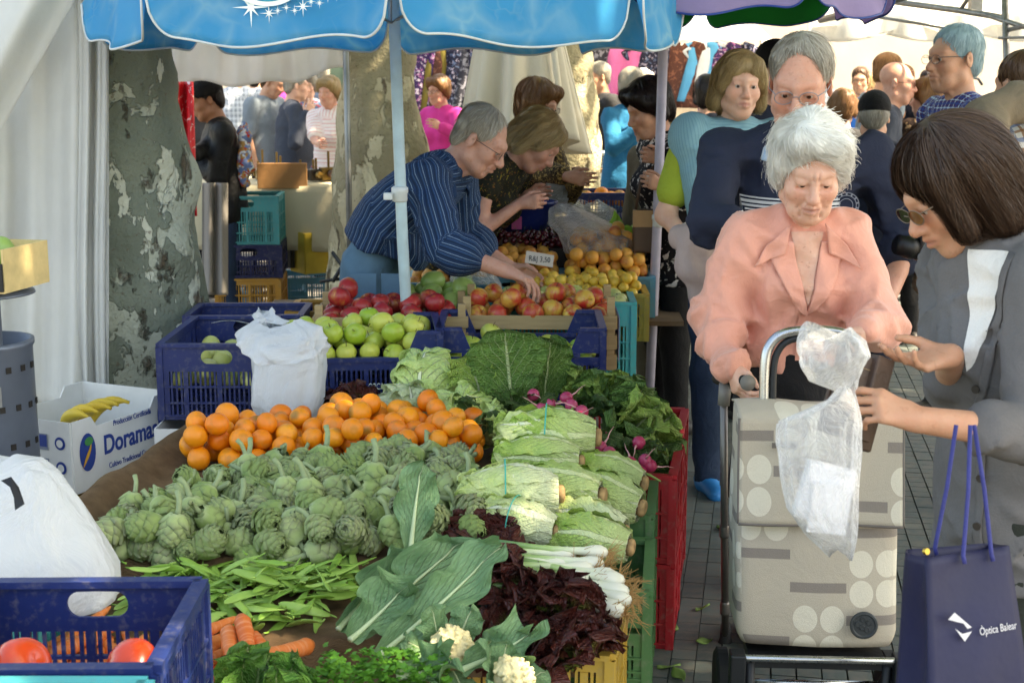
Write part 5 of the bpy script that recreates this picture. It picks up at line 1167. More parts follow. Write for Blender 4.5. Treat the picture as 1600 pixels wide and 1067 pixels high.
def pmesh(w, h, st, m):
    k = (round(w, 3), round(h, 3), st, m.name)
    if k not in _pc: b = panel(w, h, st); _pc[k] = mesh('panel', b.v, b.f, m, False)
    return _pc[k]
def crate(label, loc, rz, w, d, h, col, front='handle', side='slots', back=None, name='crate', group=None, tilt=0.0):
    """open plastic crate; loc is the middle of the front wall's foot"""
    o = empty(name, loc, rz, label, 'crate', group); o.rotation_euler.x = tilt; m = PL[col]
    obj('wall_panel', pmesh(w, h, front, m), o, (0, 0, 0)); obj('wall_panel', pmesh(w, h, back or front, m), o, (0, d, 0), (0, 0, pi))
    obj('wall_panel', pmesh(d, h, side, m), o, (w / 2, d / 2, 0), (0, 0, pi / 2)); obj('wall_panel', pmesh(d, h, side, m), o, (-w / 2, d / 2, 0), (0, 0, -pi / 2))
    b = MB(); 
    for k in range(8): y = d * (k + .5) / 8; b.box((-w / 2, y - .018, .002), (w / 2, y + .018, .010))
    b.box((-w / 2, .004, .0005), (-w / 2 + .03, d - .004, .0125)).box((w / 2 - .03, .004, .0005), (w / 2, d - .004, .0125)).build('base', m, o)
    return o
mcard = mat('kraft_cardboard', '#b08a5e', .85, .15, 8, .3, 60); mcardw = mat('white_printed_cardboard', '#dcdcd8', .75, .06, 8, .2, 60); mcardd = mat('dark_brown_cardboard', '#2e2621', .8, .15, 8, .3, 60)
mwd = NB('raw_pine_slat'); _c = mwd.coord(); _n = mwd.noise(mwd.mapping(_c, (2, 40, 40)), 3, 4); mwd = mwd.out(mwd.pbsdf(mwd.mix(_n, srgb('#8f744e'), srgb('#c9ac7c')), .75, mwd.bump(_n, .3, .003)))
def carton(label, loc, rz, w, d, h, m, name='cardboard_box', hole=True, notch=True, group=None, t=.005, tilt=0):
    o = empty(name, loc, rz, label, 'box', group); o.rotation_euler.x = tilt
    for nm, (a, b_, r_) in (('front_wall', (w, (0, 0, 0), 0)), ('back_wall', (w, (0, d, 0), pi)), ('side_wall', (d, (w / 2, d / 2, 0), pi / 2)), ('side_wall', (d, (-w / 2, d / 2, 0), -pi / 2))):
        q = MB(); W = a / 2
        if notch and nm in ('front_wall', 'back_wall'):
            q.box((-W, -t, 0), (W, 0, h - .035)); v = []
            for s in (-1, 1): x0, x1, x2 = s * W, s * (W - .09), s * (W - .115); q.add([(x0, -t, h - .035), (x2, -t, h - .035), (x1, -t, h), (x0, -t, h), (x0, 0, h - .035), (x2, 0, h - .035), (x1, 0, h), (x0, 0, h)], [(0, 1, 2, 3), (7, 6, 5, 4), (2, 1, 5, 6), (3, 2, 6, 7), (0, 3, 7, 4)])
        else: q.box((-W, -t, 0), (W, 0, h))
        q.build(nm, m, o, b_, (0, 0, r_))
    MB().box((-w / 2, .0, .001), (w / 2, d, .007)).build('base', m, o); return o
def woodcrate(label, loc, rz, w, d, h, posts=.03, tilt=0):
    o = empty('wooden_crate', loc, rz, label, 'crate'); o.rotation_euler.x = tilt; n = 2 if h < .14 else 3; sh = h * .8 / n
    for k in range(n):
        z = k * h / n + .006
        for y, nm in ((-.004, 'slat'), (d, 'slat')): MB().box((-w / 2, y - .002, z), (w / 2, y + .004, z + sh * .86)).build(nm, mwd, o)
        for x in (-w / 2, w / 2): MB().box((x - .003, -.001, z + .002), (x + .003, d + .001, z + sh * .84)).build('slat', mwd, o)
    for x in (-w / 2 + .02, w / 2 - .02):
        for y in (.014, d - .014): MB().box((x - .014, y - .012, 0), (x + .014, y + .012, h + posts)).build('corner_post', mwd, o, bevel=.002)
    for k in range(5): MB().box((-w / 2 + .004, d * k / 5 + .004, .001), (w / 2 - .004, d * (k + 1) / 5 - .004, .005)).build('floor_slat', mwd, o)
    return o
def foot(px, py, d, z): p = P(px, py, d); return (p.x, p.y, z)
# ---- trestle tables
mtab = mat('worn_table_board', '#6e5a44', .8, .25, 8, .3)
tb_ = empty('trestle_table', foot(700, 600, 5.3, 0), -.03, 'low trestle table carrying the rows of fruit crates', 'table')
MB().box((-.70, -.72, .405), (.30, .75, .43)).build('tabletop', mtab, tb_)
for x in (-.64, .22):
    for y in (-.62, .62): MB().box((x - .022, y - .022, 0), (x + .022, y + .022, .405)).build('leg', mtab, tb_)
tv = empty('vegetable_stand', (-.35, 3.3, 0), 0, 'board stand under the sacking that carries the vegetables', 'table')
MB().box((-.62, -.18, .43), (.34, 1.0, .46)).build('tabletop', mtab, tv)
MB().box((-.62, -.55, .36), (.55, -.19, .385)).build('front_shelf', mtab, tv)
for x in (-.56, .28):
    for y in (-.12, .9): MB().box((x - .025, y - .025, 0), (x + .025, y + .025, .43)).build('leg', mtab, tv)
    MB().box((x - .025, -.5, 0), (x + .025, -.45, .36)).build('leg', mtab, tv)
# ---- row of fruit crates
ZB = .452
crA = crate('blue crate of pale pears nearest the plane tree on a banana box', foot(338, 540, 4.66, ZB + .005), .0, .372, .55, .255, 'blue')
crB = crate('blue crate of green apples with dipped front beside the white carrier bag', foot(556, 540, 4.66, ZB - .002), .10, .55, .37, .30, 'blue', 'dip')
crC = crate('blue crate of pale apples behind the big savoy leaf', foot(814, 530, 4.74, ZB - .002), -.01, .545, .37, .30, 'blue', 'dip')
text('lettering', 'AGROMALLORCA', .030, Matrix.Translation((.015, -.0085, .118)) @ Matrix.Rotation(R(90), 4, 'X'), mprint, crB, sx=.62)
wcR = woodcrate('wooden crate of red apples behind the green apples', foot(610, 500, 5.08, .56), .04, .55, .34, .18)
wcM = woodcrate('wooden crate of red and yellow apples with tall corner posts', foot(842, 505, 5.14, .52), -.02, .56, .33, .22, .05)
MB().box((.0, 0, 0), (.004, .28, .16)).build('newspaper', m_cloth('blue_grey_paper', '#8a94b8', .8), wcM, (.29, .03, .03))
crE = crate('turquoise crate of pears standing behind the red apples', foot(878, 485, 5.42, ZB - .01), -.02, .545, .37, .285, 'turq', 'handle')
crF = crate('yellow crate of small yellow plums beside the lilac pole', foot(905, 465, 5.66, .53), -.02, .535, .37, .19, 'yel', 'slots')
crG1 = crate('turquoise crate of apricots nearest the lilac pole', foot(950, 440, 5.92, .58), -.02, .37, .5, .17, 'lblue', 'handle')
crG2 = crate('turquoise crate of apricots under the reaching hand', foot(800, 438, 5.92, .578), -.02, .40, .5, .17, 'lblue', 'handle')
crG3 = crate('turquoise crate of apricots beside the stallholder', foot(690, 445, 5.95, .57), -.02, .30, .4, .15, 'lblue', 'slots')
crM = crate('blue crate of green mangoes behind the red apples', foot(668, 470, 5.42, .565), .0, .42, .36, .155, 'blue', 'solid')
bxH1 = carton('dark cardboard tray heaped with cherries', foot(790, 400, 6.2, .60), -.02, .50, .40, .235, mcardd, notch=True)
bxH2 = carton('dark cardboard tray holding a bag of apricots beside the cherries', foot(950, 400, 6.2, .60), -.02, .37, .40, .235, mcardd)
MB().box((-.9, -.02, 0), (.9, .5, .02)).build('shelf', mtab, tb_, (.03, .66, .555))
# low crates between the stall and the plane tree
crP = crate('navy crate of lemons and peppers beside the plane tree trunk', foot(348, 505, 5.72, .38), .0, .19, .3, .16, 'blue', 'handle')
crQ = crate('blue crate with sheets of white paper behind the pears', foot(380, 520, 5.28, .46), .02, .42, .3, .24, 'blue', 'solid')
crR = crate('yellow crate holding dark figs', foot(518, 500, 5.55, .50), .0, .34, .3, .17, 'must', 'solid')
crR2 = crate('navy crate of bananas and avocados', foot(500, 505, 5.4, .50), .0, .24, .2, .14, 'navy', 'slots')
MB().box((-.1, 0, 0), (.35, .5, .03)).build('shelf', mtab, tb_, (-.78, -.02, .44))
# background stack of crates
for k, (c, y0, hh, lb) in enumerate((('must', .132, .235, 'mustard crate in the middle of the crate stack'), ('navy', .37, .20, 'navy crate under the teal crate on the stack'), ('teal', .572, .29, 'teal crate topmost of the background stack'))):
    p = P(386 + 3 * (k == 1), 400, 8.55); crate(lb, (p.x, p.y, y0), .06 + .03 * (k % 2), .375, .36 + .06 * (k % 2), hh, c, 'handle' if k > 0 else 'slots', group='stacked background crates')
pp = P(386, 400, 8.55); crate('light blue crate standing on the ground under the stack', (pp.x, pp.y, 0.001), .05, .39, .4, .128, 'lblue', 'slots', group='stacked background crates')
for k, (px, d_) in enumerate(((482, 8.7), (425, 8.05))): q = PZ(px, 478 - 4 * k, .12); crate(('light blue crate beside the stack', 'light blue crate in front of the stack')[k], (q.x, q.y, .001), .1, .40, .4, .30 - .1 * k, 'lblue', 'slots', group='stacked background crates')
# ---- crates under the vegetables by the aisle
gx = P(1003, 900, 3.28)
crate('green crate under the romaine lettuces, front one', (gx.x - .20, gx.y - .12, .24), AISLE + .06, .40, .36, .22, 'green', 'dip', name='crate'); crate('green crate supporting the front green crate', (gx.x - .20, gx.y - .12, .001), AISLE + .06, .40, .36, .235, 'green', 'slots')
gx2 = P(1012, 800, 3.62)
crate('green crate under the romaine lettuces, rear one', (gx2.x - .19, gx2.y - .04, .26), AISLE + .04, .38, .32, .24, 'green', 'dip'); crate('green crate below the rear green crate', (gx2.x - .19, gx2.y - .04, .001), AISLE + .04, .38, .32, .255, 'green', 'slots')
rx = PZ(1040, 1018, 0)
crate('red crate by the aisle under the radishes', (rx.x - .17, rx.y + .02, .262), AISLE, .36, .30, .25, 'red', 'slots'); crate('red crate on the paving under the radishes', (rx.x - .17, rx.y + .02, .015), AISLE, .36, .30, .245, 'red', 'slots')
rx2 = PZ(1052, 945, 0)
crate('red crate by the aisle under the savoy cabbages', (rx2.x - .17, rx2.y + .06, .27), AISLE, .36, .36, .25, 'red', 'slots'); crate('red crate on the paving under the savoy cabbages', (rx2.x - .17, rx2.y + .06, .015), AISLE, .36, .36, .253, 'red', 'slots')
yx = P(960, 1020, 2.95); crate('yellow crate under the red lettuces', (yx.x - .19, yx.y - .02, .15), AISLE, .36, .25, .27, 'yel', 'slots'); MB().box((-.15, .02, 0), (.15, .22, .148)).build('plinth_box', mcardd, bpy.data.objects['trestle_table'], None)
bpy.data.objects.remove(bpy.data.objects['plinth_box'])
crate('yellow crate on the ground under the red lettuces', (yx.x - .19, yx.y - .02, .001), AISLE, .36, .25, .146, 'yel', 'slots')
# ---- near crate with tomatoes and the turquoise crate in front of it
nc = P(168, 905, 2.42); NCB = nc.z - .245
crN = crate('blue slotted crate of tomatoes in the near left corner', (nc.x - .012, nc.y - .36, NCB), .02, .355, .36, .245, 'blue', 'handle', 'slots', 'handle')
tc = P(60, 1052, 2.05); crT = crate('turquoise crate at the bottom left edge', (tc.x - .04, tc.y - .38, tc.z - .2), .0, .40, .36, .2, 'turq', 'handle')
tc2 = P(-10, 925, 2.75); crT2 = crate('turquoise crate of onions behind the tomato crate', (tc2.x - .06, tc2.y - .02, tc2.z - .2), .0, .28, .36, .2, 'turq', 'solid')
st2 = empty('corner_stand', (nc.x - .05, nc.y - .35, 0), 0, 'plank stand carrying the near left crates', 'table'); MB().box((-.42, -.62, NCB - .03), (.24, .42, NCB - .002)).build('tabletop', mtab, st2)
for x in (-.36, .18):
    for y in (-.5, .36): MB().box((x - .02, y - .02, 0), (x + .02, y + .02, NCB - .03)).build('leg', mtab, st2)
# ---- banana boxes with print
mink = mat('navy_print_ink', '#23408c', .6, .05, bump=0); mgold = mat('gold_print_ink', '#d9a23a', .6, .05, bump=0); mgrnk = mat('green_print_ink', '#3d8a4a', .6, .05, bump=0); mgrk = mat('grey_print_ink', '#7d879a', .6, .05, bump=0)
dx = P(113, 770, 4.55); DO = carton('white banana box printed Doramas beside the litter bin', (dx.x, dx.y, .27), 0, .5, .38, .235, mcardw, hole=True)
dc = P(116, 767, 4.5); DA = R(66); DO.rotation_euler = (0, 0, DA); DO.location = (dc.x + .25 * cos(DA), dc.y + .25 * sin(DA), .27)
# corner nearest the camera is the meeting of front (right-hand) face and the left side face
def facepos(o, x, z, face='front', off=.0065):
    if face == 'front': return Matrix.Translation((x, -off, z)) @ Matrix.Rotation(R(90), 4, 'X')
    return Matrix.Translation((-.25 - off, x, z)) @ Matrix.Rotation(R(-90), 4, 'Z') @ Matrix.Rotation(R(90), 4, 'X')
text('lettering', 'Doramas', .088, facepos(DO, .03, .125), mink, DO, bold=.002, sx=.85)
text('lettering', 'Producción Certificada', .026, facepos(DO, .04, .190), mink, DO, sx=.8); text('lettering', 'Cultivo Tradicional Canario', .026, facepos(DO, .03, .055), mink, DO, sx=.8)
def disc(m_, rx_, rz_, M_, par, nm='printed_oval', n=28): obj(nm, mesh(nm, [M_ @ Vector((cos(2 * pi * k / n) * rx_, sin(2 * pi * k / n) * rz_, .0006)) for k in range(n)], [tuple(range(n))], m_, False), par)
disc(mink, .038, .062, facepos(DO, -.185, .125), DO)
sheet('printed_banana', lambda u, v: facepos(DO, -.188, .115, off=.009) @ Vector((.028 * sin(1.9 * u - .6) - .008 + (v - .5) * .016 * sin(pi * u), .05 * (u - .5) * 1.5, 0)), 12, 3, mgold, DO)
disc(mgrnk, .02, .014, facepos(DO, -.18, .160, off=.009), DO); disc(mink, .030, .055, facepos(DO, .20, .165), DO); disc(mgrnk, .018, .028, facepos(DO, .20, .178, off=.009), DO)
for k, (x, z) in enumerate([(.115, .165), (.195, .165), (.115, .085), (.195, .085)]):
    MB().box((-.026, -.026, 0), (.026, .026, .0006), facepos(DO, x, z, 's')).build('printed_mark', mgrk if k != 3 else mcardw, DO); MB().box((-.022, -.016, .0006), (.022, .022, .0012), facepos(DO, x, z, 's')).build('printed_mark', (mink, mcardw, mcardw, mcardw)[k], DO)
    if k == 3: disc(mgold, .016, .016, facepos(DO, x, z + .006, 's', .0085), DO)
    if k == 2: text('lettering', 'ER', .03, facepos(DO, x, z + .003, 's', .0085), mink, DO)
for z in (.165, .085): disc(mink, .021, .021, facepos(DO, .04, z, 's'), DO); disc(mcardw, .013, .013, facepos(DO, .04, z, 's', .0085), DO)
text('lettering', 'mas', .07, facepos(DO, .16, .03, 's'), mink, DO, bold=.002)
yb = carton('yellow banana box under the printed box', (DO.location.x + .0, DO.location.y, .02), DA, .48, .36, .24, mat('yellow_printed_cardboard', '#c9a93a', .75))
bb = carton('white banana box under the pear crate', foot(338, 700, 4.62, .20), .0, .39, .5, .25, mcardw); disc(mink, .05, .055, facepos(bb, -.095, .17), bb); sheet('printed_banana', lambda u, v: facepos(bb, -.095, .17, off=.009) @ Vector((.05 * (u - .5), .02 * sin(pi * u) - .01 + (v - .5) * .014 * sin(pi * u), 0)), 12, 3, mgold, bb)
carton('dark box on the ground under the white banana box', foot(338, 700, 4.62, .0), .0, .37, .48, .198, mcardd, notch=False)
# ---- litter bin with wooden fruit tray on top
bp = P(-22, 600, 4.25); bn = empty('litter_bin', (bp.x, bp.y, 0), 0, 'grey perforated steel litter bin at the left edge', 'bin')
msteel = mat('grey_painted_steel', '#6d7684', .42, .12, 5, .15, metal=.35); prof = [(.135 + .0 * z, z) for z in (.12, .2, .5, .78, .80)]
MB().lathe([(.14, .12), (.143, .14), (.140, .78), (.146, .79), (.146, .805), (.135, .805), (.132, .16), (.0, .15)], 40, None, False).build('body', msteel, bn, smooth=True)
for k in range(5):
    for j in range(9):
        a = -2.9 + j * .36 + (.18 if k % 2 else 0); z = .27 + k * .115; MB().box((-.008, -.002, -.009), (.008, .001, .009), Matrix.Translation((cos(a) * .1425, sin(a) * .1425, z)) @ Matrix.Rotation(a + pi / 2, 4, 'Z')).build('hole_shade', mdark, bn)  # dark plates paint the shade inside the bin's holes
a = -1.05; MB().box((-.018, -.0015, -.03), (.018, .001, .03), Matrix.Translation((cos(a) * .1432, sin(a) * .1432, .655)) @ Matrix.Rotation(a + pi / 2, 4, 'Z')).build('plate', mat('bare_aluminium', '#a9acb0', .35, metal=.8), bn)
for a in (-.9, 2.2): MB().box((cos(a) * .128 - .012, sin(a) * .128 - .012, .8), (cos(a) * .128 + .012, sin(a) * .128 + .012, .945)).build('stanchion', msteel, bn)
MB().lathe([(.0, .968), (.10, .962), (.155, .95), (.158, .942), (.1, .94), (0, .94)], 36, None, False).build('lid', msteel, bn, smooth=True)
MB().lathe([(0, 0), (.011, 0), (.011, .004), (.006, .008), (0, .008)], 14, Matrix.Translation((.035, -.141, .44)) @ Matrix.Rotation(R(90), 4, 'X')).build('lock', mat('bare_aluminium', '#a9acb0', .35, metal=.8), bn)
MB().tube([(0, 0, 0), (0, 0, .14)], .05, 12).build('foot', msteel, bn)
wt_ = empty('wooden_tray', (bp.x + .0, bp.y - .06, .97), -.2, 'small wooden fruit tray resting on the litter bin', 'crate')
mpine = mat('pale_plywood', '#d5bd86', .7, .12, 20); mblkp = mat('black_printed_side', '#1d1e20', .5, .1)
MB().box((-.16, -.10, 0), (.165, .15, .006)).build('base', mpine, wt_); MB().box((-.16, .144, .006), (.165, .15, .125)).build('back_board', mpine, wt_); MB().box((.159, -.095, .006), (.165, .144, .125)).build('end_board', mpine, wt_)
MB().box((.062, -.106, .006), (.165, -.1, .085)).build('printed_side', mblkp, wt_); MB().box((-.16, -.106, .0), (.04, -.1, .118)).build('front_board', mpine, wt_); MB().box((.04, -.112, -.006), (.06, -.1, .118)).build('corner_batten', mpine, wt_)
# ---------------------------------------------------------------- sacking over the vegetable stand
def m_burlap():
    b = NB('brown_jute_sacking'); co = b.coord(); n = b.noise(co, 9, 6, .65); wv = b.n('TexWave', 1, {'Vector': co, 'Scale': 160, 'Distortion': 1.5, 'Detail': 2}); wv2 = b.n('TexWave', 1, {'Vector': b.mapping(co, rot=(0, 0, pi / 2)), 'Scale': 160, 'Distortion': 1.5, 'Detail': 2})
    c = b.mix(b.ramp(n, [(.3, 0.0), (.7, 1.0)]), srgb('#6b543e'), srgb('#a58766')); c = b.mix(b.math('MULTIPLY', wv, .35), c, srgb('#453424'))
    return b.out(b.pbsdf(c, .95, b.bump(b.math('ADD', b.math('ADD', wv, wv2), b.math('MULTIPLY', n, 4.0)), .7, .004), .1))
mbur = m_burlap(); wb = wav(31, .018, 16); wb2 = wav(32, .009, 38)
S1, S2, S3 = 3.06, 2.74, 2.42
def sst(x, a, b): t = max(0, min(1, (x - a) / (b - a))); return t * t * (3 - 2 * t)
def tray_z(x, y):
    z = .385 + .055 * sst(y, S2 - .025, S2 + .0) + .065 * sst(y, S1 - .028, S1 - .002) + .0 * y
    return z
def bur(u, v):
    y = 2.36 + 1.78 * v; xl = -1.26 + .11 * (y - 3) * 1.3; xr = -.12 + .03 * sin(y * 5)
    x = xl + (xr - xl) * u; z = tray_z(x, y); e = max(0, .10 - u) / .10
    z += .05 * math.exp(-((u - .14) / .05) ** 2) * (y > 2.9) - .34 * e ** 1.3; x += .05 * e
    q = np.array([[x, y, z]], np.float32); z += wb(q)[0] * (.5 + e) + wb2(q)[0] * .8; y += wb2(q + 1)[0] * 1.2
    return (x, y, z)
bu = sheet('sacking', bur, 90, 150, mbur, None, .004); tag(bu, 'brown jute sacking draped in steps over the vegetable stand', 'sacking')
# ---------------------------------------------------------------- fruit and vegetables: shapes
def sphere_v(nu=20, nv=14):
    v = []; f = []
    for j in range(nv + 1):
        t = pi * j / nv
        for i in range(nu): a = 2 * pi * i / nu; v.append((sin(t) * cos(a), sin(t) * sin(a), cos(t)))
    for j in range(nv):
        for i in range(nu): f.append((j * nu + i, (j + 1) * nu + i, (j + 1) * nu + (i + 1) % nu, j * nu + (i + 1) % nu))
    return np.array(v), f
def fruit_mesh(name, r, m, seed, dimple=.25, bot=.1, lump=.03, tall=1.0, ridges=0, crease_=0.0, nu=22, nv=16):
    v, f = sphere_v(nu, nv); w_ = wav(seed, lump, 2.2); k = 1 + w_(v.astype(np.float32)); z = v[:, 2].copy(); rho = np.sqrt(v[:, 0] ** 2 + v[:, 1] ** 2)
    if ridges: k = k * (1 + .025 * np.cos(np.arctan2(v[:, 1], v[:, 0]) * ridges) * (z < .2))
    if crease_: k = k * (1 - crease_ * np.exp(-(np.arctan2(v[:, 1], v[:, 0]) / .16) ** 2) * rho)
    o = v * k[:, None]; o[:, 2] *= tall; o[:, 2] -= dimple * np.exp(-(rho / .28) ** 2) * (z > 0); o[:, 2] += bot * np.exp(-(rho / .25) ** 2) * (z < 0)
    return mesh(name, o * r, f, m, True)
def m_orange():
    b = NB('orange_peel'); co = b.coord(); r = rnd(b); n = b.noise(b.vmath('ADD', co, b.comb(b.math('MULTIPLY', r, 9.0), r, 0.0)), 22, 4)
    c = b.mix(r, srgb('#e8780f'), srgb('#f39a1e')); c = b.mix(b.ramp(n, [(.56, 0.0), (.72, .8)]), c, srgb('#c07a34')); z = b.sep(co)[2]
    p = b.voro(co, 420, 'F1'); c = b.mix(b.ramp(z, [(.0348, 0.0), (.0356, 1.0)]), c, srgb('#7a6a2c'))
    return b.out(b.pbsdf(c, .42, b.bump(b.math('ADD', p, b.math('MULTIPLY', b.noise(co, 60, 3), .5)), .28, .0016), .5, **{'Subsurface Weight': .08, 'Subsurface Radius': (.01, .004, .001)}))
def m_fruit(name, c0, c1, c2=None, th=(.45, .65), rough=.35, ns=30, axis=True, spot=0.0, coat=.0, bump=.08):
    """skin with a blush on one side; every fruit differs"""
    b = NB(name); co = b.coord(); r = rnd(b); oc = b.vmath('ADD', co, b.comb(b.math('MULTIPLY', r, 7.0), b.math('MULTIPLY', r, 3.0), r)); n = b.noise(oc, ns, 4)
    c = b.mix(r, srgb(c0), srgb(c1)); c = b.mix(b.ramp(b.noise(oc, ns * 2.2, 5, .7), [(.55, 0.0), (.75, .6)]), c, tuple(.5 * q + .5 * w_ for q, w_ in zip(srgb(c0), srgb('#a8843c'))))
    if c2:
        n2 = b.noise(b.mapping(oc, (1, 1, .35)), ns * .6, 4, .7); x = b.math('ADD', n2, b.math('MULTIPLY', b.sep(co)[1], -2.0)); c = b.mix(b.ramp(x, [(th[0], 0.0), (th[1], 1.0)]), c, srgb(c2))
    c = b.mix(b.ramp(n, [(.4, 0.0), (.8, .35)]), c, tuple(q * .7 for q in srgb(c1)))
    if spot: c = b.mix(b.math('MULTIPLY', b.ramp(b.voro(oc, 160), [(.06, 1.0), (.12, 0.0)]), spot), c, srgb('#d9cf9a'))
    return b.out(b.pbsdf(c, b.math('MULTIPLY_ADD', n, .15, rough - .07), b.bump(n, bump, .003), .5, **{'Subsurface Weight': .06, 'Subsurface Radius': (.008, .005, .002), 'Coat Weight': coat}))
def heap(n, r, sample, base, seed, k=40, rj=.06):
    """drop n balls one after another into the lowest free spot"""
    g = random.Random(seed); out = []
    for _ in range(n):
        best = None; rr = r * (1 + g.uniform(-rj, rj))
        for _ in range(k):
            x, y = sample(g); z = base(x, y) + rr * .92
            for (a, b_, c, q) in out:
                d2 = (a - x) ** 2 + (b_ - y) ** 2; s = (q + rr) * .96
                if d2 < s * s: z = max(z, c + sqrt(s * s - d2))
            if best is None or z < best[2]: best = (x, y, z, rr)
        out.append(best)
    return out
def scatter(pos, meshes, name, label, cat, group, seed, r0, upright=.5, stem=None):
    g = random.Random(seed)
    for i, (x, y, z, rr) in enumerate(pos):
        o = obj(name, g.choice(meshes), None, (x, y, z), (g.gauss(0, upright), g.gauss(0, upright), g.uniform(0, 6.28)), rr / r0); tag(o, label, cat, group)
        if stem: obj('stalk', stem, o)
def in_crate(o, w, d, mx=.03):
    M_ = Matrix.Translation(o.location) @ Matrix.Rotation(o.rotation_euler.z, 4, 'Z')
    def s(g): p = M_ @ Vector((g.uniform(-w / 2 + mx, w / 2 - mx), g.uniform(mx, d - mx), 0)); return p.x, p.y
    return s
mstalk = mat('brown_fruit_stalk', '#5b4630', .8); sb_ = MB().tube([(0, 0, .026), (.001, 0, .034), (.004, .001, .043)], .0013, 5); stalk = mesh('stalk', sb_.v, sb_.f, mstalk)
# ---- oranges
mo = m_orange(); om = [fruit_mesh('orange', .039, mo, s, .06, .08, .05, .90 + .03 * s) for s in (1, 2, 3)]
def orange_sample(g):
    while True:
        px = g.uniform(288, 742); py = g.uniform(632, 712); lim = 655 + 48 * abs((px - 560) / 260) ** 1.5 if px < 560 else 640 + .20 * (px - 560)
        d = 4.30 - (py - 632) / 80 * .40; p = P(px, py, d)
        if py > lim - 14 and py < 728 - 22 * max(0, (px - 640) / 100): return p.x, p.y
def orange_base(x, y):
    return .51 + .012 * math.exp(-((x + .47) / .36) ** 2 - ((y - 4.0) / .17) ** 2)
scatter(heap(116, .0322, orange_sample, orange_base, 5, 46, .11), om, 'orange', 'ripe orange in the heap behind the artichokes', 'orange', 'oranges heaped on the sacking', 1, .039, 1.5)
mleafd = mat('dark_citrus_leaf', '#3f5a2a', .4, .2)
# ---- apples
mga = m_fruit('green_apple_skin', '#94b530', '#d2cf5e', None, ns=18, spot=.35); mra = m_fruit('red_apple_skin', '#9a1f26', '#b5322c', '#cf9a44', (.56, .78), spot=.25); mry = m_fruit('red_yellow_apple_skin', '#d8b048', '#d89a44', '#bf2f2a', (.42, .58), spot=.2)
mpr = m_fruit('pale_pear_skin', '#c3c66a', '#cfcf84', None, ns=18, spot=.3); mmg = m_fruit('green_mango_skin', '#8fae5a', '#a3b862', None, ns=12, spot=.1)
am = [fruit_mesh('apple', .037, mga, s, .3, .16, .04, .93, 5) for s in (4, 5)]; rm = [fruit_mesh('apple', .040, mra, s, .3, .16, .04, .92, 5) for s in (6, 7)]; ym = [fruit_mesh('apple', .040, mry, s, .3, .16, .04, .93, 5) for s in (8, 9)]
def mound(o, w, d, z0, hgt, k=1.0):
    M_ = (Matrix.Translation(o.location) @ Matrix.Rotation(o.rotation_euler.z, 4, 'Z')).inverted()
    def b_(x, y): p = M_ @ Vector((x, y, 0)); return z0 + hgt * (1 - min(1, abs(p.x / (w / 2)) ** 2 * .7)) * (.55 + .45 * sin(pi * min(1, max(0, p.y / d)) ))
    return b_
scatter(heap(46, .0365, in_crate(crB, .52, .36), mound(crB, .52, .36, .585, .085), 11), am, 'apple', 'green apple heaped in the crate beside the white carrier bag', 'apple', 'green apples in the dipped blue crate', 2, .037, .6, stalk)
scatter(heap(26, .036, in_crate(crC, .52, .33), mound(crC, .52, .33, .60, .01), 12), am, 'apple', 'pale apple lying in the blue crate behind the savoy leaf', 'apple', 'pale apples behind the savoy leaf', 3, .037, .6, stalk)
scatter(heap(20, .040, in_crate(wcR, .5, .3), mound(wcR, .5, .3, .64, .08), 13), rm, 'apple', 'dark red apple piled behind the green apples', 'apple', 'red apples in the wooden crate', 4, .040, .6, stalk)
scatter(heap(26, .040, in_crate(wcM, .54, .30), mound(wcM, .54, .30, .66, .04), 14), ym, 'apple', 'red and yellow apple in the crate with tall corner posts', 'apple', 'blushed apples in the wooden crate', 5, .040, .6, stalk)
pm = [fruit_mesh('pear', .036, mpr, s, .12, .1, .07, 1.15) for s in (21, 22)]
scatter(heap(30, .036, in_crate(crA, .35, .5), lambda x, y: .55, 15), pm, 'pear', 'pale pear showing above the crate nearest the plane tree', 'pear', 'pears in the left blue crate', 6, .036, 1.2, stalk)
scatter(heap(24, .034, in_crate(crE, .52, .34), mound(crE, .52, .34, .67, .02), 16), pm, 'pear', 'green pear in the turquoise crate behind the red apples', 'pear', 'pears in the turquoise crate', 7, .036, 1.2, stalk)
mm_ = [fruit_mesh('mango', .04, mmg, s, .05, .02, .10, 1.2) for s in (23, 24)]
scatter(heap(20, .040, in_crate(crM, .40, .33), mound(crM, .40, .33, .655, .04), 17), mm_, 'mango', 'green mango in the crate below the stallholder', 'mango', 'green mangoes', 8, .04, 1.2)
# ---- stone fruit
mapr = m_fruit('apricot_skin', '#e09a3c', '#e8ac4e', '#b94a34', (.50, .72), .55, 26, bump=.05); mplm = m_fruit('yellow_plum_skin', '#e2b23a', '#e8c24e', '#d88a3a', (.6, .85), .45, 30)
apm = [fruit_mesh('apricot', .028, mapr, s, .16, .03, .04, .97, 0, .06) for s in (31, 32, 33)]; plm = [fruit_mesh('plum', .021, mplm, s, .14, .02, .04, 1.0, 0, .05, 16, 12) for s in (34, 35)]
scatter(heap(62, .0285, in_crate(crG1, .36, .46), mound(crG1, .40, .46, .70, .075), 18), apm, 'apricot', 'blushed apricot heaped in the crate nearest the lilac pole', 'apricot', 'apricots in the right crate', 9, .028, 1.2)
scatter(heap(70, .0285, in_crate(crG2, .40, .46), mound(crG2, .40, .46, .695, .07), 19), apm, 'apricot', 'blushed apricot heaped under the price card', 'apricot', 'apricots in the middle crate', 10, .028, 1.2)
scatter(heap(22, .0285, in_crate(crG3, .30, .36), mound(crG3, .30, .36, .68, .03), 20), apm, 'apricot', 'apricot in the crate beside the stallholder', 'apricot', 'apricots in the left crate', 11, .028, 1.2)
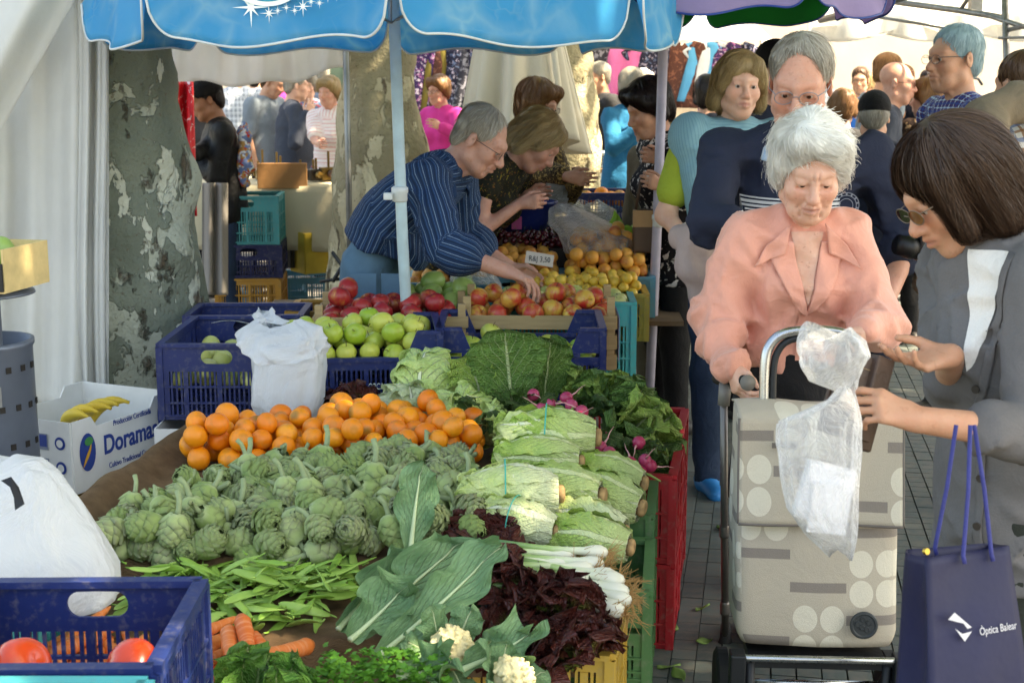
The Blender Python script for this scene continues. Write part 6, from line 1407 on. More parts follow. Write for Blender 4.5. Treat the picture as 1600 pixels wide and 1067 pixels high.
scatter(heap(105, .0215, in_crate(crF, .53, .36), mound(crF, .53, .36, .675, .055), 21, 30), plm, 'plum', 'small yellow plum in the yellow crate', 'plum', 'yellow plums', 12, .021, 1.2)
# ---- cherries with stalks
mch = m_fruit('cherry_skin', '#3c0d18', '#5c1422', None, rough=.18, ns=40, coat=.3); chm = [fruit_mesh('cherry', .0135, mch, s, .22, .02, .04, .95, 0, .05, 14, 10) for s in (41, 42)]
sb_ = MB().tube([(0, 0, .010), (.004, 0, .024), (.012, .003, .042)], .0009, 4); cst = mesh('stalk', sb_.v, sb_.f, mat('green_cherry_stalk', '#6f7a35', .7)); cpos = heap(250, .0138, in_crate(bxH1, .52, .32, .01), mound(bxH1, .52, .32, .80, .085), 22, 26)
for i, q in enumerate(cpos):
    o = obj('cherry', chm[i % 2], None, q[:3], (random.gauss(0, .7), random.gauss(0, .7), random.uniform(0, 6.3)), q[3] / .0135); tag(o, 'dark red cherry in the heap below the blue bowl', 'cherry', 'cherries heaped in the dark tray')
    if i % 3 == 0: obj('stalk', cst, o)
# ---- artichokes
def m_arti():
    b = NB('artichoke_bract'); uv = b.coord('UV'); s = b.sep(uv); r = rnd(b); n = b.noise(b.coord(), 60, 3)
    c = b.mix(r, srgb('#8aa257'), srgb('#b6c486')); c = b.mix(b.ramp(s[1], [(.0, .55), (.35, 0.0)]), c, srgb('#b9c39a')); c = b.mix(b.math('MULTIPLY', b.ramp(s[1], [(.55, 0.0), (.95, .85)]), b.math('MULTIPLY_ADD', r, .5, .2)), c, srgb('#5a4456'))
    c = b.mix(b.math('MULTIPLY', b.ramp(b.math('ABSOLUTE', b.math('SUBTRACT', s[0], .5)), [(.32, 0.0), (.5, .7)]), .7), c, srgb('#5f6e48')); c = b.mix(b.math('MULTIPLY', n, .25), c, srgb('#5c7048'))
    st_ = b.noise(b.mapping(uv, (30, 2, 1)), 2, 2); return b.out(b.pbsdf(c, .55, b.bump(st_, .5, .003), .35))
mart = m_arti(); mstem = mat('artichoke_stem_green', '#8c9a70', .65, .2, 20, .3, 90)
def artichoke(seed, openr=1.0):
    g = random.Random(seed); v, f, uv = [], [], []; nb = 46; Lh = .049; Rw = .034
    def ov(th): return Rw * sin(th) ** .85 * (1 + .10 * cos(th + 2.6)), Lh * cos(th)
    for k in range(nb):
        t = k / (nb - 1); th0 = 2.75 - 2.15 * t ** .9; ph0 = k * 2.39996 + g.uniform(-.12, .12); wph = (.86 - .1 * t) * g.uniform(.9, 1.1); dth = (.98 - .1 * t); b0 = len(v); lift = g.uniform(.7, 1.35) * openr
        for j in range(6):
            q = j / 5; sh_ = sqrt(max(0, 1 - q ** 2.2)) * (.85 + .3 * q) + (.05 if j < 5 else 0)
            for i in range(5):
                a = (i - 2) / 2; th = max(.04, th0 - q * dth); r, z = ov(th); k_ = 1 + .02 + .0 * t; r = r * k_ + (.0028 + .0145 * q ** 2 * lift * (1.1 - .5 * t)) * (1 - .45 * a * a); ph = ph0 + a * wph * sh_ * (1 if th > .5 else .5 / max(.3, th) * .55)
                v.append((r * cos(ph), r * sin(ph), z + .004 * q)); uv.append(((a + 1) / 2, q))
        for j in range(5):
            for i in range(4): p = b0 + j * 5 + i; f.append((p, p + 1, p + 6, p + 5))
    sv_, sf_ = sphere_v(12, 8); k0 = len(v); v += [(a * .029, b * .029, c * .042) for a, b, c in sv_]; f += [tuple(q + k0 for q in ff_) for ff_ in sf_]; uv += [(.5, .9)] * len(sv_)
    return mesh('bracts', v, f, mart, True, uv)
arts = [artichoke(1), artichoke(2, 1.5), artichoke(3, .8)]; stems = []
for k in range(3):
    sb_ = MB().tube([(0, 0, -.034), (.002 * k, .001, -.055), (.012 * (k - .5), .006, -.085), (.02 * (k - 1), .008, -.105 + .018 * k)], [.010, .0085, .008, .0088], 9); stems.append(mesh('stem', sb_.v, sb_.f, mstem))
def art_sample(g):
    while True:
        px = g.uniform(165, 735); py = g.uniform(705, 842); lo = 716 + (90 * ((420 - px) / 250) if px < 420 else 0) + (0 if px < 560 else -8)
        if py < lo or (px > 640 and py > 830): continue
        p = PZ(px, py, .56); return p.x, p.y
def art_base(x, y):
    h_ = .05 * math.exp(-((x + .36) / .34) ** 2 - ((y - 3.58) / .38) ** 2); return tray_z(x, y) + h_
apos = heap(158, .0285, art_sample, art_base, 9, 22); g = random.Random(3)
for i, (x, y, z, rr) in enumerate(apos):
    t_ = Vector((g.uniform(-1, 1), g.uniform(-1.0, .3), g.uniform(-.35, .45))).normalized()
    if i % 9 == 0: t_ = Vector((g.uniform(-.4, .4), -.4, -.9)).normalized()      # stalk pointing up
    q = t_.to_track_quat('Z', 'Y').to_euler(); o = empty('artichoke', (x, y, z), 0, 'grey green artichoke in the heap on the sacking', 'artichoke', 'artichokes heaped on the sacking'); o.rotation_euler = q
    s = g.uniform(.66, .9); o.scale = (s, s, s * g.uniform(.95, 1.1)); obj('bracts', arts[i % 3], o); obj('stem', stems[(i * 2) % 3], o)
ltip = PZ(195, 795, .545)
# ---------------------------------------------------------------- leafy vegetables
def m_leaf(name, c0, c1, vein, ribw=.07, nv=7, slope=.55, crinkle=.5, cs=26, trans=.28, edge=None, vw=.10, rough=.5, basec=None, v2=.4, bd=.008):
    """leaf blade: pale midrib and side veins in the leaf's own coordinates, puckered between veins"""
    b = NB(name); uv = b.coord('UV'); s = b.sep(uv); x = b.math('MULTIPLY', b.math('ABSOLUTE', b.math('SUBTRACT', s[0], .5)), 2.0); n = b.noise(b.coord(), 22, 4); nz = b.noise(uv, 5, 3)
    wob = b.math('MULTIPLY', b.math('SUBTRACT', nz, .5), .12); rib = b.ramp(b.math('SUBTRACT', b.math('MULTIPLY', x, 1.0), b.math('MULTIPLY', b.math('SUBTRACT', 1.08, s[1]), ribw)), [(.0, 1.0), (.025, 0.0)])
    ph = b.math('MULTIPLY', b.math('ADD', b.math('SUBTRACT', s[1], b.math('MULTIPLY', b.math('POWER', x, .8), slope)), wob), float(nv)); d = b.math('ABSOLUTE', b.math('SUBTRACT', b.math('FRACT', b.math('ADD', ph, 20.0)), .5))
    sv = b.math('MULTIPLY', b.ramp(d, [(.0, 1.0), (vw, 0.0)]), b.ramp(x, [(.0, 1.0), (.9, .15)])); ph2 = b.math('ABSOLUTE', b.math('SUBTRACT', b.math('FRACT', b.math('ADD', b.math('MULTIPLY', b.math('ADD', x, b.math('MULTIPLY', s[1], .5)), nv * 1.3), 20.0)), .5)); sv2 = b.math('MULTIPLY', b.ramp(ph2, [(.0, .5), (.06, 0.0)]), .5)
    vv = b.math('MAXIMUM', rib, b.math('MAXIMUM', b.math('MULTIPLY', sv, .75), b.math('MULTIPLY', sv2, v2)))
    c = b.mix(b.ramp(n, [(.3, 0.0), (.7, 1.0)]), srgb(c0), srgb(c1))
    if basec: c = b.mix(b.ramp(s[1], [(.12, 1.0), (.62, 0.0)]), c, srgb(basec))
    if edge: c = b.mix(b.ramp(b.math('MAXIMUM', x, s[1]), [(.55, 0.0), (.95, 1.0)]), c, srgb(edge))
    c = b.mix(vv, c, srgb(vein)); pk = b.voro(b.mapping(uv, (1, 1.4, 1)), cs, 'F1'); h = b.math('ADD', b.math('MULTIPLY', pk, crinkle), b.math('MULTIPLY', vv, .9)); h = b.math('ADD', h, b.math('MULTIPLY', n, .5))
    nm = b.bump(h, 1.0, bd); return b.out(b.translu(b.pbsdf(c, rough, nm, .4), c, trans, nm))
def leaf(name, L_, W_, m, seed, cup=.3, bend=.5, ruffle=.0, rf=5.0, nu=21, nv=27, tip=1.0, base=.25, wob=.03, pk=0.0, fold=0.0):
    """leaf blade along +z with its face to -y"""
    g = random.Random(seed); p1, p2, p3 = g.uniform(0, 6.3), g.uniform(0, 6.3), g.uniform(0, 6.3); wq = wav(seed, pk, 90) if pk else None; v, uv = [], []
    for j in range(nv):
        t = j / (nv - 1); w_ = W_ / 2 * (base + (1 - base) * sin(min(1, t * 1.25) * pi / 2) ** 1.2) * (1 if t < .55 else sqrt(max(0, 1 - ((t - .55) / .45) ** (2.2 * tip))) * .97 + .03); th = bend * t * t * 1.2
        zc = L_ * (t if abs(bend) < .01 else sin(th) / (bend * 1.2) / max(t, .02) if t > 0 else 0); yc = -L_ * .5 * bend * t * t
        for i in range(nu):
            a = (i - (nu - 1) / 2) / ((nu - 1) / 2); ew = (1 + wob * sin(9 * t + p1 + 3 * a)); x = a * w_ * ew; y = yc - cup * W_ * .5 * (1 - a * a) * -1 * (.4 + .6 * t) - cup * W_ * .35
            rr = ruffle * (abs(a) ** 2.2 * (.25 + .75 * t) + max(0, t - .75) * 2.2 * (1 - a * a)); y += rr * (sin(rf * 6.28 * t + p2 + (0 if a > 0 else 2)) + .6 * sin(rf * 11 * t + p3 + 4 * a)); z = L_ * t - abs(bend) * L_ * .28 * t ** 3 + rr * .7 * cos(rf * 7 * t + p1 + a * 2); x += rr * .5 * sin(rf * 8 * t + p3)
            y += fold * abs(a) * W_ * -.5
            if wq is not None: q = wq(np.array([[x, 0, z]], np.float32))[0]; y += q
            v.append((x, y, z)); uv.append(((a + 1) / 2, t))
    return mesh(name, v, grid(nu, nv), m, True, uv)
ML = dict(savoy=m_leaf('savoy_leaf', '#4c7434', '#749a48', '#c3d499', .05, 6, .7, 1.2, 34, .2), savoyl=m_leaf('savoy_inner_leaf', '#8fb84c', '#c0d870', '#e0e8b0', .06, 6, .7, 1.2, 34, .25), romo=m_leaf('romaine_outer_leaf', '#8fb646', '#c4d872', '#dde7ac', .16, 9, .5, .7, 26, .18, None, .10, .45, '#c6d890', .1, .0045),
          romi=m_leaf('romaine_inner_leaf', '#c4da78', '#e2eaa8', '#eef2cc', .24, 9, .5, .6, 26, .18, None, .10, .45, '#e2e9bc', .08, .004), ice=m_leaf('pale_cabbage_leaf', '#b4cf6c', '#d0e094', '#e8efc8', .05, 8, .6, .5, 20, .15), caul=m_leaf('cauliflower_leaf', '#5f875a', '#86aa78', '#cddcae', .075, 7, .62, .25, 18, .18, None, .06, .5),
          red=m_leaf('red_lettuce_leaf', '#84443a', '#5c2e2a', '#8a5a50', .04, 7, .6, .9, 20, .14, '#56261f', .08, .3, '#84a03e'), dark=m_leaf('radish_leaf', '#3f5f2c', '#6a8a44', '#9fb070', .06, 7, .6, .6, 24, .3), lett=m_leaf('soft_lettuce_leaf', '#4f8a35', '#7fb04c', '#b5cf86', .06, 7, .6, .7, 22, .35))
# --- romaine: leaves wrapped round a lying axis, cut butt at +x
def romaine(seed, nl=13, outer='romo'):
    g = random.Random(seed); parts = []; Lr = .235
    for k in range(nl):
        ring = k / (nl - 1); ph0 = k * 2.4 + g.uniform(-.25, .25); wr = g.uniform(.7, .95); ext = Lr * (1.0 - .05 * ring) * g.uniform(.86, 1.05); off = .009 * (1 - ring) * g.uniform(.3, 1.2); v, uv = [], []; p1 = g.uniform(0, 6); nu, nv = 17, 28; fl = g.uniform(-.004, .016) * (1 - ring)
        for j in range(nv):
            t = j / (nv - 1); prof = .064 * sin(pi * (.13 + .78 * t)) ** .75 * (.86 + .14 * (1 - ring)) + off + fl * max(0, t - .7) / .3
            hw = wr * (.7 + .45 * sin(min(1, t * 1.3) * pi / 2)) * (1 if t < .78 else sqrt(max(0, 1 - ((t - .78) / .22) ** 2)) * .85 + .15)
            for i in range(nu):
                a = (i - 8) / 8; ru = (abs(a) ** 3 * .8 + max(0, t - .82) * 2.5) * (.2 + t); r = prof + .007 * (1 - a * a) * max(0, .8 - t) + .006 * abs(a) ** 4 * (1 - ring) + .010 * ru * sin(21 * t + p1 + a * 3) + .007 * ru * sin(44 * t + 2 * p1 + 6 * a) + .0016 * sin(38 * t + 11 * a + p1); ph = ph0 + a * hw + .05 * sin(10 * t + p1) + .04 * ru * sin(33 * t + p1)
                v.append((-t * ext, r * cos(ph), r * sin(ph) * .9)); uv.append(((a + 1) / 2, t * .95))
        parts.append(mesh('leaf', v, grid(nu, nv), ML[outer if k < nl * .4 else 'romi'], True, uv))
    return parts
rom = [romaine(1), romaine(2, 13, 'romi'), romaine(3)]
mbutt = mat('cut_stem_brown', '#a5865c', .8, .35, 40, .5, 120); mband = mat('teal_rubber_band', '#3fb3a0', .5, .05)
bt = MB().lathe([(.021, -.008), (.0225, .0), (.021, .007), (.014, .011), (.004, .009), (.0005, .009)], 16, Matrix.Rotation(R(90), 4, 'Y')); btm = mesh('butt', bt.v, bt.f, mbutt)
bd_ = MB().tube([(-.115, cos(a) * .078, sin(a) * .071) for a in np.linspace(0, 2 * pi, 30, endpoint=False)], .0018, 5, closed=True); bdm = mesh('band', bd_.v, bd_.f, mband)
def romaine_at(k, px, py, d, rz, rx, ry_, s, label, band=True):
    p = P(px, py, d); o = empty('romaine_lettuce', p, 0, label, 'lettuce', 'romaine lettuces stacked by the aisle'); p.z += .012; o.location = p; o.rotation_euler = (rx, ry_, rz); o.scale = (s * 1.02, s, s)
    for me in rom[k % 3]: obj('leaf', me, o)
    obj('stem_end', btm, o, (.004, 0, 0))
    if band: obj('rubber_band', bdm, o)
for q in ((0, 930, 690, 3.72, -.05, .3, .04, 1.12, 'long romaine lettuce lying uppermost in front of the radishes', True), (1, 872, 780, 3.40, .02, 1.3, .0, 1.08, 'romaine lettuce with teal band beside the artichokes', True), (2, 938, 782, 3.46, -.28, 2.2, .03, 1.02, 'romaine lettuce squeezed between two others in the middle row', False),
          (0, 1000, 800, 3.52, -.42, .9, .16, 1.0, 'romaine lettuce with brown stem end overhanging the green crate', False), (1, 868, 838, 3.26, -.35, 2.0, .10, .86, 'short pale romaine lettuce resting on the red lettuce', True), (2, 982, 862, 3.24, -.30, .4, .08, .92, 'dark green romaine lettuce lowest above the spring onions', False),
          (0, 1004, 762, 3.66, -.34, 3.2, .14, .92, 'romaine lettuce under the radish roots', False), (1, 974, 838, 3.34, -.5, 4.0, .1, .8, 'romaine lettuce half buried in the lower row', False), (2, 905, 730, 3.62, -.1, 1.9, .02, .95, 'romaine lettuce beneath the long uppermost one', False)): romaine_at(*q)
# --- ball cabbages / iceberg
def ballcab(seed, r, m, nl=9, ruf=.01):
    g = random.Random(seed); out = []
    for k in range(nl):
        d = Vector((g.gauss(0, 1), g.gauss(0, 1), g.gauss(.5, .8))).normalized() if k else Vector((0, -.3, 1)).normalized(); q = d.to_track_quat('Z', 'Y').to_matrix(); rr = r * (1 + .018 * k / 2); p1 = g.uniform(0, 6); v, uv = [], []; n = 21
        for j in range(n):
            for i in range(n):
                a, b_ = (i / (n - 1) * 2 - 1), (j / (n - 1) * 2 - 1); rad = sqrt(a * a + b_ * b_); th = rad * 1.25; phi = math.atan2(b_, a); e = max(0, rad - .75); r_ = rr * (1 + .012 * sin(13 * a + p1) * sin(9 * b_ + p1)) + e * ruf * 3 * sin(phi * 7 + p1) + e * .02
                p = q @ Vector((sin(th) * cos(phi), sin(th) * sin(phi), cos(th))); out_ = p * r_; v.append((out_.x, out_.y, out_.z * .93)); uv.append(((a + 1) / 2, (b_ + 1) / 2))
        out.append(mesh('leaf', v, grid(n, n), m, True, uv))
    return out
def put_leaves(name, label, cat, meshes, p, rot=(0, 0, 0), s=1.0, group=None):
    o = empty(name, p, 0, label, cat, group); o.rotation_euler = rot; o.scale = (s, s, s)
    for me in meshes: obj('leaf', me, o)
    return o
bc = ballcab(4, .092, ML['ice']); bc2 = ballcab(9, .085, ML['ice'], 11, .022)
put_leaves('cabbage', 'round pale green cabbage in front of the blue apple crates', 'cabbage', bc, P(668, 596, 4.46), (0, 0, 1), 1.08)
put_leaves('iceberg_lettuce', 'pale lettuce with loose leaves beside the oranges', 'lettuce', bc2, P(722, 655, 4.25), (.3, .2, .3), .95); put_leaves('iceberg_lettuce', 'whitish lettuce lying flat between the oranges and cabbage', 'lettuce', ballcab(12, .085, m_leaf('whitish_lettuce_leaf', '#c7d6a0', '#dbe4bf', '#edf0dc', .05, 8, .6, .4, 20, .3), 8, .02), P(636, 640, 4.38), (.1, .6, 2), .95)
put_leaves('iceberg_lettuce', 'small pale lettuce under the radishes', 'lettuce', bc2, P(775, 668, 4.15), (.8, .1, 2.2), .7)
# --- savoy cabbages
def savoy(seed, nl=13, S=.17, opn=1.0):
    g = random.Random(seed); out = []
    for k in range(nl):
        ring = k / nl; me = leaf('leaf', S * g.uniform(.85, 1.1), S * g.uniform(.95, 1.15), ML['savoy' if ring < .4 else 'savoyl'], seed * 20 + k, .38, -.25 - .3 * ring, .013, 5, 25, 27, 1.1, .3, .03, .004); ph = k * 2.4; tl = (1.15 - 1.0 * ring) * opn
        me.transform(Matrix.Rotation(ph, 4, 'Z') @ Matrix.Translation((0, -.028 * (1 - ring), -.05)) @ Matrix.Rotation(tl, 4, 'X')); out.append(me)
    return out
sv1, sv2 = savoy(2), savoy(5, 13, .16, .8)
for me in (0,):
    big = leaf('leaf', .235, .255, ML['savoy'], 77, .10, .10, .010, 6, 33, 37, 1.0, .42, .02, .0035)
    o = empty('savoy_cabbage', P(800, 632, 4.28), 0, 'savoy cabbage with a large veined leaf standing upright', 'cabbage'); o.rotation_euler = (-.10, -.10, .0); obj('leaf', big, o)
    for k, (dx_, rz_, sx_, tl) in enumerate(((-.085, -.5, .85, .0), (.095, .55, .95, .05), (.05, .25, .9, -.1))):
        l2 = leaf('leaf', .215 * sx_, .18, ML['savoy' if k else 'savoyl'], 90 + k, .2, .1, .014, 6, 25, 27, 1.0, .4, .03, .004); obj('leaf', l2, o, (dx_, .03 + .01 * k, -.005), (tl - .06, .25 * (1 if dx_ > 0 else -1), rz_))
    for me2 in savoy(8, 8, .13, .9): obj('leaf', me2, o, (.0, .09, .02))
put_leaves('savoy_cabbage', 'light green savoy cabbage behind the radishes', 'cabbage', savoy(11, 12, .13, .7)[3:], P(905, 612, 4.35), (.4, .2, .5), .9)
put_leaves('savoy_cabbage', 'savoy cabbage hanging over the red crates by the aisle', 'cabbage', sv1, P(1000, 668, 4.16), (.75, .35, .4), .95); put_leaves('savoy_cabbage', 'savoy cabbage with raised leaf beside the turquoise crate', 'cabbage', sv2, P(958, 622, 4.3), (.3, .3, 2.0), .85); put_leaves('savoy_cabbage', 'dark savoy cabbage lowest at the aisle corner', 'cabbage', sv2, P(1010, 715, 4.05), (1.0, .5, 1.2), .62)
# --- red oak lettuces
def redlet(seed, nl=32, S=.125):
    g = random.Random(seed); out = []
    for k in range(nl):
        ring = k / nl; me = leaf('leaf', S * g.uniform(.8, 1.15) * (1 - .25 * ring), S * g.uniform(.7, .95), ML['red'], seed * 40 + k, .35, g.uniform(.2, .7), .017, 3.6, 15, 17, 1.4, .35, .06); ph = k * 2.4 + g.uniform(-.2, .2); tl = 1.35 - 1.25 * ring + g.uniform(-.15, .15)
        me.transform(Matrix.Rotation(ph, 4, 'Z') @ Matrix.Translation((0, -.01, 0)) @ Matrix.Rotation(tl, 4, 'X')); out.append(me)
    return out
rl = [redlet(3), redlet(6)]
for k, (px, py, d, s, rx_, lb) in enumerate(((745, 846, 3.24, 1.0, .35, 'dark red lettuce beside the cauliflower leaf tip'), (800, 905, 3.06, 1.0, .5, 'dark red lettuce in the middle of the front row'), (872, 945, 2.97, 1.05, .6, 'dark red lettuce beside the spring onion bulbs'), (890, 1015, 2.86, 1.05, .7, 'dark red lettuce hanging over the yellow crate'), (800, 975, 2.95, .85, .5, 'dark red lettuce behind the cauliflower leaves'),
                                             (560, 628, 4.46, .9, .2, 'dark red lettuce between the oranges and carrier bag'), (640, 632, 4.42, .85, .3, 'dark red lettuce beside the whitish lettuce'), (505, 630, 4.5, .7, .2, 'small dark red lettuce touching the carrier bag'))):
    p = P(px, py, d); p.z -= .03 * s; put_leaves('red_lettuce', lb, 'lettuce', rl[k % 2], p, (rx_, .1 * (k % 3), k * 1.3), s, 'red lettuces')
# --- cauliflowers
g_ = np.random.default_rng(4); pr = [ell((0, 0, -.01), (.052, .052, .04), .01)]
for k in range(26):
    t = math.acos(1 - (k + .5) / 26 * .95); a = k * 2.4; c = V(sin(t) * cos(a) * .05, sin(t) * sin(a) * .05, cos(t) * .042); pr.append(ell(c, .0165, .003))
    for j in range(5): d = unit(c + g_.normal(size=3) * .02); pr.append(ell(c + d * .0105 + V(g_.normal(size=3) * .006), .0075, .002))
curd = body_mesh('curd', pr, .0032, mat('cauliflower_curd', '#dccf9f', .8, .1, 40, .4, 160, .003), wav(9, .0016, 420))
def cauli(label, p, rot, s, leaves):
    o = empty('cauliflower', p, 0, label, 'cauliflower'); o.rotation_euler = rot; o.scale = (s,) * 3; obj('curd', curd, o)
    for i, (az, tl, L_, W_, bn_) in enumerate(leaves):
        me = leaf('leaf', L_, W_, ML['caul'], 300 + i * 7 + int(az * 10), .22, bn_, .012, 2.6, 23, 31, .9, .35, .05); rb = MB()
        me.transform(Matrix.Rotation(az, 4, 'Z') @ Matrix.Translation((0, -.045, -.055)) @ Matrix.Rotation(tl, 4, 'X')); obj('leaf', me, o)
    return o
cauli('cauliflower with cream curd in the front row', P(706, 1010, 2.72), (.55, .1, .2), .62, [(-1.5, .7, .15, .12, .3), (1.6, .75, .16, .12, .3), (0.2, 1.2, .13, .12, .5), (2.6, .5, .15, .12, .2), (-2.5, .4, .16, .12, .2)])
cauli('cauliflower half hidden at the bottom edge', P(800, 1058, 2.62), (.4, .3, 1.0), .62, [(-1.2, .8, .15, .11, .4), (1.4, .6, .14, .11, .4), (2.7, .35, .14, .11, .3), (-2.6, .4, .15, .11, .3), (.2, 1.3, .14, .12, .5)])
# the big leafy cauliflower lying on its side with long leaves
bl = empty('cauliflower', P(560, 990, 2.86), 0, 'leafy cauliflower with long blue green leaves fanned towards the red lettuce', 'cauliflower')
mrib_ = mat('pale_leaf_midrib', '#c6d6a6', .5, .1)
def longleaf(p0, p1, W_, seed, roll, cup=.25, bend=.25, ruf=.012):
    a, b_ = P(*p0) - bl.location, P(*p1) - bl.location; L_ = (b_ - a).length; me = leaf('leaf', L_ * 1.06, W_, ML['caul'], seed, cup * 1.7, bend + .25, ruf * 2.1, 2.4, 31, 45, .8, .30, .08, .002); z = (b_ - a).normalized(); y = Vector((0, -1, .35)); y = (y - z * y.dot(z)).normalized(); y = Matrix.Rotation(roll, 3, z) @ y; x = (-y).cross(z) * -1
    M_ = Matrix((( x.x, -y.x, z.x, a.x), (x.y, -y.y, z.y, a.y), (x.z, -y.z, z.z, a.z), (0, 0, 0, 1))); me.transform(M_); me.flip_normals() if M_.determinant() < 0 else None; lo_ = obj('leaf', me, bl); cl = [me.vertices[j * 31 + 15].co.copy() for j in range(38)]; MB().tube([q + M_.to_3x3() @ Vector((0, -.002, 0)) for q in cl], [.0062 * (1 - j / 40) + .0006 for j in range(38)], 7).build('midrib', mrib_, lo_, smooth=True); return me
longleaf((590, 1030, 2.74), (785, 868, 2.92), .105, 401, -.35, .3, .1, .010); longleaf((560, 985, 2.84), (720, 845, 3.02), .125, 402, .1, .2, .2); longleaf((640, 865, 3.16), (655, 722, 3.22), .105, 403, .25, .15, .1, .008); longleaf((520, 985, 2.84), (640, 862, 3.04), .13, 404, .4, .45, .3); longleaf((545, 1005, 2.80), (640, 920, 2.9), .12, 405, -.2, .5, .4)
longleaf((720, 1050, 2.66), (840, 1000, 2.74), .10, 407, -.5, .3, .4); longleaf((620, 1062, 2.6), (720, 1040, 2.62), .10, 408, -.6, .3, .3)
pr = [cap(tuple(P(530, 960, 2.86) - bl.location), tuple(P(560, 1020, 2.83) - bl.location), .028, .03, .02)]
# --- bottom left lettuce and parsley
put_leaves('lettuce', 'soft green lettuce at the bottom edge beside the blue crate', 'lettuce', [m_ for m_ in savoy(15, 12, .15, 1.1)], P(410, 1082, 2.56), (.2, .1, .4), .8)
for oo in [q for q in bpy.data.objects if q.name.startswith('lettuce')]:
    for ch in oo.children: ch.data = ch.data.copy(); ch.data.materials.clear(); ch.data.materials.append(ML['lett'])
gp_ = random.Random(5); v, f = [], []; pb = P(600, 1050, 2.6)
for k in range(420):
    c = Vector((gp_.uniform(-.12, .12), gp_.uniform(-.06, .06), gp_.uniform(-.02, .03))); a = gp_.uniform(0, 6.3); 
    for j in range(5):
        b_ = a + (j - 2) * .55; s = gp_.uniform(.007, .013); d = Vector((cos(b_), sin(b_), gp_.uniform(-.1, .6))).normalized() * s; n_ = Vector((-sin(b_), cos(b_), .2)) * s * .45; i = len(v); v += [c, c + d * .6 + n_, c + d * 1.2, c + d * .6 - n_]; f.append((i, i + 1, i + 2, i + 3))
ps_ = obj('parsley_bunch', mesh('parsley', v, f, mat('parsley_leaf', '#5f9a34', .5, .25, 40, trans=.3)), None, pb); tag(ps_, 'bunch of curly parsley at the bottom edge', 'herb')
# --- pea pods
mpod = NB('flat_pea_pod'); _u = mpod.sep(mpod.coord('UV')); _r = rnd(mpod); _n = mpod.noise(mpod.coord(), 40, 3); _c = mpod.mix(_r, srgb('#8ab648'), srgb('#b4d672')); _c = mpod.mix(mpod.math('MULTIPLY', _n, .3), _c, srgb('#6f9c3a')); mpod = mpod.out(mpod.translu(mpod.pbsdf(_c, .42, mpod.bump(_n, .2, .003), .45), _c, .15))
def pod(seed):
    g = random.Random(seed); L_ = g.uniform(.095, .135); W_ = g.uniform(.019, .025); cv = g.uniform(-.35, .35); tw = g.uniform(-.5, .5); v = []; n, m_ = 22, 10
    for j in range(n):
        t = j / (n - 1); w_ = W_ / 2 * min(1, sin(pi * t) ** .45 * 1.02) + .0006; th = .0026 * sin(pi * t) ** .5 + .0014 * max(0, sin(t * pi * 7)) ** 2 * sin(pi * t); ang = cv * (t - .5) * 2; x = L_ * (t - .5); yo = cv * L_ * .5 * (t - .5) ** 2 * 2; tq = tw * (t - .5) * 2
        for i in range(m_): a = 2 * pi * i / m_; y = w_ * cos(a); z = th * sin(a); v.append((x, yo + y * cos(tq) - z * sin(tq), y * sin(tq) + z * cos(tq) + .01 * sin(3 * t + seed)))
    f = [(j * m_ + i, j * m_ + (i + 1) % m_, (j + 1) * m_ + (i + 1) % m_, (j + 1) * m_ + i) for j in range(n - 1) for i in range(m_)]; k = len(v)
    b = MB(); b.v = v; b.f = f; b.tube([(-L_ / 2 + .002, yo, 0), (-L_ / 2 - .006, cv * L_ * .25, .002), (-L_ / 2 - .014, cv * L_ * .25 + .003, .005)], [.0032, .0022, .0014], 6); return mesh('pea_pod', b.v, b.f, mpod)
pods = [pod(k) for k in range(6)]; g = random.Random(8); zmap = {}
for k in range(270):
    while True:
        px, py = g.uniform(205, 580), g.uniform(842, 968)
        if py < 850 + 60 * max(0, (330 - px) / 120): continue
        if py > 955 - 60 * max(0, (px - 500) / 80): continue
        break
    p = PZ(px, py, .49); cell = (int(p.x / .05), int(p.y / .05)); lay = zmap.get(cell, 0); zmap[cell] = lay + 1; edge = min(1, max(0, (px - 205) / 90)) * min(1, max(0, (600 - px) / 80)); z = .455 + .0095 * lay + .035 * edge * math.exp(-((p.y - 2.93) / .09) ** 2)
    o = obj('pea_pod', pods[k % 6], None, (p.x, min(max(p.y, S2 + .03), S1 - .02), z), (g.gauss(0, .5), g.gauss(0, .22), g.uniform(0, 6.3)), g.uniform(.7, .95)); tag(o, 'flat green pea pod in the pile on the sacking', 'pea pod', 'pea pods piled on the sacking')
# --- carrots
mcar = NB('carrot_skin'); _x = mcar.coord(); _w = mcar.noise(mcar.mapping(_x, (70, 6, 6)), 2.2, 3); _r = rnd(mcar); _c = mcar.mix(_r, srgb('#d9692c'), srgb('#e88a48')); _c = mcar.mix(mcar.ramp(_w, [(.5, 0.0), (.7, .5)]), _c, srgb('#f0b48a')); mcar = mcar.out(mcar.pbsdf(_c, .5, mcar.bump(_w, .35, .003), .4))
def carrot(s): g = random.Random(s); L_ = .18; pts = [(L_ * (t - .5), .006 * sin(t * 4 + s), .004 * cos(t * 5 + s)) for t in np.linspace(0, 1, 14)]; rr = [.017 * (1 - t ** 1.6 * .72) * (1 + .04 * sin(t * 60 + s)) * (1 if t > .04 else .55) * (1 if t < .97 else .35) for t in np.linspace(0, 1, 14)]; b = MB().tube(pts, rr, 12); return mesh('carrot', b.v, b.f, mcar)
crs = [carrot(k) for k in (1, 2, 3)]; g = random.Random(4)
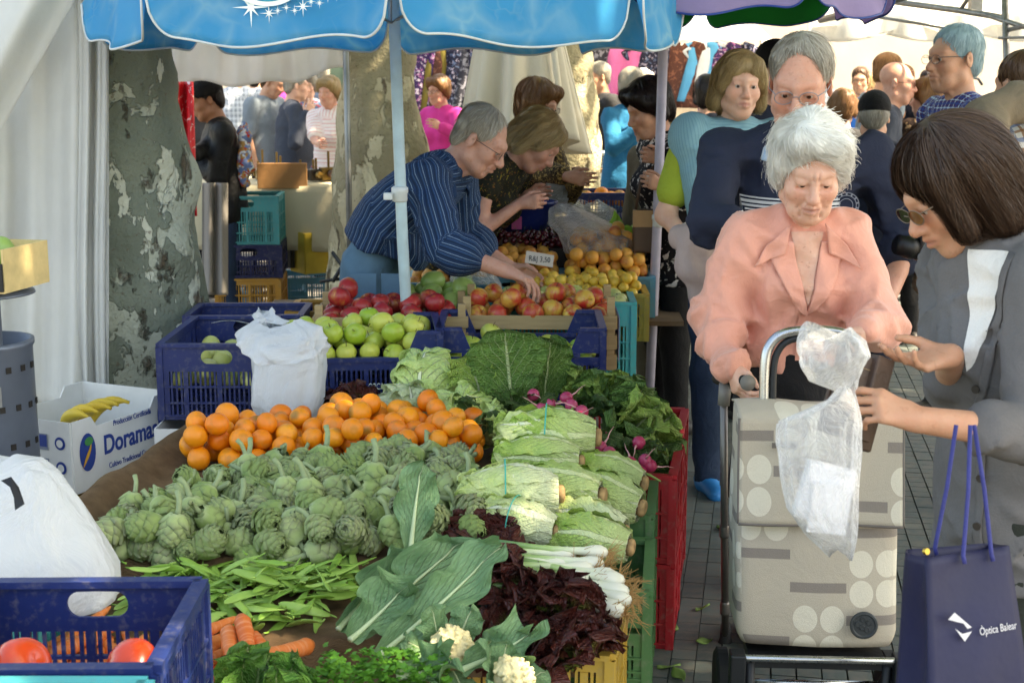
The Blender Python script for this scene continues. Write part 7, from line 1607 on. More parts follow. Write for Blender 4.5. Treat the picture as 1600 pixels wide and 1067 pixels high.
for k in range(46):
    px, py = g.uniform(95, 345), g.uniform(930, 1040); lay = k // 12; p = P(px, py, 2.86 - (py - 930) / 110 * .14); p.y = min(p.y, S2 - .04); tag(obj('carrot', crs[k % 3], None, (p.x, p.y, .405 + .026 * lay), (0, g.gauss(.0, .12) , pi / 2 + g.gauss(0, .35)), g.uniform(.9, 1.15)), 'orange carrot in the row seen through the blue crate slots', 'carrot', 'carrots behind the blue crate')
for k, (px0, py0, px1, py1, lb) in enumerate(((375, 975, 400, 1055, 'thick carrot standing out beside the blue crate corner'), (470, 1008, 405, 1030, 'short carrot pointing at the cauliflower'), (360, 990, 372, 1060, 'carrot touching the blue crate corner'), (392, 1000, 440, 1045, 'carrot between the thick carrot and the sacking'))):
    a, b_ = P(px0, py0, 2.78), P(px1, py1, 2.66); c = (a + b_) / 2; c.z = max(c.z, .43); d = (a - b_).normalized(); o = obj('carrot', crs[k % 3], None, c, (-d).to_track_quat('X', 'Z').to_euler(), 1.05); tag(o, lb, 'carrot')
# --- radishes
mrad = m_fruit('radish_skin', '#a8244e', '#b84468', None, rough=.35, ns=30); rdm = fruit_mesh('radish', .0165, mrad, 51, 0, 0, .05, 1.05, 0, 0, 16, 12)
sb_ = MB().tube([(0, 0, -.015), (.002, .001, -.03), (.008, .002, -.045), (.012, .006, -.065)], [.0035, .0016, .001, .0004], 6); rtail = mesh('root', sb_.v, sb_.f, mat('radish_root_pink', '#d8a09c', .6)); sb_ = MB().tube([(0, 0, .014), (0, .004, .03), (.005, .012, .06)], [.004, .003, .002], 6); rst = mesh('leaf_stalk', sb_.v, sb_.f, mat('radish_stalk', '#8fa65a', .6))
for k, (px, py, d) in enumerate(((833, 617, 4.16), (859, 632, 4.12), (885, 622, 4.12), (893, 634, 4.06), (909, 643, 4.04), (881, 648, 4.02), (905, 652, 4.0), (866, 648, 4.04), (938, 700, 3.82), (952, 708, 3.80), (935, 714, 3.80), (998, 692, 3.86), (1008, 720, 3.8), (1015, 728, 3.8), (985, 724, 3.78), (1000, 738, 3.76), (846, 640, 4.1))):
    o = empty('radish', P(px, py, d), 0, 'pink radish from the upper bunch below the savoy leaf' if k < 8 or k == 16 else 'pink radish from the lower bunch above the red crates', 'radish', 'upper radish bunch' if k < 8 or k == 16 else 'lower radish bunch'); o.rotation_euler = (-1.9 + .5 * sin(k * 3), .6 * cos(k * 5), k * 1.1); o.scale = (1.15,) * 3
    obj('bulb', rdm, o); obj('root', rtail, o); obj('leaf_stalk', rst, o)
rlf = [leaf('leaf', .085, .05, ML['dark'], 500 + k, .3, .6, .008, 3, 11, 15, 1.0, .2, .08) for k in range(4)]
for (px, py, d, n, lb) in ((800, 645, 4.12, 34, 'wilting radish leaves in front of the upright savoy leaf'), (965, 700, 3.9, 30, 'radish leaves hanging by the red crates'), (930, 640, 4.15, 22, 'radish leaves beside the light green savoy')):
    o = empty('radish_leaves', P(px, py, d), 0, lb, 'leaves'); g = random.Random(px)
    for k in range(n): obj('leaf', rlf[k % 4], o, (g.gauss(0, .055), g.gauss(0, .025), g.gauss(0, .018)), (g.uniform(.6, 1.8), g.uniform(-.6, .6), g.uniform(0, 6.3)), g.uniform(.7, 1.1))
# --- spring onions
mon = NB('onion_white_to_green'); _s = mon.sep(mon.coord()); _c = mon.ramp(mon.math('MULTIPLY', _s[0], -4.0), [(.0, srgb('#e9e6d2')), (.22, srgb('#e2e6c4')), (.45, srgb('#a9c47c')), (.9, srgb('#5f8a48'))]); mon = mon.out(mon.pbsdf(_c, .3, mon.bump(mon.noise(mon.mapping(mon.coord(), (4, 90, 90)), 3, 2), .2, .002), .5, **{'Subsurface Weight': .1, 'Subsurface Radius': (.006, .006, .004)}))
b = MB().tube([(.028, 0, 0), (.022, 0, 0), (.008, 0, 0), (-.008, 0, 0), (-.03, .001, 0), (-.07, .002, 0), (-.14, .004, .002), (-.24, .0, .006)], [.003, .012, .0175, .0165, .0105, .0082, .0075, .0065], 12); onm = mesh('bulb', b.v, b.f, mon); mroot = mat('onion_root_tan', '#b98f58', .85, .2); roots = []
for q in range(2):
    b = MB(); g = random.Random(q + 3)
    for k in range(34):
        d = Vector((1, g.gauss(0, .75), g.gauss(0, .75))).normalized(); L_ = g.uniform(.022, .05); p0 = Vector((.024, 0, 0)); b.tube([p0, p0 + d * L_ * .5 + Vector((0, g.gauss(0, .004), g.gauss(0, .004))), p0 + d * L_ + Vector((g.gauss(0, .006), g.gauss(0, .01), g.gauss(-.008, .01)))], [.0009, .0007, .0004], 4, cap=False)
    roots.append(mesh('roots', b.v, b.f, mroot))
for k, (px, py, d, rz, s) in enumerate(((882, 865, 3.16, .25, 1), (872, 880, 3.12, .2, 1), (908, 888, 3.1, .15, 1.05), (903, 903, 3.07, .1, 1.05), (932, 862, 3.16, .1, .95), (955, 905, 3.06, -.2, 1.1), (962, 922, 3.03, -.3, 1.1), (945, 898, 3.08, -.1, 1), (938, 945, 2.98, -.5, 1.1), (955, 950, 2.97, -.6, 1.15), (968, 935, 3.0, -.4, 1.0), (890, 920, 3.04, .2, .9), (925, 880, 3.12, 0, 1.))):
    o = empty('spring_onion', P(px, py, d), 0, 'white spring onion bulb with tan roots in the bunch by the green crate', 'onion', 'spring onions'); o.rotation_euler = (k * 1.3, .12, rz); o.scale = (s,) * 3; obj('bulb', onm, o); obj('roots', roots[k % 2], o)
# in the near crate, bananas, small fruit
mtom = m_fruit('tomato_skin', '#cf3a1e', '#dd5a2a', None, rough=.25, ns=10); tmm = fruit_mesh('tomato', .042, mtom, 61, .18, .04, .06, .82, 6, 0, 24, 16)
for k, (x, y, z) in enumerate(((-.13, .07, .222), (-.04, .09, .205), (.13, .07, .205), (.10, .20, .05), (-.02, .36, .045), (.07, .12, .045), (-.16, .36, .05), (.0, .2, .04))): p = crN.matrix_basis @ Vector((x, y, z)); tag(obj('tomato', tmm, None, p, (k, .2 * k, k), 1.0 + .1 * (k % 3)), 'red tomato lying in the near blue crate', 'tomato', 'tomatoes in the near crate')
mban = m_fruit('banana_skin', '#d9b230', '#e5c444', None, rough=.5, ns=14, spot=0)
def banana(): 
    pts = [(.085 * cos(a), 0, .085 * sin(a)) for a in np.linspace(-.2, 1.75, 12)]; rr = [.006, .012, .016, .0175, .018, .018, .0178, .017, .015, .011, .006, .005]; b = MB().tube(pts, rr, 10); return mesh('banana', b.v, b.f, mban)
bnm = banana()
for k, (px, py, d) in enumerate(((126, 662, 4.62), (138, 660, 4.6), (150, 663, 4.56), (160, 662, 4.53), (168, 655, 4.5))): p = DO.matrix_basis @ Vector((-.06 + .038 * k, .10 + .01 * (k % 2), .125)); tag(obj('banana', bnm, None, p, (.15 * (k - 2), -.2, DA + 1.5 + .12 * k), 1.15), 'yellow banana poking out of the printed box', 'banana', 'bananas in the printed box')
for k, (px, py, d) in enumerate(((148, 766, 4.5), (160, 768, 4.47), (135, 770, 4.5))): tag(obj('banana', bnm, None, yb.matrix_basis @ Vector((.02 + .06 * k, .05, .17)), (0, .3, DA + 1.2 + .2 * k), 1.2), 'banana in the lower yellow box', 'banana', 'bananas in the lower box')
# ================================================================ bags, trolley and small things
def m_film(name, col, alpha, rough=.35, folds=22):
    b = NB(name); co = b.coord(); n = b.noise(co, folds, 4, .55, 2.5); nm = b.bump(n, .7, .02); c = srgb(col); df = b.pbsdf(c, rough, nm, .5); tl = b.n('BsdfTranslucent', 0, {'Color': (*c, 1), 'Normal': nm}); m1 = b.n('MixShader', 0, {0: .45, 1: df, 2: tl})
    tr = b.n('BsdfTransparent', 0, {'Color': (1, 1, 1, 1)}); lw = b.n('LayerWeight', 1, {'Blend': .35, 'Normal': nm}); f = b.math('MINIMUM', b.math('ADD', b.math('MULTIPLY', lw, .65), alpha), 1.0)
    return b.out(b.n('MixShader', 0, {0: f, 1: tr, 2: m1}))
mfw = m_film('white_carrier_film', '#e9ebec', .84, .3, 7); mfc = m_film('thin_clear_film', '#e8eaec', .30, .25, 30); mfc2 = m_film('very_thin_clear_film', '#e4e6e6', .16, .2, 30)
def loft(name, rows, m, par=None, n=72, folds=(9, .05), seed=1, origin=None, close_bottom=True, close_top=False, depth=(0, 1, 0)):
    """closed film tube through rows (px_left, px_right, py, distance, depth half-width)"""
    g = random.Random(seed); ph = [g.uniform(0, 6.3) for _ in range(6)]; o_ = origin or Vector((0, 0, 0)); v = []; R_ = len(rows); ks = 4; T = []
    for i in range((R_ - 1) * ks + 1):
        a = i / ks; j = min(int(a), R_ - 2); t = a - j; q0, q1 = rows[j], rows[j + 1]; t2 = t * t * (3 - 2 * t) * .5 + t * .5; T.append([q0[k] + (q1[k] - q0[k]) * t2 for k in range(5)])
    for i, (xl, xr, py, d, hd) in enumerate(T):
        A, B_ = P(xl, py, d), P(xr, py, d); c = (A + B_) / 2; hx = (B_ - A) / 2; fr = i / (len(T) - 1)
        for k in range(n):
            a = 2 * pi * k / n; r = 1 + folds[1] * (sin(folds[0] * a + ph[0] + 2 * sin(fr * 3 + ph[1])) + .6 * sin(folds[0] * 1.7 * a + ph[2] + fr * 5) + .5 * sin(3 * a + fr * 9 + ph[3]) + .35 * sin(fr * 23 + 5 * a + ph[4]))
            ca, sa = cos(a), sin(a); ca = math.copysign(abs(ca) ** .8, ca); sa = math.copysign(abs(sa) ** .8, sa)
            v.append(c + hx * ca * r + Vector((0, hd * sa * r, 0.012 * sin(2 * a + ph[5]) * r)) - o_)
    m_ = len(T); f = [(i * n + k, i * n + (k + 1) % n, (i + 1) * n + (k + 1) % n, (i + 1) * n + k) for i in range(m_ - 1) for k in range(n)]
    if close_bottom: f.append(tuple((m_ - 1) * n + k for k in range(n)))
    if close_top: f.append(tuple(range(n))[::-1])
    return obj(name, mesh(name, v, f, m, True), par, None if par else o_)
# white carrier bag among the crates
cbg = empty('carrier_bag', P(452, 640, 4.5), 0, 'crumpled white carrier bag standing between the blue crates and oranges', 'bag'); ob = cbg.location
loft('bag_body', [(400, 506, 540, 4.40, .07), (394, 507, 560, 4.40, .09), (394, 506, 600, 4.40, .10), (394, 504, 632, 4.40, .10), (398, 498, 648, 4.42, .09)], mfw, cbg, 72, (7, .035), 3, ob)
loft('bag_mouth', [(405, 470, 503, 4.42, .03), (385, 500, 515, 4.40, .06), (370, 508, 532, 4.39, .075), (378, 508, 545, 4.385, .08), (396, 507, 556, 4.385, .09)], mfw, cbg, 72, (8, .07), 7, ob, False)
loft('bag_handle', [(404, 424, 486, 4.5, .02), (398, 430, 496, 4.48, .03), (402, 450, 508, 4.45, .035)], mfw, cbg, 40, (5, .12), 8, ob, True, True)
# big white bag in the near left corner
nbg = empty('carrier_bag', P(70, 940, 2.62), 0, 'large white carrier bag slumped behind the near blue crate', 'bag'); ob = nbg.location
loft('bag_body', [(-40, 30, 716, 2.72, .03), (-70, 62, 722, 2.70, .07), (-95, 88, 745, 2.68, .09), (-110, 120, 790, 2.66, .11), (-120, 152, 840, 2.65, .12), (-130, 182, 895, 2.64, .13), (-130, 186, 940, 2.64, .13)], mfw, nbg, 96, (7, .02), 12, ob, True, True)
mbi = mat('black_print_ink', '#151618', .5, .05, bump=0); q = [P(12, 742, 2.565), P(28, 736, 2.565), P(40, 752, 2.552), P(49, 778, 2.543), P(34, 788, 2.54), P(32, 768, 2.545), P(26, 752, 2.555)]
obj('printed_mark', mesh('mark', [p + Vector((0, -.035, 0)) - ob for p in q], [tuple(range(7))], mbi, False), nbg)
# ---- shopping trolley
def m_trolley():
    b = NB('linen_trolley_print'); uv = b.sep(b.coord('UV')); n = b.noise(b.coord(), 500, 2); wx = b.n('TexWave', 1, {'Vector': b.coord('UV'), 'Scale': 60, 'Distortion': 1.0}); x = b.math('MULTIPLY', uv[0], 3.0); col = b.math('FLOOR', x); fx = b.math('FRACT', x); y = b.math('ADD', b.math('MULTIPLY', uv[1], 2.6), b.math('MULTIPLY', col, .37)); fy = b.math('FRACT', y); row = b.math('FLOOR', y)
    base = b.mix(n, srgb('#aa9f8e'), srgb('#c6bcaa')); bar = b.math('LESS_THAN', fy, .115); c = base; odd = b.math('FRACT', b.math('MULTIPLY', b.math('ADD', col, row), .5)); alt = b.math('GREATER_THAN', odd, .25); fac = None
    for (cx_, cy_) in ((.27, .36), (.75, .36), (.27, .70), (.75, .70)):
        dd = b.math('ADD', b.math('POWER', b.math('DIVIDE', b.math('SUBTRACT', fx, cx_), .215), 2.0), b.math('POWER', b.math('DIVIDE', b.math('SUBTRACT', fy, cy_), .155), 2.0)); m_ = b.math('LESS_THAN', dd, 1.0); fac = m_ if fac is None else b.math('MAXIMUM', fac, m_)
    c = b.mix(b.math('MULTIPLY', fac, alt), c, srgb('#dad3c0')); c = b.mix(bar, c, srgb('#857c74')); c = b.mix(b.math('MULTIPLY', n, .3), c, srgb('#8a8275'))
    return b.out(b.pbsdf(c, .85, b.bump(b.math('ADD', b.math('MULTIPLY', n, .3), b.noise(b.coord(), 10, 4, .6, .8)), .5, .01), .25))
mtr = m_trolley(); tp = P(1277, 1020, 3.36); TR = empty('shopping_trolley', (tp.x, tp.y, 0), R(-3), 'beige patterned shopping trolley with cream dots in front of the white haired woman', 'trolley')
W2, D2, z0, z1 = .197, .11, .25, .775
def trolley_body():
    v, uv, f = [], [], []; n, m_ = 96, 30; w0 = wav(3, .024, 12); w1 = wav(6, .004, 40)
    for j in range(m_ + 1):
        t = j / m_; z = z0 + (z1 - z0) * t; sc1 = 1.0 - .03 * abs(t - .5) * 2 - (.06 * max(0, (.05 - t) / .05)) - .03 * t; lean_ = .10 * t
        for k in range(n):
            a = 2 * pi * k / n - 3 * pi / 4; c, s = cos(a), sin(a); e = .22; x = W2 * sc1 * math.copysign(abs(c) ** e, c); y = D2 * sc1 * math.copysign(abs(s) ** e, s); p = np.array([[x, y, z]], np.float32); q = 1 + w0(p)[0] * .8 + w1(p)[0]; v.append((x * q, y * q + D2 + lean_ + w0(p + 2)[0] * .5, z))
            uv.append((x / (2 * W2) + .5 + (0 if abs(s) > abs(c) else (y / (2 * D2)) * .5), t))
    for j in range(m_):
        for k in range(n): f.append((j * n + k, j * n + (k + 1) % n, (j + 1) * n + (k + 1) % n, (j + 1) * n + k))
    f.append(tuple(range(n))[::-1]); f.append(tuple(m_ * n + k for k in range(n))); return mesh('bag', v, f, mtr, True, uv)
obj('bag', trolley_body(), TR)
def tflap(u, v):
    x = (u - .5) * 2 * (W2 - .006)
    if v < .3: t = v / .3; return (x, .16 + .10 - t * .155 + .0, z1 + .012 + .012 * sin(pi * t) + .004 * sin(u * 9))
    t = (v - .3) / .7; z = z1 + .010 - .245 * t; return (x, .098 * (z - z0) / (z1 - z0) - .020 + .006 * sin(u * 8 + 3 * t) - .004 * (1 - t), z)
fl_ = sheet('flap', tflap, 40, 30, mtr, TR, .005); me = fl_.data
for L_ in me.uv_layers: 
    a = np.empty(len(me.loops) * 2, np.float32); L_.data.foreach_get('uv', a); a = a.reshape(-1, 2); a[:, 1] = 1.05 - a[:, 1] * .62; a[:, 0] = a[:, 0] * .96 + .13; L_.data.foreach_set('uv', a.ravel())
mbind = mat('taupe_binding', '#6d6660', .8); MB().tube([tflap(i / 30, 1.0) for i in range(31)], .004, 6).build('binding', mbind, fl_, smooth=True)
for u_ in (0, 1): MB().tube([tflap(u_, .3 + .7 * i / 12) for i in range(13)], .0035, 6).build('binding', mbind, fl_, smooth=True)
malu = mat('brushed_aluminium', '#b9bbbc', .28, .08, 30, .05, metal=.95); mblkt = mat('black_tube_grip', '#1c1f22', .45)
hp_ = [(-.118, .20, z1 - .02), (-.118, .215, .885), (-.105, .222, .935), (-.07, .226, .962), (0, .228, .97), (.07, .226, .962), (.105, .222, .935), (.118, .215, .885), (.118, .20, z1 - .02)]
def smooth_path(p, k=6):
    p = [Vector(q) for q in p]; out = []
    for i in range(len(p) - 1):
        a, b_, c, d = p[max(i - 1, 0)], p[i], p[i + 1], p[min(i + 2, len(p) - 1)]
        for j in range(k): t = j / k; out.append(.5 * ((2 * b_) + (c - a) * t + (2 * a - 5 * b_ + 4 * c - d) * t * t + (3 * b_ - a - 3 * c + d) * t ** 3))
    return out + [p[-1]]
MB().tube(smooth_path(hp_), .0125, 12).build('handle', malu, TR, smooth=True); MB().tube(smooth_path([(x * .82, y + .004, z - .018 if z > .8 else z) for x, y, z in hp_]), .009, 10).build('grip', mblkt, TR, smooth=True)
MB().tube([(-.19, -.02, .235), (-.17, -.035, .235), (.17, -.035, .235), (.19, -.02, .235)], .0085, 10).build('base_bar', malu, TR, smooth=True)
for s in (-1, 1):
    MB().tube([(s * .17, -.03, .235), (s * .165, .06, .13), (s * .16, .16, .06)], .011, 8).build('strut', mblkt, TR, smooth=True); MB().tube([(s * .16, -.02, .22), (s * .155, .0, .02)], .012, 8).build('prop_leg', mblkt, TR, smooth=True); MB().box((s * .19 - .018, -.05, .16), (s * .19 + .018, .0, .245)).build('bracket', mblkt, TR, bevel=.004)
    w_ = MB().lathe([(.02, -.018), (.075, -.018), (.085, -.012), (.085, .012), (.075, .018), (.02, .018)], 28, Matrix.Translation((s * .205, .17, .086)) @ Matrix.Rotation(R(90), 4, 'Y')).build('wheel', mrub, TR, smooth=False)
MB().tube([(-.205, .17, .086), (.205, .17, .086)], .008, 8).build('axle', malu, TR, smooth=True); MB().box((-.16, -.02, .205), (.16, .2, .225)).build('base_plate', mblkt, TR)
bpos = P(1341, 982, 3.25); 
bq = Matrix.Translation((.103, -.008, .312)) @ Matrix.Rotation(R(84), 4, 'X'); MB().lathe([(0, 0), (.031, 0), (.033, .004), (.031, .008), (.027, .0085), (.024, .006), (0, .006)], 30, bq).build('button', mat('dark_grey_plastic', '#33383a', .45), TR, smooth=False)
for a, r_ in ((.5, .014), (1.7, .015), (2.9, .014), (4.1, .006), (5.4, .012)): MB().lathe([(.0, .0058), (.0065, .006), (.0065, .0085), (.005, .0088), (.0048, .0072), (0, .007)], 12, bq @ Matrix.Translation((cos(a) * r_, sin(a) * r_, .001))).build('stud', mat('dark_grey_plastic', '#33383a', .45), TR)
MB().box((-.028, -.004, 0), (.028, 0, .012), Matrix.Translation((-.088, .055, z1 - .055))).build('label_tab', mbind, TR)
# ---- clear bag with white packet, held in the cardigan woman's hand
BD = 2.33; pb_ = empty('plastic_bag', P(1322, 610, BD), 0, 'clear plastic bag with a white packet pinched in the hand', 'bag'); ob = pb_.location
loft('bag_body', [(1310, 1336, 606, BD, .010), (1285, 1340, 630, BD - .01, .022), (1216, 1342, 655, BD - .02, .035), (1216, 1340, 690, BD - .02, .045), (1224, 1338, 740, BD - .02, .055), (1234, 1336, 790, BD - .02, .055), (1262, 1334, 830, BD - .02, .045), (1296, 1330, 862, BD - .02, .015)], mfc, pb_, 96, (11, .05), 5, ob)
loft('bag_neck', [(1262, 1330, 518, BD - .01, .035), (1249, 1347, 535, BD - .015, .05), (1248, 1352, 560, BD - .02, .05), (1262, 1346, 582, BD - .01, .035), (1300, 1340, 600, BD, .014), (1310, 1336, 608, BD, .010)], mfc, pb_, 96, (9, .06), 9, ob, False, True)
pk = empty('paper_packet', P(1288, 768, BD - .02), 0, 'white paper packet inside the clear plastic bag', 'packet'); MB().box((-.04, -.015, -.05), (.042, .015, .045), Matrix.Rotation(.25, 4, 'Y')).build('packet', mat('white_paper', '#e8e8ea', .7, .04), pk, bevel=.004); MB().box((-.025, -.026, -.062), (.038, -.0155, .02), Matrix.Rotation(.1, 4, 'Y')).build('folded_sheet', mat('white_paper', '#e8e8ea', .7, .04), pk)
# ---- wallet and coin
mlea = mat('brown_wallet_leather', '#4a372c', .5, .2, 30, .4, 150); wl = empty('wallet', P(1335, 620, 2.47), 0, 'open brown leather wallet held above the trolley', 'wallet'); Mw = Matrix.Rotation(R(-22), 4, 'Y') @ Matrix.Rotation(R(-12), 4, 'X')
wl.rotation_euler = (R(-10), R(20), R(15))
MB().box((-.055, -.004, -.075), (.045, .004, .075)).build('cover', mlea, wl, bevel=.003); MB().box((-.05, -.012, -.070), (.042, -.005, .01)).build('pocket', mlea, wl, bevel=.002); MB().box((-.05, -.017, -.070), (.042, -.0125, -.025)).build('pocket', mlea, wl, bevel=.002); MB().box((.012, -.02, -.085), (.055, .012, .082), Matrix.Rotation(.25, 4, 'Z')).build('cover', mlea, wl, bevel=.004)
mst_ = mat('tan_stitching', '#a58a66', .8)
for z in (.0095, -.0255, .055): MB().tube([(-.046, -.0165 if z < 0 else -.0125 if z < .03 else -.0045, z - .003), (.04, -.0165 if z < 0 else -.0125 if z < .03 else -.0045, z - .003)], .0007, 4).build('stitching', mst_, wl)
cnn = MB().lathe([(0, 0), (.0105, 0), (.0115, .0004), (.0115, .0016), (.0105, .002), (0, .002)], 24).build('coin', mat('brass_coin', '#b59a4a', .3, .1, metal=.9), None, P(1384, 580, 2.5), (.5, .2, 0)); tag(cnn, 'brass coin lying in the open palm', 'coin')
# ---- navy shopping bag
mnb = mat('navy_laminated_paper', '#11163c', .6, .12, 7, .25, 14, .012); sbp = P(1500, 960, 2.22); SB = empty('paper_shopping_bag', sbp, R(6), 'dark navy shopping bag with white lettering and rope handles', 'bag')
q0 = {}
def sbpt(px, py, d): return SB.matrix_basis.inverted() @ P(px, py, d)
bpy.context.view_layer.update(); tl, tr_, bl_, br_ = sbpt(1447, 872, 2.15), sbpt(1576, 852, 2.22), sbpt(1452, 1100, 2.13), sbpt(1612, 1100, 2.2); sl, slb = sbpt(1416, 858, 2.27), sbpt(1398, 1100, 2.25); bkr = sbpt(1530, 848, 2.36)
def quad(name, a, b_, c, d_, m, par, bow=.006, nu=14, nv=18):
    nrm_ = (b_ - a).cross(d_ - a).normalized(); return sheet(name, lambda u, v: a.lerp(b_, u).lerp(d_.lerp(c, u), v) + nrm_ * bow * sin(pi * u) * sin(4 * v + u * 3), nu, nv, m, par, .0016)
quad('front_face', tl, tr_, br_, bl_, mnb, SB); quad('gusset', sl, tl, bl_, slb, mnb, SB, -.014); quad('back_face', sl, bkr + Vector((.02, 0, .0)), br_ + Vector((0, .12, 0)), slb, mnb, SB, -.004); quad('gusset', tr_, bkr + Vector((.02, 0, 0)), br_ + Vector((0, .12, 0)), br_, mnb, SB, .004)
fx_ = (tr_ - tl).normalized(); fz = (tl - bl_).normalized(); fn_ = fx_.cross(fz).normalized(); fz = fn_.cross(fx_)
fn_ = -fn_ if fn_.y > 0 else fn_
def fm(px, py, off=.009): c = sbpt(px, py, 2.142 + (px - 1447) / 129 * .07); return Matrix(((fx_.x, fz.x, fn_.x, c.x + fn_.x * off), (fx_.y, fz.y, fn_.y, c.y + fn_.y * off), (fx_.z, fz.z, fn_.z, c.z + fn_.z * off), (0, 0, 0, 1)))
mlt = mat('silver_white_ink', '#c9c9cf', .5, .04, bump=0); mlt2 = mat('dim_grey_ink', '#5a5c6c', .5, .04, bump=0)
text('lettering', 'Òptica Balear', .0165, fm(1548, 980, .016), mlt, SB, .0002, sx=.82)
for pts in ([(1470, 966), (1480, 955), (1507, 978), (1500, 980), (1494, 972)], [(1481, 980), (1492, 988), (1507, 984), (1496, 1000)]): obj('logo', mesh('logo', [fm(x, y, .016) @ Vector((0, 0, 0)) for x, y in pts], [tuple(range(len(pts)))], mlt, False), SB)
for k, (a, b_) in enumerate(((1506, 1552), (1498, 1562), (1512, 1546), (1498, 1562), (1520, 1540))): MB().box((-(b_ - a) / 2 / 1000, -.0012, 0), ((b_ - a) / 2 / 1000, .0012, .0003), fm((a + b_) / 2, 1028 + 9 * k + (4 if k > 1 else 0), .016)).build('fine_print', mlt2, SB)
mrope = mat('violet_rope', '#34397a', .7, .1, 60, .5, 200)
for (p0, p1, d0, d1) in (((1502, 868), (1516, 664), 2.18, 2.19), ((1546, 864), (1522, 664), 2.20, 2.2), ((1458, 855), (1494, 664), 2.24, 2.22)):
    a, b_ = sbpt(p0[0], p0[1], d0), sbpt(p1[0], p1[1], d1); MB().tube([a - fz * .012 + fn_ * .006, a + fn_ * .004, a.lerp(b_, .5) + Vector((.004, 0, 0)), b_], .0036, 8).build('rope_handle', mrope, SB, smooth=True)
MB().lathe([(0, 0), (.005, 0), (.005, .006), (0, .006)], 10, fm(1459, 862, -.02)).build('eyelet', mat('brass_coin', '#b59a4a', .3, metal=.9), SB)
# ---- bowl, tubs, price cards, peppers, bags on the fruit rows
bw = P(820, 350, 6.45); bo = empty('plastic_bowl', (bw.x, bw.y, bw.z - .03), 0, 'large dark blue plastic bowl behind the cherries', 'bowl'); MB().lathe([(.0, 0), (.10, .0), (.125, .06), (.142, .12), (.150, .126), (.150, .134), (.138, .134), (.118, .06), (.095, .012), (0, .012)], 40, None, False).build('shell', m_plastic('navy_bowl_plastic', '#1d2f74', .3, .08), bo, smooth=True); MB().box((-.06, -.135, .02), (-.015, -.117, .075)).build('sticker', mat('pink_sticker', '#c04a8a', .5), bo)
mtub = m_film('frosted_tub_plastic', '#dfe4e4', .6, .3, 12)
for k in range(7):
    c = P(868, 326, 6.75); o = MB().lathe([(.058, 0), (.066, .035), (.072, .05), (.072, .053), (.064, .053), (.054, .004)], 4, Matrix.Rotation(pi / 4, 4, 'Z'), False).build('plastic_tub', mtub, None, (c.x + .003 * sin(k * 2), c.y, c.z + .019 * k - .02), (0, 0, .1 + .03 * k), 1.05); tag(o, 'clear square tub in the stack beside the blue bowl', 'tub', 'stacked clear tubs')
mcardp = mat('grey_price_card', '#c9c1b4', .7, .06)
def pcard(px, py, d, w_, h_, rot, txt, lb): o = empty('price_card', P(px, py, d), 0, lb, 'price card'); o.rotation_euler = rot; MB().box((-w_ / 2, -.002, -h_ / 2), (w_ / 2, .002, h_ / 2)).build('card', mcardp, o); text('handwriting', txt, h_ * .62, Matrix.Translation((0, -.003, -.002)) @ Matrix.Rotation(R(90), 4, 'X') @ Matrix.Rotation(.08, 4, 'Z'), mat('dark_marker_ink', '#3a3a3c', .6, bump=0), o, sx=.8)
pcard(843, 405, 5.78, .115, .052, (-.45, .18, .05), 'R&J 3,50', 'price card stuck among the apricots'); pcard(826, 463, 5.3, .115, .050, (-.75, .45, .05), '2,00', 'price card tilted beside the yellow plums'); pcard(940, 396, 6.05, .09, .03, (-1.1, .05, 0), '', 'blank card on the dark tray')
loft('film', [(860, 905, 322, 6.3, .03), (858, 950, 345, 6.2, .08), (880, 985, 368, 6.1, .11), (888, 988, 392, 6.08, .12)], mfc2, None, 60, (8, .07), 21, P(930, 392, 6.1)); fb = bpy.data.objects['film']; fb.name = 'plastic_bag'; tag(fb, 'tied clear bag of apricots beside the cherries', 'bag')
scatter(heap(24, .029, lambda g: (lambda p: (p.x, p.y))(P(g.uniform(900, 978), 388, 6.12 + g.uniform(-.06, .1))), lambda x, y: .82, 31), apm, 'apricot', 'apricot inside the tied clear bag', 'apricot', 'bagged apricots', 31, .028, 1.)
mpep = m_fruit('light_green_pepper', '#8fc43c', '#a9d455', None, rough=.25, ns=14)
def pepper(): pts = [(.06 * cos(a) - .06, 0, .06 * sin(a)) for a in np.linspace(0, 1.7, 10)]; b = MB().tube(pts, [.006, .016, .019, .019, .018, .0165, .014, .011, .007, .002], 10); return mesh('pepper', b.v, b.f, mpep)
ppm = pepper(); g = random.Random(2)
for k in range(22): p = P(g.uniform(945, 992), g.uniform(358, 384), 6.75); tag(obj('pepper', ppm, None, p, (g.uniform(0, 6), g.uniform(0, 6), g.uniform(0, 6)), 1.1), 'light green long pepper in the pile beside the lilac pole', 'pepper', 'peppers behind the apricots')
loft('film2', [(905, 935, 315, 6.9, .03), (890, 960, 330, 6.85, .07), (888, 965, 350, 6.8, .09)], mfc2, None, 50, (8, .07), 23, P(925, 350, 6.8)); fb = bpy.data.objects['film2']; fb.name = 'plastic_bag'; tag(fb, 'thin clear bag of grapes and fruit behind the cherries', 'bag')
crate('blue crate of oranges at the far end of the stall', foot(955, 320, 7.3, .84), 0, .42, .3, .14, 'blue', 'slots'); scatter(heap(9, .038, lambda g: (lambda p: (p.x, p.y + g.uniform(-.1, .1)))(P(g.uniform(915, 1000), 310, 7.5)), lambda x, y: .90, 33), om, 'orange', 'orange at the far end of the stall', 'orange', 'far oranges', 33, .039)
loft('film3', [(720, 755, 405, 5.75, .02), (708, 770, 420, 5.7, .06), (700, 780, 445, 5.66, .08)], mfc2, None, 50, (8, .08), 24, P(740, 445, 5.7)); fb = bpy.data.objects['film3']; fb.name = 'plastic_bag'; tag(fb, 'clear bag lifted under the stallholder arm', 'bag')
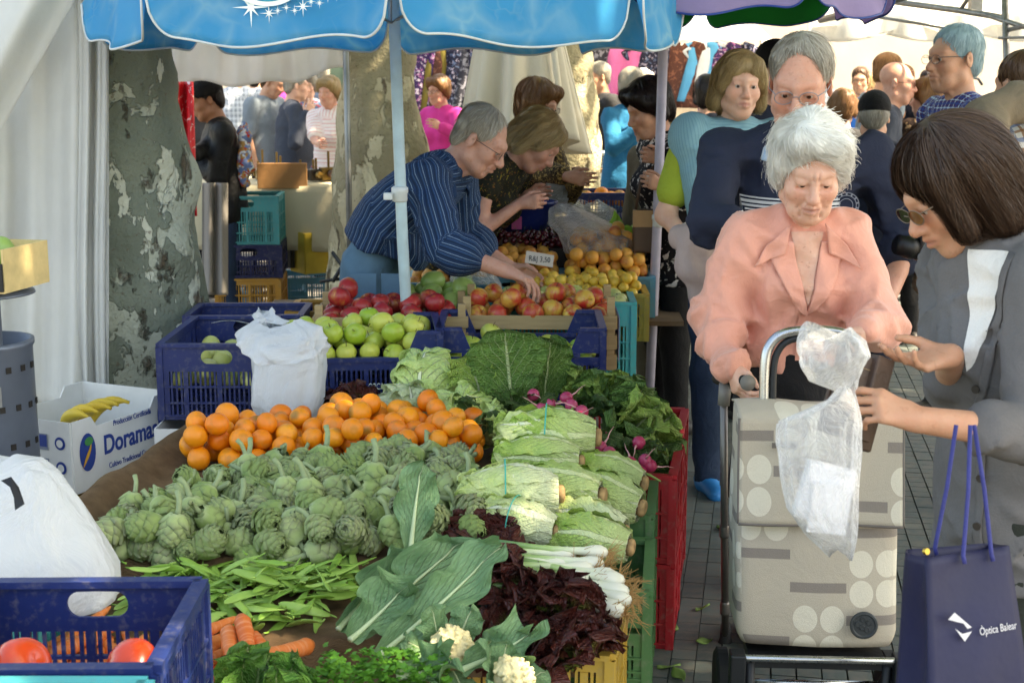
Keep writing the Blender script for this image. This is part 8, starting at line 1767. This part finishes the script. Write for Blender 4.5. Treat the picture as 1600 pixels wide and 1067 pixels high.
tx_ = empty('end_table', foot(930, 340, 7.0, 0), -.05, 'second trestle table at the far end of the fruit stall', 'table'); MB().box((-.8, -.45, .80), (.45, .6, .83)).build('tabletop', mtab, tx_)
for x in (-.7, .36): MB().box((x - .02, -.2, 0), (x + .02, -.16, .80)).build('leg', mtab, tx_)
# paper sheets over the blue crate, figs, lemons
o = sheet('paper_sheet', lambda u, v: P(330 + 130 * u, 505 - 10 * v, 5.2 + .3 * v) + Vector((0, 0, .01 * sin(u * 7 + v * 4))), 20, 8, mfw, None, .002); tag(o, 'white sheets laid over the blue crate by the tree', 'paper')
mfig = m_fruit('dark_fig_skin', '#2c2028', '#443038', None, rough=.6); fgm = fruit_mesh('fig', .026, mfig, 71, -.15, 0, .08, 1.1)
scatter(heap(26, .026, lambda g: (lambda p: (p.x, p.y))(P(g.uniform(440, 545), 490, 5.55 + g.uniform(-.05, .2))), lambda x, y: .59, 41), [fgm], 'fig', 'dark fig in the yellow crate behind the carrier bag', 'fig', 'figs', 41, .026)
mlem = m_fruit('pale_pepper_yellow', '#cfd86a', '#dde08a', None, rough=.3); lmm = fruit_mesh('pepper', .04, mlem, 72, .2, .1, .12, 1.0, 4)
scatter(heap(9, .036, lambda g: (lambda p: (p.x, p.y))(P(g.uniform(325, 375), 480, 5.82 + g.uniform(-.05, .1))), lambda x, y: .46, 42), [lmm], 'pepper', 'pale yellow pepper in the crate beside the tree', 'pepper', 'pale peppers', 42, .04)
for k, (px, py) in enumerate(((5, 385), (40, 400))): tag(obj('mango', mm_[k % 2], None, P(px - 4, py + 8, 4.2), (k, 1, 0), 1.0), 'mango lying in the tray on the litter bin', 'mango', 'mangoes on the bin')
# ================================================================ background stalls
mtc = m_canvas('cream_tablecloth', '#dccfae', .05); bgt = empty('market_table', foot(480, 300, 9.3, 0), R(-8), 'background table with cream cloth and old cameras', 'table')
def tcl(u, v):
    if v < .55: return ((u - .5) * 1.5, -.35 + .9 * (1 - v / .55), .90 + .004 * sin(9 * u))
    t = (v - .55) / .45; return ((u - .5) * 1.5, -.35 - .02 - .03 * sin(u * 22) * t - .01, .90 - .42 * t)
sheet('cloth', tcl, 60, 24, mtc, bgt, .004)
for x in (-.68, .68):
    for y in (-.3, .45): MB().box((x - .02, y - .02, 0), (x + .02, y + .02, .89)).build('leg', mtab, bgt)
g = random.Random(6); mant = [mat('dark_bakelite', '#2a211c', .4), mat('old_brass', '#7a6238', .35, metal=.8), mat('worn_leather', '#4a3428', .6)]
for k in range(13):
    x = -.35 + .075 * k + g.uniform(-.02, .02); o = empty('antique_camera', bgt.matrix_basis @ Vector((x, g.uniform(-.25, .1), .905)), g.uniform(-.6, .6), 'old folding camera or trinket on the cream cloth', 'antique', 'antiques on the cream table'); s = g.uniform(.035, .06)
    MB().box((-s, -.03, 0), (s, .03, s * 1.5)).build('body', mant[k % 3], o, bevel=.006); MB().lathe([(.022, 0), (.026, .02), (.02, .035), (0, .03)], 14, Matrix.Translation((0, -.03, s * .8)) @ Matrix.Rotation(R(90), 4, 'X')).build('lens', mant[(k + 1) % 3], o); MB().tube([(0, 0, s * 1.5), (0, 0, s * 1.5 + .05 + .1 * g.random())], .008, 6).build('finder', mant[1], o)
wb_ = empty('wooden_board', P(441, 275, 8.9), R(4), 'plain brown wooden board leaning on the cream table', 'board'); MB().box((-.155, -.01, -.08), (.155, .01, .08)).build('board', mat('brown_chipboard', '#a97a4c', .6, .1), wb_, bevel=.004)
for k, (px, py, d, s, col, lb) in enumerate(((495, 355, 9.2, .12, '#d8d5cc', 'white printed carton under the cream cloth'), (520, 335, 9.3, .14, '#cfcdc6', 'tall white carton at the end of the cream table'), (500, 395, 9.0, .13, '#b9a03a', 'yellow carton on the ground under the cream table'), (470, 390, 9.1, .11, '#3a3530', 'dark carton on the ground beside the crates'), (535, 385, 9.1, .10, '#c2b49a', 'pale carton on the ground near the tree'))):
    p = P(px, py, d); z_ = max(0.002, p.z - s); carton(lb, (p.x, p.y, z_), .3 * k, s * 1.6, s * 1.6, s * 2, mat('carton_' + col, col, .8), notch=False, name='carton')
o = sheet('grey_cloth', lambda u, v: P(316 + 40 * u, 286 + 175 * v, 8.1 + .03 * sin(u * 13 + 1) + .02 * sin(v * 5)), 24, 30, m_cloth('taupe_grey_drape', '#8b857e'), None, .006); tag(o, 'grey cloth hanging beside the crate stack', 'cloth')
def redb(u, v): return P(262 + 40 * u + 6 * v, 128 + 210 * v, 7.6 + .06 * sin(u * 12 + v * 3) + .02 * sin(u * 31))
mred = NB('red_banner_print'); _n = mred.noise(mred.mapping(mred.coord('UV'), (3, 9, 1)), 2.2, 3, .6, .8); mred = mred.out(mred.pbsdf(mred.mix(mred.ramp(_n, [(.60, 0.0), (.62, .8)]), srgb('#cf1f2c'), srgb('#e8dcd8')), .6)); o = sheet('banner', redb, 24, 40, mred, None, .003); tag(o, 'red printed banner hanging behind the plane tree', 'banner')
stl = MB().tube([P(548, 395, 8.2), P(520, 440, 8.1)], .012, 6).tube([P(520, 395, 8.3), P(552, 440, 8.1)], .012, 6).tube([P(500, 440, 8.1), P(560, 432, 8.2)], .01, 6).build('folding_stool', mblkt, None, smooth=True); tag(stl, 'black folding trestle legs behind the stallholder', 'trestle')
# clothes stalls
def garment(me_w, me_h, sl, n=18):
    v, f = [], []; rows = 20
    for j in range(rows):
        t = j / (rows - 1); z = -me_h * t; hw = me_w / 2 * (1 + .08 * t) * (.45 + .55 * min(1, t / .06)) + (sl * max(0, 1 - abs(t - .12) / .16))
        for i in range(n): a = i / (n - 1) * 2 - 1; v.append((a * hw, .03 * sin(a * 7 + 3 * t) + .03 * (1 - a * a) * -1 - .02 * sin(5 * a + 6 * t), z - .05 * (1 - abs(a)) * (t < .05) - (.0 if abs(a) < .7 else .10 * (abs(a) - .7) * (t < .3))))
    return mesh('garment', v, grid(n, rows), None, True)
gme = [garment(.42, .62, .10), garment(.40, .75, .05), garment(.36, .9, .0)]
gm_ = [m_blotch('dark_paisley', '#26263a', ['#5a6a8a', '#a9a0b4'], 30, .56), m_cloth('hot_pink_tee', '#e87ab8'), m_blotch('grey_leaf_print', '#3a3a44', ['#8a8a96'], 24, .5), m_blotch('brown_print', '#5a3830', ['#8a5a4a'], 30, .55), m_cloth('sky_blue_tee', '#5cb4e8'), m_cloth('white_hung_tee', '#dfe6ee'), m_blotch('purple_floral', '#3f2a58', ['#b06aa0', '#d8c8d8'], 26, .55), m_blotch('teal_print', '#3f8a94', ['#26384a'], 26, .5), m_cloth('olive_hung_shirt', '#8a7a3c')]
def rack(label, x0px, x1px, ytop, d, items, names):
    a, b_ = P(x0px, ytop, d), P(x1px, ytop, d); o = empty('clothes_rail', ((a.x + b_.x) / 2, a.y, 0), 0, label, 'clothes rail'); L_ = (b_.x - a.x) / 2; z = a.z
    MB().tube([(-L_, 0, z), (L_, 0, z)], .014, 8).build('rail', mst, o, smooth=True)
    for x in (-L_, L_): MB().tube([(x, 0, 0), (x, 0, z)], .016, 8).build('upright', mst, o, smooth=True)
    for k, (px, gi, mi, s) in enumerate(items):
        p = P(px, ytop, d); h_ = empty('hanging_garment', (p.x, a.y - .02, z - .05), .15 * sin(k * 4), names[k], 'garment', 'garments on the background rails'); h_.scale = (s,) * 3; gm2 = gme[gi].copy(); gm2.materials.append(gm_[mi]); gq = obj('garment', gm2, h_)
        q = gq.modifiers.new('solid', 'SOLIDIFY'); q.thickness = .03; MB().tube([(-.16, 0, -.03), (0, 0, .02), (.16, 0, -.03)], .006, 5).tube([(0, 0, .02), (0, 0, .055)], .003, 5).build('hanger', mat('white_hanger', '#e2e2e2', .5), h_, smooth=True)
rack('clothes rail with tops behind the blue jumper', 905, 1190, 58, 13.6, [(920, 0, 2, .9), (973, 0, 1, 1.0), (1018, 0, 0, 1.0), (1068, 0, 3, 1.0), (1092, 0, 4, .9), (1108, 0, 5, .9), (1128, 1, 6, .9), (1150, 1, 0, .9)], ['grey leaf print top at the left end of the rail', 'hot pink tee on the rail above the blue jumper', 'dark paisley top next to the pink tee', 'brown print top beside the lilac pole', 'sky blue tee on the rail', 'white tee hanging beside the sky blue one', 'purple floral top on the right of the rail', 'dark paisley top at the right end of the rail'])
rack('lower clothes rail with teal prints beside the sunlit tree', 905, 960, 108, 13.9, [(918, 1, 7, .75), (940, 1, 7, .75)], ['teal print top on the lower rail, left one', 'teal print top on the lower rail, right one'])
rack('clothes rail with dresses behind the folded parasol', 645, 745, 62, 13.8, [(660, 2, 6, 1.0), (678, 2, 8, .8), (690, 2, 3, .85), (722, 0, 0, 1.1), (732, 1, 2, 1.0)], ['purple floral dress at the left of the rail', 'narrow olive dress on the rail', 'brown dress on the rail beside the olive one', 'dark paisley top beside the folded parasol', 'grey leaf print top half hidden by the folded parasol'])
wa = empty('stall_awning', P(1040, 40, 13.2), 0, 'white awning edge above the clothes rail', 'awning'); sheet('cloth', lambda u, v: P(880 + 330 * u, 64 - 26 * v + 3 * sin(u * 40) * (1 - v), 13.0) + Vector((0, 1.6 * v, .15 * v)) - wa.location, 50, 8, mawn, wa, .004)
ft = empty('display_table', foot(935, 250, 11.0, 0), 0, 'table of folded blue jeans by the sunlit tree', 'table'); MB().box((-.3, -.25, .84), (.28, .3, .87)).build('tabletop', mtab, ft); MB().box((-.29, -.252, .45), (.27, -.25, .84)).build('cloth', m_cloth('pale_blue_cloth', '#a9bcd0'), ft)
for x in (-.27, .25): MB().box((x - .02, .2, 0), (x + .02, .24, .84)).build('leg', mtab, ft); MB().box((x - .02, -.2, 0), (x + .02, -.16, .84)).build('leg', mtab, ft)
for k in range(8): tag(MB().box((-.10, -.13, 0), (.10, .13, .028)).build('folded_jeans', m_cloth('folded_denim_%d' % (k % 3), ('#7f97b4', '#a9bccf', '#5f7a9a')[k % 3]), None, (ft.location.x - .14 + .22 * (k % 2), ft.location.y, .872 + .03 * (k // 2)), (0, 0, .05 * k), None and 1, .01), 'folded jeans in the pile on the display table', 'jeans', 'folded jeans')
# brown handbag of the dark haired woman
hb = P(1008, 350, 5.98); HB = empty('handbag', hb, 0, 'brown leather handbag hanging in front of the patterned top', 'handbag'); MB().box((-.05, -.03, -.12), (.05, .05, .06)).build('body', mat('brown_handbag_leather', '#4f3b2c', .5), HB, bevel=.012); MB().tube([(-.04, 0, .06), (-.02, .02, .18), (.06, .06, .26)], .007, 6).build('strap', mat('brown_handbag_leather', '#4f3b2c', .5), HB, smooth=True)
MB().box((-.055, -.035, -.01), (.055, -.03, .06)).build('flap', mat('tan_leather', '#9a7750', .5), HB)
# ================================================================ labels of look-alikes: single out the ends of each heap
bpy.context.view_layer.update(); grp = {}
for o in COL.objects:
    if o.parent is None and o.get('label') and o.get('category'): grp.setdefault((o['label'], o.get('group')), []).append(o)
def pixx(o): p = o.matrix_world.translation; return p.x / (p.y * cos(TH) + (CAMZ - p.z) * sin(TH))
for (lb, gname), os_ in grp.items():
    if len(os_) < 2: continue
    left = list(os_)
    for word, key in (('leftmost', lambda o: pixx(o)), ('rightmost', lambda o: -pixx(o)), ('highest', lambda o: -o.location.z), ('nearest', lambda o: o.location.y)):
        if not left or len(lb.split()) > 15: break
        q = min(left, key=key)
        if len(os_) == 2 and word not in ('leftmost', 'rightmost'): break
        if q is min(os_, key=key): q['label'] = word + ' ' + lb; left.remove(q)
